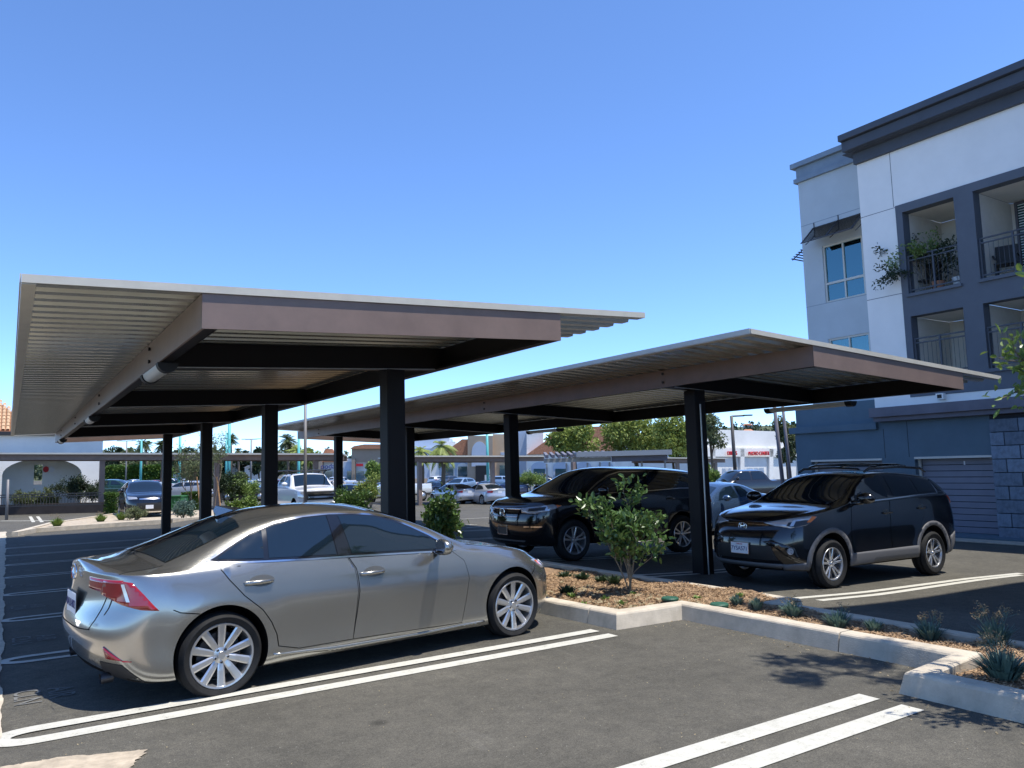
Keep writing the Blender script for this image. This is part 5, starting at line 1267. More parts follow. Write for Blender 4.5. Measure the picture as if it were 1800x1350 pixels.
p = gz_at(555, 912, 33)
mid_car('pickup_truck', 'white pickup truck with a ladder rack facing the camera beyond the sedan roof', truck_sp, A['whitepaint'], (p[0]+.0, p[1]+3.2, p[2]), rz_to(549, .30),
        [[(1.02, 1.40), (1.75, 1.40), (1.75, 1.80), (1.08, 1.80)], [(1.85, 1.40), (2.85, 1.38), (2.5, 1.68), (2.3, 1.80), (1.85, 1.80)]],
        [(3.12, .78, 1.42), (3.12, -.78, 1.42), (2.45, -.66, 1.86), (2.45, .66, 1.86)], [(.93, .6, 1.45), (.93, -.6, 1.45), (1.0, -.6, 1.78), (1.0, .6, 1.78)],
        [(4.2, .97, 1.18), (4.42, .82, 1.18), (4.44, .80, .92), (4.25, .97, .92)], [(-1.1, .98, 1.25), (-1.22, .85, 1.25), (-1.22, .85, .9), (-1.1, .98, .9)], [(4.6, .72, 1.18), (4.6, -.72, 1.18), (4.6, -.72, .84), (4.6, .72, .84)], trk_x)
SWd = [[(.0, .985), (.95, .942), (.95, 1.24), (.5, 1.205), (.25, 1.12)], [(1.06, .94), (1.98, .90), (1.73, 1.09), (1.4, 1.21), (1.06, 1.24)]]
WSd = [(2.34, .62, .90), (2.34, -.62, .90), (1.62, -.50, 1.22), (1.55, 0, 1.28), (1.62, .50, 1.22)]; RWd = [(-.36, .62, 1.0), (-.36, -.62, 1.0), (.24, -.50, 1.215), (.28, 0, 1.26), (.24, .5, 1.215)]
HLd = [(3.13, .80, .72), (3.45, .50, .66), (3.5, .45, .58), (3.25, .76, .60)]; TLd = [(-.70, .82, .90), (-.93, .50, .88), (-.93, .55, .76), (-.74, .84, .74)]; GRd = [(3.6, .36, .5), (3.6, -.36, .5), (3.6, -.36, .25), (3.6, .36, .25)]
sd = scaled(sedan_sp, 1.06, sub=1, style='five')
p = gz_at(868, 886, 53)
mid_car('parked_car', 'silver sedan seen from behind between two dark canopy posts, the right one of the pair', sd, A['slvpaint'], (p[0], p[1], p[2]), rz_to(868)+pi+.52, SWd, WSd, RWd, HLd, TLd, GRd, k=1.06, group='silver sedans parked side by side beyond the driveway')
p = gz_at(815, 885, 54)
mid_car('parked_car', 'silver sedan partly hidden by the leafy shrub, the left one of the pair', sd, A['slvpaint'], (p[0], p[1], p[2]), rz_to(815)+pi+.52, SWd, WSd, RWd, HLd, TLd, GRd, k=1.06, group='silver sedans parked side by side beyond the driveway')
p = gz_at(1345, 890, 23)
mid_car('parked_car', 'blue grey car partly hidden behind the hood of the black SUV', scaled(sedan_sp, 1.1, sub=1, style='five'), A['steelblue'], (p[0]+.2, p[1]+1.3, p[2]), pi+.15, SWd, WSd, RWd, HLd, TLd, GRd, k=1.1)
p = gz_at(1330, 870, 40)
mid_car('pickup_truck', 'dark pickup truck parked in front of the white store wall', scaled(truck_sp, .98), A['greypaint'], (p[0]+1.5, p[1], p[2]), pi+YAW*-1+.2, [[(1.02, 1.40), (1.75, 1.40), (1.75, 1.80), (1.08, 1.80)], [(1.85, 1.40), (2.85, 1.38), (2.5, 1.68), (2.3, 1.80), (1.85, 1.80)]],
        [(3.12, .78, 1.42), (3.12, -.78, 1.42), (2.45, -.66, 1.86), (2.45, .66, 1.86)], [(.93, .6, 1.45), (.93, -.6, 1.45), (1.0, -.6, 1.78), (1.0, .6, 1.78)],
        [(4.2, .97, 1.18), (4.42, .82, 1.18), (4.44, .80, .92), (4.25, .97, .92)], [(-1.1, .98, 1.25), (-1.22, .85, 1.25), (-1.22, .85, .9), (-1.1, .98, .9)], [(4.6, .72, 1.18), (4.6, -.72, 1.18), (4.6, -.72, .84), (4.6, .72, .84)])

# ------------------------------------------------------------------ the far lot: rows of cars, each one an object
def far_mesh(sp, SW, WS, RW, HL, TL, nm):
    sp = dict(sp, sub=1); me = body_mesh(sp, fine=False); me.materials.append(A['whitepaint']); me.materials.append(A['wellblack'])
    me1 = eval_mesh(me, [('sub', 1)]); sk = Skin(me1); sk.tail = sp.get('tail'); base = finish('tmp', me1, None); parts = [base]
    for s in (-1, 1):
        for l in SW: parts.append(sk.drop(side_pts(l, s), (0, s, 0), .02, .3, 'w', A['glass']))
        parts.append(sk.drop([(x, s*y, z) for x, y, z in HL], (1, s*.7, .1), .03, .2, 'h', A['whitelens'])); parts.append(sk.drop([(x, s*y, z) for x, y, z in TL], (-1, s*.7, 0), .03, .2, 't', A['redlens']))
    parts.append(sk.drop(WS, (.6, 0, .8), .02, .3, 'w', A['glass'])); parts.append(sk.drop(RW, (-.7, 0, .7), .02, .3, 'w', A['glass']))
    bm = bmesh.new()
    for (x, z, r) in sp['arch']:
        for s in (-1, 1): bmesh.ops.create_cone(bm, cap_ends=True, segments=14, radius1=sp['R'], radius2=sp['R'], depth=.2, matrix=Matrix.Translation((x, s*(sp['track']-.06), sp['R'])) @ Matrix.Rotation(pi/2, 4, 'X'))
    parts.append(obj('w', bm, A['rubber'])); bm = bmesh.new()
    for (x, z, r) in sp['arch']:
        for s in (-1, 1): bmesh.ops.create_cone(bm, cap_ends=True, segments=14, radius1=sp['rr'], radius2=sp['rr'], depth=.2, matrix=Matrix.Translation((x, s*(sp['track']-.05), sp['R'])) @ Matrix.Rotation(pi/2, 4, 'X'))
    parts.append(obj('w', bm, A['alloy']))
    V, F, MI, mats = [], [], [], []
    for o in parts:
        b = len(V); V += [v.co[:] for v in o.data.vertices]
        loc = [m_.name for m_ in o.data.materials]
        for m_ in o.data.materials:
            if m_ not in mats: mats.append(m_)
        for p_ in o.data.polygons: F.append([b+i for i in p_.vertices]); MI.append(mats.index(o.data.materials[p_.material_index]))
    for o in parts: bpy.data.objects.remove(o)
    me = bpy.data.meshes.new(nm); me.from_pydata(V, [], F); me.polygons.foreach_set('material_index', MI); me.polygons.foreach_set('use_smooth', [True]*len(F)); me.update()
    for m_ in mats: me.materials.append(m_)
    return me
TSW = [[(1.02, 1.40), (1.75, 1.40), (1.75, 1.80), (1.08, 1.80)], [(1.85, 1.40), (2.85, 1.38), (2.5, 1.68), (2.3, 1.80), (1.85, 1.80)]]; TWS = [(3.12, .78, 1.42), (3.12, -.78, 1.42), (2.45, -.66, 1.86), (2.45, .66, 1.86)]; TRW = [(.93, .6, 1.45), (.93, -.6, 1.45), (1.0, -.6, 1.78), (1.0, .6, 1.78)]
THL = [(4.2, .97, 1.18), (4.42, .82, 1.18), (4.44, .80, .92), (4.25, .97, .92)]; TTL = [(-1.1, .98, 1.25), (-1.22, .85, 1.25), (-1.22, .85, .9), (-1.1, .98, .9)]
FM = dict(sedan=far_mesh(scaled(sedan_sp, 1.0, flare=[]), SWd, WSd, RWd, HLd, TLd, 'far_sedan'), SUV=far_mesh(scaled(suv_sp, 1.0, flare=[]), SWs, WSs, RWs, HLs, TLs, 'far_suv'), pickup=far_mesh(truck_sp, TSW, TWS, TRW, THL, TTL, 'far_pickup'))
COLS = [('white', (.75, .75, .74)), ('silver', (.42, .43, .45)), ('black', (.01, .01, .012)), ('dark grey', (.06, .062, .07)), ('navy blue', (.02, .04, .12)), ('maroon', (.14, .01, .015)), ('bright red', (.45, .02, .015)), ('pale blue', (.22, .32, .45)), ('beige', (.45, .38, .28)), ('bronze', (.16, .10, .06)), ('dark green', (.02, .06, .035))]
PM = {n_: mat('far_paint_'+n_.replace(' ', '_'), c_, .25, coat=1, metal=.3) for n_, c_ in COLS}
rf = random.Random(21); used = {}
LAND = [(0, 'at the left end of the far lot'), (178, 'just right of the first thin post'), (205, 'behind the black compact SUV'), (285, 'seen between the first two canopy posts'), (350, 'left of the third canopy post'), (378, 'seen over the young staked tree'), (460, 'behind the second canopy post'), (490, 'left of the white pickup'), (600, 'right of the white pickup'), (640, 'behind the low leafy bush'), (720, 'right of the thickest post'), (800, 'beyond the two silver sedans'), (890, 'beyond the large black SUV'), (1240, 'in front of the photo centre wall')]
HUE = ['nearest row', 'second row', 'third row', 'fourth row', 'fifth row', 'farthest row']
def far_car(px, D, kind=None, col=None, ang=None, row=0):
    kind = kind or rf.choices(['sedan', 'SUV', 'pickup'], [5, 4, 1.3])[0]; cn, cc = col if col else rf.choices(COLS, [9, 6, 5, 4, 3, 1, 1, 2, 1.5, 1, .6])[0]
    p = onD(px, 850, D); z = float(GZ(p.x, p.y)); me = FM[kind]; o = bpy.data.objects.new('pickup_truck' if kind == 'pickup' else 'parked_car', me); COL.objects.link(o)
    a = (ang if ang is not None else rf.choice([0, pi]))+rf.uniform(-.04, .04); o.location = (p.x, p.y, z); o.rotation_euler = (0, 0, a)
    o.material_slots[0].link = 'OBJECT'; o.material_slots[0].material = PM[cn]
    land = [t for x, t in LAND if px >= x][-1]; key = (cn, kind, land, row); used[key] = used.get(key, 0)+1
    lab = f"{cn} {kind} in the {HUE[min(row, 5)]} {land}"; n_ = used[key]
    if n_ > 1: lab = f"{cn} {kind} {['', '', 'second', 'third', 'fourth', 'fifth', 'sixth'][min(n_, 6)]} from the left in the {HUE[min(row, 5)]} {land}"
    tag(o, lab, 'pickup truck' if kind == 'pickup' else 'car', 'cars parked in the far lot'); return o
for row, D in enumerate((66, 82, 98, 122, 150)):
    px = 178 + rf.uniform(0, 8)
    while px < 960:
        stepm = 2.75; 
        if rf.random() < .80 and not (D < 75 and px > 640) and not (D > 128 and px > 560): far_car(px, D+rf.uniform(-.5, .5), row=row, ang=rf.choice([0, pi])+radians(30 if row % 2 else 150))
        px += stepm*FPX/D*rf.choice([1, 1, 1, 1, 2])
for px, D, kind, cn in ((200, 175, 'SUV', 'maroon'), (215, 165, 'SUV', 'maroon'), (310, 95, 'pickup', 'white'), (258, 112, 'pickup', 'white'), (277, 150, 'SUV', 'bright red'), (450, 110, 'SUV', 'silver'), (622, 68, 'sedan', 'pale blue'), (700, 75, 'sedan', 'white'), (727, 62, 'pickup', 'white'), (890, 75, 'sedan', 'navy blue'), (1035, 70, 'SUV', 'silver')):
    far_car(px, D, kind, [c_ for c_ in COLS if c_[0] == cn][0], ang=rf.choice([0, pi])+.4, row=0 if D < 80 else 2)
# ================================================================== PLANTS
def leaf_arrays(P, D, L, Wd, up=.25, fold=.25, rng=RNG):
    """leaves at points P heading along D; two folded quads each"""
    n = len(P); D = D/np.linalg.norm(D, axis=1, keepdims=True)
    r = rng.normal(size=(n, 3)); r[:, 2] += 1.2; s = np.cross(D, r); s /= np.linalg.norm(s, axis=1, keepdims=True)+1e-9; nn = np.cross(s, D)
    L = (L*rng.uniform(.6, 1.25, n))[:, None]; W = (Wd*rng.uniform(.7, 1.2, n))[:, None]/2
    b = P; t = P+D*L-nn*L*.12; l1 = P+D*L*.33+s*W+nn*W*fold; l2 = P+D*L*.72+s*W*.75+nn*W*fold*.6; r1 = P+D*L*.33-s*W+nn*W*fold; r2 = P+D*L*.72-s*W*.75+nn*W*fold*.6
    return np.concatenate([np.stack([b, l1, l2, t], 1), np.stack([b, t, r2, r1], 1)], 0).reshape(-1, 3)
def grow(base, d, L, r, depth, segs, tips, rnd, spread=.6, kids=(2, 4), up=.2, wob=.18, shrink=.68, tmin=.45):
    p = Vector(base); d = Vector(d).normalized(); pts = [p.copy()]; rad = [r]; n = 4
    for k in range(n):
        d = (d+Vector((rnd.uniform(-wob, wob), rnd.uniform(-wob, wob), rnd.uniform(-wob, wob)+up*.12))).normalized(); p = p+d*L/n; pts.append(p.copy()); rad.append(r*(1-.5*(k+1)/n))
        if depth <= 1: tips.append((p.copy(), d.copy()))
    segs.append((pts, rad))
    if depth <= 0: return
    for k in range(rnd.randint(*kids)):
        t = rnd.uniform(tmin, 1); i = min(n-1, int(t*n)); q = pts[i].lerp(pts[i+1], t*n-i); a = rnd.uniform(0, 2*pi); o = d.orthogonal().normalized(); o = Matrix.Rotation(a, 3, d) @ o
        grow(q, (d+o*rnd.uniform(.5, 1)*spread*1.6+Vector((0, 0, up))), L*shrink*rnd.uniform(.75, 1.2), r*.55, depth-1, segs, tips, rnd, spread, kids, up, wob, shrink, tmin)
def plant(name, label, cat, loc, stems, L, r, depth, leafL, leafW, per, ml, mb, seed, spread=.6, lean=.35, kids=(2, 4), up=.2, group=None, jit=.05, droop=0, nside=5, trunkname='stem', box_=None, shrink=.68, tmin=.45):
    rnd = random.Random(seed); rng = np.random.default_rng(seed); root = empty(name, label, cat, loc, group=group); segs, tips = [], []
    for k in range(stems):
        a = 2*pi*k/stems+rnd.uniform(-.5, .5); grow((rnd.uniform(-.03, .03), rnd.uniform(-.03, .03), 0), (cos(a)*lean, sin(a)*lean, 1), L*rnd.uniform(.8, 1.15), r, depth, segs, tips, rnd, spread, kids, up, .18, shrink, tmin)
    bm = bmesh.new()
    for pts, rad in segs: tube(bm, pts, rad, nside, False)
    obj(trunkname, bm, mb, root, smooth=True)
    T = np.array([t[0][:] for t in tips]*per); Dd = np.array([t[1][:] for t in tips]*per); n = len(T)
    Dd = Dd+rng.normal(size=(n, 3))*.75; Dd[:, 2] -= droop; P = T+rng.normal(size=(n, 3))*jit
    P[:, 2] = np.maximum(P[:, 2], .04)
    quads('foliage', leaf_arrays(P, Dd, leafL, leafW, rng=rng), ml, root, kind='stuff')
    return root
def crown(name, label, cat, px, py0, py1, wpx, D, ml, seed, n=3200, ls=.30, trunk=True, group=None, cl=14, ty=None, off=0):
    """far tree: trunk and a crown of leaf clumps between pixel rows py0 (top) and py1 (bottom)"""
    rnd = random.Random(seed); rng = np.random.default_rng(seed); p = onD(px, 850, D); g = float(GZ(p.x, p.y))
    zt = onD(px, py0, D).z; zb = onD(px, py1, D).z; w = wpx*D/FPX/2; root = empty(name, label, cat, (p.x, p.y, g), group=group); hz = (zt-zb)/2; cz = (zt+zb)/2-g
    segs, tips = [], []
    cs = []
    for k in range(cl):
        a = rnd.uniform(0, 2*pi); e = rnd.uniform(-.9, 1); q = sqrt(max(0, 1-e*e))*rnd.uniform(.35, .8); cs.append((w*q*cos(a), w*q*sin(a), cz+hz*e*.75, rnd.uniform(.28, .48)))
    if trunk:
        bm = bmesh.new(); tr = max(.08, w*.06); tube(bm, [(0, 0, -.1), (tr*.5, 0, cz*.4), (0, tr, cz-hz*.3), (0, 0, cz+hz*.4)], [tr*1.3, tr, tr*.8, tr*.3], 8)
        for c in cs: tube(bm, [(0, tr*.5, max(.3, min(cz-hz*.3, c[2]-.8*hz))), (c[0]*.5, c[1]*.5, (c[2]+cz-hz*.2)/2), c[:3]], [tr*.5, tr*.32, tr*.1], 5)
        obj('trunk', bm, A['bark'], root, smooth=True)
    idx = rng.integers(0, cl, n); C = np.array([c[:3] for c in cs])[idx]; R_ = np.array([c[3] for c in cs])[idx][:, None]
    v = rng.normal(size=(n, 3)); v /= np.linalg.norm(v, axis=1, keepdims=True); v *= rng.uniform(.35, 1, n)[:, None]**.5; P = C+v*R_*np.array([w, w, min(w, hz)*1.0])*1.05
    Q = leaf_arrays(P, v+rng.normal(size=(n, 3))*.6+np.array([0, 0, -.2]), ls, ls*.55, rng=rng)
    quads('crown', Q, ml, root, kind='stuff'); return root
# the row of shrubs between the two canopies
bz = lambda x, y: float(bedz(x, y))
plant('leafy_shrub', 'leafy evergreen shrub in the mulch bed in front of the large black SUV', 'shrub', (6.2, 7.12, bz(6.2, 7.1)-.01), 6, .74, .010, 3, .084, .046, 2, A['leafgloss'], A['twig'], 5, .46, .22, (3, 3), .30, jit=.04, shrink=.52, tmin=.3)
plant('leafy_shrub', 'dense evergreen shrub between the sedan hood and the thick canopy post', 'shrub', (6.12, 11.75, bz(6.2, 11.7)), 8, .66, .012, 3, .085, .05, 2, A['leafgloss'], A['twig'], 8, .5, .30, (3, 4), .35, jit=.05, shrink=.52, tmin=.2)
plant('leafy_shrub', 'broad low shrub seen just over the sedan roof beside a canopy post', 'shrub', (6.15, 15.9, bz(6.2, 15.9)), 7, .62, .013, 3, .09, .055, 4, A['leafgloss'], A['twig'], 13, .45, .25, (2, 4), .3, jit=.06, shrink=.5)
plant('leafy_shrub', 'leafy shrub beyond the sedan roof between the second and third canopy posts', 'shrub', (6.3, 25.2, bz(6.2, 25.2)), 7, .55, .014, 3, .11, .06, 4, A['leaflight'], A['twig'], 17, .5, .25, (2, 4), .3, jit=.07, shrink=.5)
# broadleaf tree whose branch reaches into the right edge of the picture
tr = empty('broadleaf_tree', 'broadleaf tree reaching in at the right edge over the planting bed', 'tree', (6.25, 1.85, .12))
rnd = random.Random(31); segs, tips = [], []
segs.append(([Vector((0, 0, 0)), Vector((.03, .02, .7)), Vector((0, .04, 1.5)), Vector((.02, .05, 2.2)), Vector((.05, .12, 3.6)), Vector((.2, .26, 4.5)), Vector((.36, .30, 6.3))], [.06, .052, .046, .042, .034, .026, .01]))
for (z, d, L) in ((1.25, (-.78, .70, .35), .56), (1.55, (-.82, .68, .45), .60), (1.35, (-.6, .6, .7), .5), (1.75, (-.8, .62, .2), .58), (1.95, (-.85, .7, .45), .54), *[(5.35+.1*k_, (cos(k_*2.4), sin(k_*2.4), .35), .36) for k_ in range(7)], (1.6, (-.62, .35, .5), .68), (1.5, (.5, .4, .6), .6), (1.9, (-.55, .5, .8), .62), (1.75, (-.5, -.4, .7), .7), (2.1, (.1, .2, 1), .7), (2.0, (.3, -.5, .7), .6), (1.35, (.6, -.2, .5), .5)):
    grow((.36 if z > 2.5 else 0, .30 if z > 2.5 else .04, z), d, L, .018, 2, segs, tips, rnd, .55, (3, 4), .1, .2, .6)
bm = bmesh.new()
for pts, rad in segs: tube(bm, pts, rad, 6, False)
obj('trunk', bm, A['bark'], tr, smooth=True)
T = np.array([t[0][:] for t in tips]*4); Dd = np.array([t[1][:] for t in tips]*4)+RNG.normal(size=(len(tips)*4, 3))*.7
quads('foliage', leaf_arrays(T+RNG.normal(size=T.shape)*.04, Dd, .07, .032), A['leaflight'], tr, kind='stuff')
# blue-green tufts in the bed
def tuft(name, label, loc, r, h, n, m, seed, flowers=0, mf=None, group=None, cat='plant', wd=.010, spreadk=1):
    rng = np.random.default_rng(seed); root = empty(name, label, cat, loc, group=group)
    a = rng.uniform(0, 2*pi, n); q = rng.uniform(0, 1, n)**.6; B_ = np.stack([np.cos(a)*r*.35*q, np.sin(a)*r*.35*q, np.zeros(n)], -1)
    tip = np.stack([np.cos(a)*r*q*spreadk, np.sin(a)*r*q*spreadk, h*rng.uniform(.55, 1.1, n)*(1-.35*q)], -1); mid = B_*.5+tip*.5+np.array([0, 0, .12])*h; s = np.stack([-np.sin(a), np.cos(a), 0*a], -1)*wd/2
    Q = np.concatenate([np.stack([B_-s, B_+s, mid+s*1.2, mid-s*1.2], 1), np.stack([mid-s*1.2, mid+s*1.2, tip+s*.3, tip-s*.3], 1)], 0).reshape(-1, 3)
    quads('blades', Q, m, root, kind='stuff')
    if flowers:
        rnd = random.Random(seed); bm = bmesh.new(); hd = []
        for k in range(flowers):
            t = rnd.uniform(0, 2*pi); d = Vector((cos(t)*rnd.uniform(.1, .7), sin(t)*rnd.uniform(.1, .7), 1)).normalized(); L = h*rnd.uniform(.9, 1.45); p = d*L; tube(bm, [(0, 0, .02), d*L*.5, p], [.003, .0025, .002], 4, False)
            for j in range(4): e = p+Vector((rnd.uniform(-.05, .05), rnd.uniform(-.05, .05), rnd.uniform(-.02, .05))); tube(bm, [p-d*.05, e], .0015, 3, False); hd.append(e)
        obj('stalk', bm, A['succ'] if mf is None else A['dry'], root)
        P = np.array([x[:] for x in hd]*6)+rng.normal(size=(len(hd)*6, 3))*.008; quads('flower_head', leaf_arrays(P, rng.normal(size=P.shape), .02, .012, rng=rng), A['dry'], root, kind='stuff')
    return root
ORD = ['first', 'second', 'third', 'fourth', 'fifth', 'sixth', 'seventh', 'eighth']
for k, (x, y, r, h, fl) in enumerate(((6.40, 5.66, .10, .13, 0), (6.41, 5.42, .10, .14, 0), (6.40, 4.97, .15, .15, 2), (6.42, 4.50, .17, .18, 2), (6.40, 4.14, .10, .13, 0), (6.52, 3.72, .17, .17, 5), (6.55, 3.20, .20, .20, 9), (6.55, 2.80, .18, .24, 4))):
    tuft('succulent_tuft', f'blue green tuft of narrow leaves, {ORD[k]} from the green valve cap in the mulch bed', (x, y, bz(x, y)), r, h, 130, A['succ'], 40+k, fl, group='blue green tufts along the mulch bed', wd=.013)
tuft('succulent_tuft', 'large pale tuft with tall flower stalks behind the near kerb corner', (5.62, 2.72, bz(5.6, 2.7)), .21, .20, 260, A['succ'], 60, 9, group='blue green tufts along the mulch bed', wd=.014)
tuft('succulent_tuft', 'blue green tuft at the far right edge of the near bed', (5.75, 2.25, bz(5.7, 2.3)), .18, .2, 160, A['succ'], 61, 3, group='blue green tufts along the mulch bed', wd=.014)
for k, (x, y) in enumerate(((6.12, 6.95), (5.6, 6.55), (5.7, 6.95), (6.9, 6.05), (6.6, 6.4), (5.35, 6.9), (5.5, 7.3))):
    tuft('seedling', ['small seedling at the foot of the leafy shrub', 'low seedling in the mulch near the kerb bend', 'small pale seedling left of the leafy shrub', 'seedling beside the rear kerb near the black SUV', 'seedling between the valve cap and the rear kerb', 'seedling beside the sedan bumper', 'seedling in the shade behind the sedan bumper'][k], (x, y, bz(x, y)), .07, .07, 26, A['leaflight'], 80+k, group='seedlings in the mulch', wd=.02)
for k in range(16):
    rk_ = random.Random(700+k); x = rk_.uniform(5.3, 6.95); y = 7.5+k*.28
    tuft('ground_plant', 'low dark ground plant in the shaded mulch behind the leafy shrub', (x, y, bz(x, y)), .16, .12, 60, A['leafdark'], 400+k, group='low dark plants in the shaded mulch', wd=.03)
for k, (x, y) in enumerate(((6.03, 6.26), (6.09, 5.62))):
    t = empty('valve_cap', ['green irrigation valve cap nearer the leafy shrub', 'green irrigation valve cap nearer the blue green tufts'][k], 'valve box', (x, y, bz(x, y)-.01), group='irrigation valve caps')
    bm = bmesh.new(); lathe(bm, [(.088, 0), (.085, .065), (.001, .065)], 28, 'Z'); obj('riser', bm, A['cladblack'], t, smooth=False)
    bm = bmesh.new(); lathe(bm, [(.093, .055), (.094, .072), (.086, .082), (.02, .083), (.001, .083)], 28, 'Z'); obj('lid', bm, mat('valve_green', (.025, .095, .055), .5, var=.2, scale=30), t)

# ================================================================== FAR SIDE OF THE DRIVEWAY
# planting strip with grass tufts at the end of the stalls
isl = [onG(*q) for q in ((26, 943), (60, 936), (200, 926), (300, 919), (420, 910), (470, 897), (330, 902), (200, 908), (90, 925))]
P2 = [(p.x, p.y) for p in isl]
ic = bpy.data.objects.new('island_kerb', None); COL.objects.link(ic); struct(ic, 'pale concrete kerb round the far planting strip')
for i in range(len(P2)):
    a = Vector(P2[i]); b = Vector(P2[(i+1) % len(P2)]); d = (b-a).normalized(); n2 = Vector((-d.y, d.x)); L = (b-a).length; k = max(1, round(L/3))
    for j in range(k):
        p0 = a+d*(L*j/k+.006); p1 = a+d*(L*(j+1)/k-.006); bm = bmesh.new()
        for p_, s_ in ((p0, 0), (p1, 1)): pass
        vs = [bm.verts.new((q.x+n2.x*o, q.y+n2.y*o, float(GZ(q.x, q.y))+z)) for q in (p0, p1) for o in (-.09, .09) for z in (-.05, .15)]
        for f in ((0, 1, 3, 2), (4, 6, 7, 5), (0, 4, 5, 1), (2, 3, 7, 6), (0, 2, 6, 4), (1, 5, 7, 3)): bm.faces.new([vs[i_] for i_ in f])
        bmesh.ops.recalc_face_normals(bm, faces=bm.faces); obj('kerb_stone', bm, A['concrete'], ic)
res = delaunay_2d_cdt([Vector(p) for p in P2], [], [list(range(len(P2)))], 1, 1e-5)
struct(raw('far_planting_strip', [(v.x, v.y, float(GZ(v.x, v.y))+.11) for v in res[0]], res[2], A['dirt']), 'sandy planting strip beyond the stalls')
for k, (px, py) in enumerate(((100, 930), (177, 922), (213, 918))):
    p = onG(px, py); tuft('grass_tuft', ['bright green grass tuft with dry seed heads, leftmost on the far strip', 'bright green grass tuft with dry seed heads, middle one on the far strip', 'bright green grass tuft with dry seed heads in front of the black compact SUV'][k], (p.x, p.y, p.z+.1), .30, .34, 320, A['grassy'], 90+k, 9, True, group='grass tufts on the far planting strip', cat='grass', wd=.02)
def bush(label, px, py, wpx, hpx, ml, seed, leafL=.10, n=3, name='bush', D=None, stems=7, depth=3, group=None):
    p = onG(px, py) if D is None else Vector(gz_at(px, 850, D)); Dp = D or (p.x*HX+p.y*HY); h = hpx*Dp/FPX
    return plant(name, label, 'bush', (p.x, p.y, p.z), stems, h*.55, .02, depth, leafL, leafL*.5, n, ml, A['twig'], seed, .7, max(.3, .9*wpx/hpx/2), (2, 4), .15, group=group, jit=leafL*.7)
bush('grey green bush at the right end of the far planting strip', 322, 912, 30, 26, A['succ'], 101, .09, 4)
bush('small dry bush beside the bright grass tuft', 240, 918, 20, 22, A['leafolive'], 102, .07, 2)
# staked young trees
def staked(label, px, py0, py1, ybase, seed):
    p = onG(px, ybase); Dp = p.x*HX+p.y*HY; g = p.z; h = onD(px, py0, Dp).z-g
    root = plant('young_tree', label, 'tree', (p.x, p.y, g), 1, h*.55, .035, 4, .09, .045, 2, A['leafolive'], A['bark'], seed, .5, .03, (3, 4), .5, group='young staked trees on the far strip', jit=.08, trunkname='trunk')
    s = empty('tree_stake', 'tan wooden stake leaning against '+label, 'stake', (p.x+.25, p.y-.2, g), group='wooden tree stakes'); bm = bmesh.new(); tube(bm, [(.1, 0, -.1), (-.15, 0, onD(px, 838, Dp).z-g)], .035, 8); obj('pole', bm, A['wood'], s)
staked('young tree left of the third canopy post', 339, 800, 900, 906, 111); staked('young tree right of the third canopy post', 375, 800, 900, 903, 112)
# bushes, bin and hedge on the far side of the driveway
bush('airy dark bush in front of the white arched building', 142, 893, 70, 48, A['leafdark'], 121, .12, 5, stems=9)
bush('low pale green bush by the left railing', 45, 895, 40, 26, A['leafolive'], 122, .12, 4); bush('pale green bush right of the low bush by the railing', 80, 895, 34, 28, A['leafolive'], 123, .12, 4)
bush('dark bush behind the thin post beyond the driveway', 398, 890, 36, 50, A['leafdark'], 124, .14, 5, stems=9); bush('green bush behind the dark bush right of it', 428, 890, 40, 44, A['leaflight'], 125, .13, 4, stems=8)
bush('rounded bush with pale flowers left of the large SUV', 935, 868, 40, 34, A['leaflight'], 126, .16, 4, stems=8); bush('green bush right of the third dark canopy post', 652, 868, 30, 50, A['leafyel'], 127, .16, 4, D=48)
def leafbox(name, label, px0, px1, py0, py1, D, dep, ml, n, ls, seed, cat='hedge'):
    rng = np.random.default_rng(seed); a0, z1 = az(px0, py0, D); a1, _ = az(px1, py0, D); z0 = float(GZ(*fz((a0+a1)/2, D, 0).xy)); z0 = min(z0, az(px0, py1, D)[1])
    zt = (az(px0, py0, D)[1]+az(px1, py0, D)[1])/2
    root = empty(name, label, cat, fz((a0+a1)/2, D, z0)); bx_ = rng.uniform(0, 1, (n, 3)); f = rng.integers(0, 3, n)
    a = a0+(a1-a0)*bx_[:, 0]; d = D+dep*np.where(f == 0, .06*bx_[:, 1], bx_[:, 1]); top = zt+(zt-z0)*.10*np.sin(a*1.7+seed)*np.sin(a*.53)
    z = z0+(top-z0)*np.where(f == 1, 1-.06*bx_[:, 2], bx_[:, 2])
    P = np.stack([HX*d+cos(YAW)*a, HY*d-sin(YAW)*a, z], -1)-np.array(root.location)
    quads('foliage', leaf_arrays(P, rng.normal(size=P.shape)+np.array([0, 0, .3]), ls, ls*.6, rng=rng), ml, root, kind='stuff')
    return root
leafbox('clipped_hedge', 'low clipped hedge between the white arched building and the black compact SUV', 183, 203, 867, 888, 40, .8, A['hedge'], 2500, .10, 1); leafbox('clipped_hedge', 'low clipped hedge right of the green bin', 319, 348, 868, 886, 40, .8, A['hedge'], 3500, .10, 2)
leafbox('tall_hedge', 'bright green tall hedge behind the far lot at left', 184, 292, 823, 842, 190, 5, A['hedge'], 9000, .9, 3)
t = empty('green_bin', 'ribbed green bin behind the black compact SUV', 'bin', gz_at(308, 890, 39)); p0 = onD(299, 866, 39); wv = 19*39/FPX
for k in range(7):
    o = bx('rib', wv*(k/7)-wv/2+.01, wv*((k+1)/7)-wv/2-.01, -.03-.02*(k % 2), .02, .2, .78, A['green'], t)
bx('bin_body', -wv/2, wv/2, .021, .9, .15, .8, A['green'], t); bx('lid', -wv/2-.03, wv/2+.03, -.06, .95, .802, .86, A['green'], t); t.rotation_euler = (0, 0, -YAW)
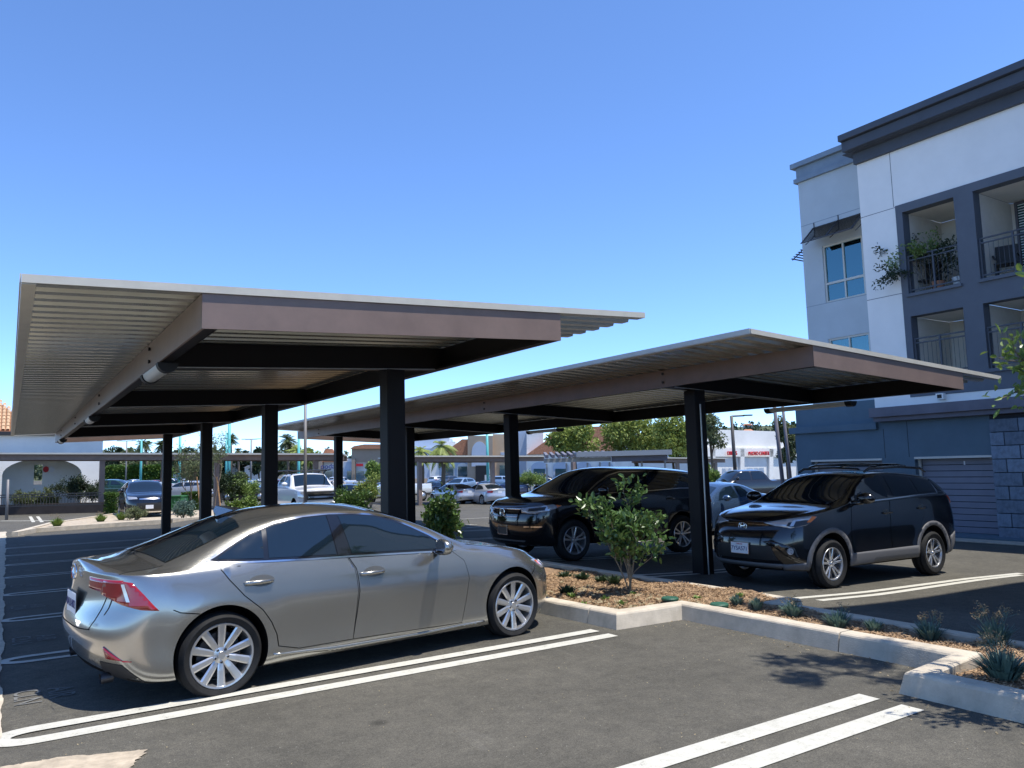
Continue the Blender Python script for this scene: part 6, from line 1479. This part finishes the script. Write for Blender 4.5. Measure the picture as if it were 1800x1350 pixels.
# facade helper objects
def fbox(name, px0, px1, z0, z1, D, dep, m, parent=None, py=None):
    a0 = az(px0, 850, D)[0]; a1 = az(px1, 850, D)[0]
    if py: z1 = az((px0+px1)/2, py[0], D)[1]; z0 = z0 if py[1] is None else az((px0+px1)/2, py[1], D)[1]
    bm = bmesh.new(); vs = [bm.verts.new(fz(a, D, z, b)) for a in (a0, a1) for b in (0, dep) for z in (z0, z1)]
    for f in ((0, 1, 3, 2), (4, 6, 7, 5), (0, 4, 5, 1), (2, 3, 7, 6), (0, 2, 6, 4), (1, 5, 7, 3)): bm.faces.new([vs[i] for i in f])
    bmesh.ops.recalc_face_normals(bm, faces=bm.faces); o = obj(name, bm, m)
    if parent: o.parent = parent; o.matrix_parent_inverse = Matrix.Translation(-parent.location)
    return o
def fpoly(name, pts, D, dep, m, parent=None):
    """pts: (a, z) outline"""
    o = prismP(name, [fz(a, D, z) for a, z in pts], fz(0, dep, 0)-fz(0, 0, 0), m)
    if parent: o.parent = parent; o.matrix_parent_inverse = Matrix.Translation(-parent.location)
    return o
def archpts(a0, a1, zs, zc, n=14): return [(a0+(a1-a0)*(1-cos(pi*k/n))/2, zs+(zc-zs)*sin(pi*k/n)) for k in range(n+1)]
def fbuild(name, label, px, D, cat='building'):
    global FR
    FR = (radians(TURN.pop(0)) if TURN else 0, az(px, 850, D)[0], D) if name in ('arched_building', 'store_building') else None
    if FR and FR[0] == 0: FR = None
    p = onD(px, 850, D); return empty(name, label, cat, (p.x, p.y, float(GZ(p.x, p.y))))
TURN = [33, 0, 0, 0, 33]
# white building with the big arch at left
D = 50; wb = fbuild('arched_building', 'white stucco building with a wide arch and orange tiled roof at the left edge', 60, D)
g = wb.location.z-.3; a_l = az(-260, 850, D)[0]; a_r = az(179, 850, D)[0]; zt = az(120, 764, D)[1]
A0, A1 = az(3, 850, D)[0], az(143, 850, D)[0]; zs = az(70, 834, D)[1]; zc = az(70, 806, D)[1]
arc = archpts(A0, A1, zs, zc)
fpoly('wall', [(a_l, g), (A0, g)]+arc+[(A1, g), (a_r, g), (a_r, zt), (a_l, zt)], D, .5, A['shopwhite'], wb)
bA, bB = az(93, 850, D+2)[0], az(108, 850, D+2)[0]
for (x0, x1) in ((A0-1, bA), (bB, A1+1.5)): fpoly('back_wall', [(x0, g), (x1, g), (x1, zt), (x0, zt)], D+2.2, .3, A['shopwhite'], wb)
fpoly('back_wall', [(bA, az(100, 816, D+2)[1]), (bB, az(100, 816, D+2)[1]), (bB, zt), (bA, zt)], D+2.2, .3, A['shopwhite'], wb); fpoly('back_wall', [(bA, g), (bB, g), (bB, az(100, 851, D+2)[1]), (bA, az(100, 851, D+2)[1])], D+2.2, .3, A['shopwhite'], wb)
fpoly('ceiling', [(A0-1, zc+.05), (A1+1, zc+.05), (A1+1, zc+.2), (A0-1, zc+.2)], D+.51, 1.68, A['shopwhite'], wb); fpoly('side_wall', [(A1+1, g), (A1+1.3, g), (A1+1.3, zt), (A1+1, zt)], D+.51, 1.68, A['shopwhite'], wb)
fpoly('fascia', [(a_l, zt), (a_r+.3, zt), (a_r+.3, zt+.25), (a_l, zt+.25)], D-.3, 8, A['cladblack'], wb)
for px, m_ in ((116, A['redsign']), (126, A['plate'])):
    c = az(px, 824, D+2.1); fpoly('round_sign', [(c[0]+.2*cos(2*pi*k/14), c[1]+.2*sin(2*pi*k/14)) for k in range(14)], D+2.12, .05, m_, wb)
# tiled roof: barrel tiles in courses going up the slope
bm = bmesh.new(); aL, aR = az(-60, 850, D)[0], az(60, 850, D)[0]; nt_ = int((aR-aL)/.30); z0 = zt+.26; rise = 3.4; run = 5.5; nc_ = 14
for c in range(nc_):
    for k in range(nt_):
        a = aL+k*.30; s0, s1 = c/nc_, (c+1.12)/nc_; prev = None
        if aR-a < rise*c/nc_*1.2: continue
        for j in range(5):
            th = pi*j/4; da = .13*cos(th)*-1; dz = .11*sin(th)
            cur = [bm.verts.new(fz(a+.15+da, D-.3, z0+rise*s+dz+(.05 if s == s0 else 0), run*s)) for s in (s0, s1)]
            if prev: bm.faces.new((prev[0], cur[0], cur[1], prev[1]))
            prev = cur
o = obj('roof_tiles', bm, A['tilewarm'], wb, smooth=False, kind='stuff'); o.matrix_parent_inverse = Matrix.Translation(-wb.location)
fpoly('roof_slab', [(aL, z0-.02), (aR, z0-.02), (aR-.1, z0+.02), (aL, z0+.02)], D-.3, .2, A['tile'], wb)
o = prismP('roof_slab', [fz(aL, D-.2, z0-.04), fz(aR, D-.2, z0-.04), fz(aR-rise*1.2, D-.3, z0+rise-.04, run), fz(aL, D-.3, z0+rise-.04, run)], (0, 0, .03), A['tile']); o.parent = wb; o.matrix_parent_inverse = Matrix.Translation(-wb.location)
# railing in front of it
D = 41; FR = None; fn = empty('railing_fence', 'dark metal railing with thin pickets in front of the white arched building', 'fence', gz_at(50, 850, D)); a0, a1 = az(-40, 850, D)[0], az(178, 850, D)[0]; zr = az(60, 869, D)[1]; zg_ = az(60, 893, D)[1]
L = a1-a0; ex = fn.location
def fpart(o): o.parent = fn; o.matrix_parent_inverse = Matrix.Translation(-ex); return o
for z in (zr, zr-.12, zr-.6): fpart(fpoly('rail', [(a0, z-.025), (a1, z-.025), (a1, z+.025), (a0, z+.025)], D, .04, A['darkpole']))
bmq = bmesh.new(); box(bmq, -.012, .012, -.012, .012, 0, .60); mq = bpy.data.meshes.new('picket'); bmq.to_mesh(mq); bmq.free(); mq.materials.append(A['darkpole'])
k = 0
while a0+k*.16 < a1: o = bpy.data.objects.new('picket', mq); COL.objects.link(o); o.parent = fn; o.location = fz(a0+k*.16, D+.02, zr-.6)-ex; k += 1
t = fbuild('low_wall', 'brown low wall behind the bushes at left', 60, 42, 'wall'); fpoly('wall_body', [(a0, t.location.z-.2), (a1, t.location.z-.2), (a1, az(60, 886, 42)[1]), (a0, az(60, 886, 42)[1])], 42, .25, A['lowwall'], t)

# ------------------------------------------------------------------ distant carports along the driveway
def far_canopy(label, px0, D0, px1, D1, ztop, posts, dep=5.5, th=.3):
    a = onD(px0, 850, D0); b = onD(px1, 850, D1); a.z = b.z = 0; d = (b-a).normalized(); n2 = Vector((-d.y, d.x, 0)); n2 = n2 if n2.y > 0 else -n2
    root = empty('parking_canopy', label, 'carport', (a.x, a.y, float(GZ(a.x, a.y))), group='distant carport canopies'); z0, z1 = ztop
    def pr_(name, off, dep_, dz0, dz1, m):
        bm = bmesh.new(); vs = [bm.verts.new(p+n2*o+Vector((0, 0, z+dz))-root.location) for p, z in ((a, z0), (b, z1)) for o in (off, off+dep_) for dz in (dz0, dz1)]
        for f in ((0, 1, 3, 2), (4, 6, 7, 5), (0, 4, 5, 1), (2, 3, 7, 6), (0, 2, 6, 4), (1, 5, 7, 3)): bm.faces.new([vs[i] for i in f])
        bmesh.ops.recalc_face_normals(bm, faces=bm.faces); return obj(name, bm, m, root)
    pr_('roof_deck', -.4, dep+.8, -.09, 0, A['deckedge']); pr_('side_beam', 0, .12, -.09-th, -.092, A['brown']); pr_('side_beam', dep, .12, -.09-th, -.092, A['brown'])
    for px in posts:
        Dd_ = None; dr = ray(px, 850); t_ = (a.x*d.y-a.y*d.x)/(dr.x*d.y-dr.y*d.x); p = Vector((dr.x*t_, dr.y*t_, 0))+n2*1.2*0
        s_ = ((p-a).dot(d))/(b-a).length; zt_ = z0+(z1-z0)*s_-.09-th; g_ = float(GZ(p.x, p.y))
        bm = bmesh.new(); box(bm, -.13, .13, -.13, .13, g_-.1, zt_, Matrix.Translation((p.x+n2.x*.3, p.y+n2.y*.3, 0)-Vector((0, 0, 0)) if False else Vector((p.x+n2.x*.25, p.y+n2.y*.25, 0))))
        o = obj('post', bm, A['brown'], root); o.matrix_parent_inverse = Matrix.Translation(-root.location)
    return root
zz = lambda px, py, D_: onD(px, py, D_).z
far_canopy('long distant carport canopy across the left half behind the near posts', -160, 41, 605, 45, (zz(-160, 795.5, 41), zz(605, 797, 45)), (-60, 176, 379, 554))
far_canopy('distant carport canopy behind the thick post and the leafy shrub', 716, 51, 958, 56, (zz(716, 801, 51), zz(958, 801, 56)), (740, 869, 1012))
far_canopy('small far carport canopy in front of the photo centre wall', 1170, 64, 1277, 66, (zz(1170, 804, 64), zz(1277, 805, 66)), (1195, 1262))
# pergola
FR = None
D = 44; pg = fbuild('shade_pergola', 'grey shade pergola with rafter tails seen over the large black SUV roof', 1065, D, 'pergola')
a0, a1, a2 = az(957, 850, D)[0], az(1076, 850, D)[0], az(1180, 850, D)[0]; zb_, zt_ = az(1010, 812, D)[1], az(1010, 805, D)[1]
fpoly('beam', [(a0, zb_), (a1, zb_), (a1, zt_), (a0, zt_)], D, .15, A['roofgrey'], pg)
for k in range(11):
    a = a0+(a1-a0)*(k+.5)/11; o = prismP('rafter', [fz(a-.08, D-.5, zt_+.02), fz(a+.08, D-.5, zt_+.02), fz(a+.08, D-.5, zt_+.2), fz(a-.08, D-.5, zt_+.2)], fz(0, 3.2, .22)-fz(0, 0, 0), A['ledge']); o.parent = pg; o.matrix_parent_inverse = Matrix.Translation(-pg.location)
zf_ = az(1120, 792, D)[1]; fpoly('flat_roof', [(a1-2.0, zf_-.28), (a2, zf_-.28), (a2, zf_), (a1-2.0, zf_)], D-.6, 4, A['roofgrey'], pg); fpoly('roof_beam', [(a1, zb_-.05), (a2-.2, zb_-.05), (a2-.2, zf_-.29), (a1, zf_-.29)], D-.3, .15, A['ledge'], pg)
for px in (962, 997, 1034, 1056, 1073, 1130, 1171): fbox('post', px-1.4, px+1.4, pg.location.z-.2, zb_-.06, D+.2, .12, A['roofgrey'], pg)
# ------------------------------------------------------------------ shopping centre far across the lot
def roofpoly(parent, pts, D, dep=.6, m='tile'): return fpoly('tiled_roof', [az(x, y, D) for x, y in pts], D, dep, A[m], parent)
def quadp(parent, nm, x0, y0, x1, y1, D, m, dep=.4): return fpoly(nm, [az(x0, y1, D), az(x1, y1, D), az(x1, y0, D), az(x0, y0, D)], D, dep, A[m], parent)
def archp(parent, nm, x0, x1, ys, yc_, yb, D, m, dep=.3):
    a0, z_s = az(x0, ys, D); a1 = az(x1, ys, D)[0]; zc_ = az((x0+x1)/2, yc_, D)[1]; zb = az((x0+x1)/2, yb, D)[1]
    return fpoly(nm, [(a0, zb)]+archpts(a0, a1, z_s, zc_)+[(a1, zb)], D, dep, A[m], parent)
D = 142; s1 = fbuild('store_building', 'pale blue store with tan arched entrance tower and orange roofs behind the second canopy', 850, D)
quadp(s1, 'wall', 700, 788, 824, 852, D, 'shopblue', 12); quadp(s1, 'wall', 725, 770, 790, 800, D+3, 'shopblue', 8); roofpoly(s1, ((775, 800), (824, 800), (824, 772), (812, 772)), D-.5); quadp(s1, 'gable', 776, 776, 800, 799, D+2, 'shopwhite', 4)
quadp(s1, 'tower', 822, 766, 866, 852, D-2, 'shoptan', 10); archp(s1, 'arch_panel', 829, 857, 797, 776, 801, D-2.2, 'shopblue'); quadp(s1, 'entrance', 836, 819, 857, 848, D-2.2, 'black'); quadp(s1, 'wall', 829, 803, 836, 820, D-2.25, 'shopblue'); quadp(s1, 'transom', 829, 802, 857, 818, D-2.15, 'shopblue')
quadp(s1, 'wall', 866, 763, 892, 852, D-1, 'shoppeach', 10); quadp(s1, 'window', 878, 818, 892, 846, D-1.3, 'glassblue'); quadp(s1, 'wall', 892, 757, 926, 852, D, 'shopblue', 10); quadp(s1, 'sill_band', 880, 795, 892, 800, D-1.3, 'shopblue')
for x0, x1 in ((757, 770), (781, 797), (805, 821)):
    archp(s1, 'arch_niche', x0-2, x1+2, 822, 814, 849, D-.15, 'shopwhite', .1)
    if x0 > 770: quadp(s1, 'window', x0, 820, x1, 838, D-.3, 'glassblue', .1)
quadp(s1, 'base_band', 725, 841, 824, 852, D-.2, 'shoppeach', .1)
s2 = fbuild('store_building', 'white store with orange tiled roof and arches behind the trees', 1010, 135); D = 135
quadp(s2, 'wall', 926, 797, 1110, 855, D, 'shopwhite', 12); roofpoly(s2, ((926, 799), (1110, 793), (1095, 748), (985, 752), (955, 778)), D-.5, 2); quadp(s2, 'gable', 926, 757, 955, 799, D+1, 'shopwhite', 6)
for x0 in (934, 972, 1012, 1050): archp(s2, 'arch_niche', x0, x0+28, 822, 812, 850, D-.2, 'shopblue', .1); quadp(s2, 'window', x0+4, 824, x0+24, 843, D-.4, 'glassblue', .1)
s3 = fbuild('store_building', 'tan and white shop row with orange roofs and small signs behind the white pickup', 620, 150); D = 150
quadp(s3, 'wall', 563, 806, 720, 850, D, 'shopwhite', 12); roofpoly(s3, ((563, 812), (600, 812), (596, 801), (568, 803)), D-1, 2); roofpoly(s3, ((567, 797), (588, 797), (584, 789), (572, 789)), D+3); quadp(s3, 'wall', 560, 811, 566, 850, D-1.2, 'shoptan', 2)
quadp(s3, 'tower', 618, 787, 692, 812, D-.5, 'shoptan', 8); quadp(s3, 'wall', 618, 806, 624, 848, D-1, 'shoptan', 2); roofpoly(s3, ((615, 789), (692, 789), (688, 781), (640, 781), (622, 784)), D-1.2, 3)
quadp(s3, 'wall', 604, 812, 618, 850, D-.4, 'shopblue', .3)
for x0, x1 in ((570, 584), (610, 617), (626, 640)): quadp(s3, 'window', x0, 828, x1, 845, D-1.2, 'glassblue', .2)
lettering('ooda', 1.35, Matrix.Translation(fz(az(579, 820, D)[0], D-1.3, az(579, 820, D)[1])) @ Matrix.Rotation(-YAW, 4, 'Z') @ Matrix.Rotation(pi/2, 4, 'X'), A['bluesign'], None, .05).parent = None
lt = bpy.data.objects[-1] if False else [o for o in bpy.data.objects if o.name.startswith('lettering') and not o.parent][-1]; lt.name = 'shop_sign'; tag(lt, 'dark blue shop lettering on the white shop beside the white pickup', 'sign')
q_ = quadp(None, 'shop_sign', 626, 815, 638, 819.5, D-1.3, 'redsign', .1); tag(q_, 'small red shop sign on the tan and white shop row', 'sign')
# photo centre wall
D = 92; s4 = fbuild('store_building', 'large white store wall with red lettering and shallow arches behind the dark pickup', 1320, D)
quadp(s4, 'wall', 1225, 757, 1480, 880, D, 'shopwhite', 14); quadp(s4, 'cornice_band', 1225, 787, 1480, 788.5, D-.25, 'shopwhite', .2)
for x0 in (1255, 1306, 1358): archp(s4, 'arch_niche', x0, x0+43, 816, 805, 862, D-.04, 'shopwhite', .03)
for x0 in (1248, 1299, 1350, 1402): quadp(s4, 'pilaster', x0, 789, x0+7, 862, D-.35, 'shopwhite', .3)
quadp(s4, 'wall', 1225, 789, 1480, 803, D-.35, 'shopwhite', .3); quadp(s4, 'brick_band', 1225, 838, 1299, 848, D-.4, 'brickband', .1)
for s_, px, py, sz in (('PHOTO CENTER', 1327, 797.5, .62), ('DRUGS', 1280, 797.5, .62)):
    c = az(px, py, D); o = lettering(s_, sz*1.05, Matrix.Translation(fz(c[0], D-.6, c[1])) @ Matrix.Rotation(-YAW+radians(33), 4, 'Z') @ Matrix.Rotation(pi/2, 4, 'X'), A['redsign'], None, .06, 'store_sign', sx=.76); tag(o, 'red raised letters reading '+s_+' on the white store wall', 'sign')
FR = None
def pole(label, px, py0, D, r, m, name='lamp_pole', head=None, cat='street lamp', group=None, lean=0):
    p = onD(px, 850, D); g_ = float(GZ(p.x, p.y)); h = onD(px, py0, D).z-g_; root = empty(name, label, cat, (p.x, p.y, g_), group=group); bm = bmesh.new(); tube(bm, [(0, 0, -.1), (lean, 0, h)], [r*1.15, r*.85], 10); obj('pole', bm, m, root, smooth=True)
    R_ = Vector((cos(YAW), -sin(YAW), 0))
    if head:
        for s in head:
            bm = bmesh.new(); tube(bm, [(lean, 0, h-.02), Vector((lean, 0, h))+R_*s*1.0], r*.5, 6); obj('arm', bm, m, root)
            bm = bmesh.new(); box(bm, -.35, .35, -.15, .15, -.05, .05, Matrix.Translation(Vector((lean, 0, h+.02))+R_*s*1.25) @ Matrix.Rotation(-YAW, 4, 'Z')); obj('lamp_head', bm, m, root)
    return root
gp = 'light poles in the far lot'
pole('thick teal pole under the round palm crown', 402, 738, 75, .15, A['teal'], group=gp); pole('thin teal pole just left of the thick teal pole', 397, 762, 95, .12, A['teal'], group=gp); pole('teal pole between the first and second canopy posts', 247, 770, 110, .16, A['teal'], group=gp, head=(1,))
pole('teal pole rising beside the third canopy post', 315, 762, 80, .14, A['teal'], group=gp); pole('pale thin pole left of the teal pole', 221, 775, 130, .12, A['greypole'], group=gp, head=(1, -1)); pole('grey double headed lamp between two canopy posts', 441, 772, 130, .15, A['greypole'], head=(1, -1), group=gp)
pole('teal pole in front of the tan entrance tower', 858, 752, 90, .16, A['teal'], group=gp); pole('teal pole left of the white pickup', 525, 768, 80, .14, A['teal'], group=gp)
pole('slim dark grey post in front of the white pickup', 536.5, 700, 22, .045, A['greypole'], 'sign_post', cat='post'); pole('grey bollard post in front of the railing at the left edge', 14, 843, 37, .06, A['greypole'], 'sign_post', cat='post')
pole('dark lamp pole with one arm in front of the white store wall', 1294, 731, 60, .14, A['darkpole'], head=(1,), lean=-.1)
pole('leaning dark pole, left one of two beside the blue building', 1379, 690, 30, .075, A['ledge'], 'utility_pole', cat='pole', lean=-.35, group='pair of dark poles beside the blue building'); pole('leaning dark pole, right one of two beside the blue building', 1393, 690, 32, .065, A['ledge'], 'utility_pole', cat='pole', lean=-.35, group='pair of dark poles beside the blue building')
# white box sign by the entrance
t = fbuild('box_sign', 'white box sign standing in front of the entrance tower', 857, 100, 'sign'); quadp(t, 'panel', 852, 835, 863, 849, 100, 'farwhite', .3); quadp(t, 'round_sign', 859, 825, 865, 833, 100, 'farwhite', .1); quadp(t, 'mark', 857, 844, 859, 847, 99.9, 'bluesign', .05)
# small houses
for px0, px1, py0, py1, D, lb in ((296, 325, 812, 823, 230, 'small white gabled house seen between two canopy posts'), (397, 428, 815, 824, 260, 'long low white building behind the far trees'), (430, 462, 818, 826, 250, 'low dark roofed white house right of the long white building')):
    t = fbuild('house', lb, (px0+px1)/2, D); quadp(t, 'wall', px0, py0+4, px1, 850, D, 'farwhite', 8); roofpoly(t, ((px0-2, py0+4), (px1+2, py0+4), (px1-6, py0), (px0+6, py0)), D-.5, 9, 'roofgrey')
# ------------------------------------------------------------------ trees
def palm(label, px, py0, hpx, D, seed, ml='palm', fr=26, tr_=.22, droop=1.0, wide=1.0):
    rnd = random.Random(seed); rng = np.random.default_rng(seed); p = onD(px, 850, D); g_ = float(GZ(p.x, p.y)); R_ = hpx*D/FPX; h = onD(px, py0, D).z-g_-R_*.75
    root = empty('palm_tree', label, 'palm', (p.x, p.y, g_), group='palms behind the far lot'); bm = bmesh.new(); tube(bm, [(0, 0, -.1), (.15, 0, h*.5), (0, 0, h)], [tr_*1.2, tr_, tr_*.85], 8); obj('trunk', bm, A['bark'], root, smooth=True); Q = []
    for k in range(fr):
        a = 2*pi*k/fr*2.4+rnd.uniform(-.2, .2); e = rnd.uniform(-.9, 1.2); d = Vector((cos(a)*cos(e), sin(a)*cos(e), sin(e))); L = R_*wide*rnd.uniform(.8, 1.1); pts = []
        for j in range(7): t = j/6; pts.append(Vector((0, 0, h))+d*L*t+Vector((0, 0, -.45*L*t*t*droop)))
        s = Vector((-sin(a), cos(a), 0))
        for j in range(6):
            for u in range(3):
                q = pts[j].lerp(pts[j+1], u/3); tt = (j+u/3)/6; wl = L*.24*sin(pi*min(1, tt*.9+.12))
                for sd in (-1, 1):
                    e_ = q+s*sd*wl+(pts[j+1]-pts[j]).normalized()*wl*.6-Vector((0, 0, wl*.5)); o_ = (pts[j+1]-pts[j])*.17; Q += [q-o_, q+o_, e_+o_*.3, e_-o_*.3]
    quads('fronds', [v[:] for v in Q], A[ml], root, kind='stuff'); return root
palm('shaggy palm behind the second far post, left of the pair', 248, 768, 16, 190, 1, fr=30); palm('shaggy palm right of the pair beside the teal pole', 256, 770, 15, 200, 2, fr=30); palm('tall palm just left of the first canopy post', 283, 767, 20, 150, 3, fr=34)
palm('round crowned palm behind the thick teal pole', 405, 757, 17, 180, 4, fr=44, droop=.7); palm('low palm right of the thick teal pole', 418, 783, 12, 170, 5); palm('tall palm left of the white pickup', 505, 756, 22, 140, 6, fr=40); palm('broad palm right of the tall palm', 522, 775, 22, 120, 7, 'leafyel')
palm('feathery yellow green palm in front of the store, left one', 741, 772, 26, 85, 8, 'leafyel', fr=34, droop=1.3); palm('feathery yellow green palm in front of the store, right one', 778, 764, 26, 80, 9, 'leafyel', fr=34, droop=1.5, wide=1.3); palm('small palm above the shop roof', 576, 782, 9, 220, 10); palm('small distant palm left of the tan shop', 608, 789, 8, 240, 11); palm('yellowing palm behind the white pickup', 536, 790, 18, 110, 12, 'leafyel')
crown('tree', 'tall green tree behind the pergola, left one', 'tree', 1012, 738, 800, 88, 72, A['leafyel'], 21, 5200, .34, cl=18)
crown('tree', 'spreading yellow green tree behind the pergola', 'tree', 1120, 722, 808, 120, 74, A['leafyel'], 22, 7000, .34, cl=24); crown('tree', 'yellow green tree left of the right canopy post', 'tree', 1185, 730, 812, 75, 70, A['leafyel'], 23, 4500, .32, cl=16)
crown('tree', 'thin olive tree right of the right canopy post', 'tree', 1254, 728, 798, 52, 46, A['leafolive'], 24, 2200, .17, cl=16); crown('tree', 'low leafy tree behind the blue grey car', 'tree', 1248, 808, 880, 32, 40, A['leaflight'], 25, 2600, .17, cl=14)
crown('tree', 'slender tree beside the two dark poles', 'tree', 1386, 722, 822, 40, 46, A['leafolive'], 26, 3600, .18, cl=20)
crown('tree', 'dark green tree behind the thick teal pole', 'tree', 388, 835, 868, 22, 60, A['leafdark'], 27, 1500, .2); crown('tree', 'round dark tree between the lamp and the teal pole', 'tree', 424, 833, 862, 26, 70, A['leafolive'], 28, 1800, .25)
crown('tree', 'small green tree behind the low leafy bush', 'tree', 660, 810, 850, 34, 75, A['leaflight'], 29, 2200, .28); crown('tree', 'green tree above the long hedge', 'tree', 340, 808, 845, 40, 90, A['leafolive'], 30, 2600, .35)
rt = random.Random(77); TL_ = [(195, 784, 70, 'leafdark', 'rounded dark tree crown beside the white arched building'), (212, 779, 12, 'leafdark', 'narrow dark cypress left of the palms'), (232, 792, 50, 'leafolive', 'low olive tree behind the long hedge'), (300, 790, 40, 'leafolive', 'olive tree beside the tall palm'), (325, 788, 44, 'leafdark', 'dark tree behind the small gabled house'), (372, 786, 36, 'leafolive', 'olive tree left of the thick teal pole'), (390, 785, 30, 'leafdark', 'dark tree right behind the thick teal pole'), (434, 792, 34, 'leafdark', 'low dark tree right of the low palm'), (455, 789, 34, 'leafdark', 'dark tree left of the second canopy post'), (487, 782, 36, 'leafdark', 'dark tree between the second post and the tall palm'), (510, 780, 46, 'leafolive', 'olive tree under the tall palm'), (545, 786, 40, 'leafyel', 'yellow green tree behind the ladder rack'), (590, 795, 26, 'leafdark', 'dark tree left of the tan shop'), (280, 803, 60, 'leafolive', 'broad olive tree above the right end of the long hedge'), (240, 806, 60, 'leafolive', 'broad tree above the middle of the long hedge'), (420, 800, 60, 'leafdark', 'broad dark tree behind the long white building'), (350, 803, 50, 'leafdark', 'broad dark tree behind the young staked trees')]
for k, (px, py, wp, ml, lb) in enumerate(TL_): crown('tree', lb, 'tree', px, py, 838, wp, 240+rt.uniform(-20, 40), A[ml], 200+k, 1500, 1.0, group='trees beyond the far lot', cl=9)
# ------------------------------------------------------------------ hills
RG = 1500; xsH = np.arange(-1200, 3400, 20.); hp = lambda x: np.interp(x, [-1200, 0, 200, 400, 700, 1000, 1200, 1260, 1320, 1370, 1450, 1800, 3400], [796, 792, 793, 803, 806, 788, 760, 747, 744, 742, 744, 752, 760])
rows_ = []; 
for j, f in enumerate(np.linspace(0, 1, 10)):
    row = []
    for x in xsH:
        zt_ = onD(float(x), float(hp(x)), RG).z-6; dz = 22*math.sin(x*.013+j)*f*(1-f); p = onD(float(x), 850, RG-420*(1-f)); z = -3+(zt_+3)*(f**1.2)+dz; row.append((p.x, p.y, z))
    rows_.append(row)
for x_ in (1,):
    rows_.append([(p[0]*1.25, p[1]*1.25, -5) for p in rows_[-1]])
V = [p for r_ in rows_ for p in r_]; nx = len(xsH); F = [(j*nx+i, j*nx+i+1, (j+1)*nx+i+1, (j+1)*nx+i) for j in range(len(rows_)-1) for i in range(nx-1)]
struct(raw('hills', V, F, A['hill'], smooth=True), 'wooded hills along the horizon')
n = 16000; ix = RNG.integers(0, nx-1, n); jj = RNG.uniform(0, 9, n); j0 = jj.astype(int); RA = np.array(rows_); P = RA[j0, ix]*(1-(jj-j0))[:, None]+RA[np.minimum(j0+1, 9), ix]*(jj-j0)[:, None]; P = P+RNG.uniform(-9, 9, (n, 3))*np.array([1, 1, .0]); hT = RNG.uniform(4, 12, n)
Q = np.concatenate([leaf_arrays(P+np.array([0, 0, 1])*(hT*RNG.uniform(.1, .9, n))[:, None]+RNG.normal(size=P.shape)*2.0, RNG.normal(size=P.shape)+np.array([0, 0, .8]), 6.5, 5.5) for _ in range(4)])
o = quads('hillside_wood', Q, A['leafdark'], None, kind='stuff'); tag(o, 'dark green wood covering the hills on the horizon', 'wood')
rh = random.Random(5)
for k in range(16):
    i = rh.randrange(nx) if k > 9 else int((rh.uniform(1265, 1370)+1200)/20); f = rh.randint(6, 8); p = RA[f, i]; s_ = rh.uniform(10, 18)
    h_ = empty('hillside_house', ('tiny pale house low on the wooded hillside' if k < 10 else 'tiny pale house far along the wooded hills'), 'house', (p[0], p[1], p[2]+5), -YAW, 'pale houses scattered over the hillside'); bx('wall', -s_/2, s_/2, -4, 4, -6, 4, A['farwhite'], h_)
    bm = bmesh.new(); vs = [bm.verts.new(v) for v in ((-s_/2-1, -5, 4), (s_/2+1, -5, 4), (s_/2+1, 5, 4), (-s_/2-1, 5, 4), (-s_/2+2, 0, 7), (s_/2-2, 0, 7))]; bmesh.ops.convex_hull(bm, input=bm.verts); obj('roof', bm, A['tile'], h_)
# ------------------------------------------------------------------ balcony things
y_, z_ = B(1640, 500); plant('balcony_plant', 'trailing green plant spilling over the upper balcony railing', 'plant', (XB+.35, (oA[0]+oA[1])/2+.35, oA[2]), 4, .95, .012, 3, .10, .045, 3, A['leafdark'], A['twig'], 301, .8, .35, (2, 4), -.05, jit=.06)
plant('balcony_plant', 'second leafy plant leaning out at the left corner of the upper balcony', 'plant', (XB+.2, oA[1]-.25, oA[2]+.55), 3, .6, .01, 3, .09, .04, 2, A['leaflight'], A['twig'], 302, .8, .6, (2, 4), -.05, jit=.06)
for k, (yy, lb) in enumerate((((oA[0]+oA[1])/2+.55, 'dark patio chair on the upper left balcony'), ((oB[0]+oB[1])/2+.5, 'dark covered chair on the upper right balcony'))):
    t = empty('patio_chair', lb, 'chair', (XB+.75, yy, (oA if k == 0 else oB)[2]), .3*k, 'chairs on the upper balconies'); bx('seat', -.25, .25, -.26, .26, .38, .43, A['cladblack'], t, .01); o = bx('backrest', .2, .25, -.26, .26, .44, .95, A['cladblack'], t, .01)
    for sx in (-.22, .22):
        for sy in (-.23, .23): bx('leg', sx-.02, sx+.02, sy-.02, sy+.02, 0, .378, A['cladblack'], t)
    for sy in (-.27, .27): bx('armrest', -.22, .22, sy-.02, sy+.02, .60, .64, A['cladblack'], t)
for k, (yy, lb) in enumerate((((oA[0]+oA[1])/2+.15, 'dark plant pot in the middle of the upper balcony'), (oA[0]+.3, 'pale pot at the right corner of the upper balcony'))):
    t = empty('plant_pot', lb, 'pot', (XB+.5, yy, oA[2]), group='pots on the upper balcony'); bm = bmesh.new(); lathe(bm, [(.001, 0), (.12, 0), (.17, .28), (.15, .28), (.14, .24), (.001, .24)], 18, 'Z'); obj('pot_body', bm, A['tile'] if k == 0 else A['farwhite'], t, smooth=True)
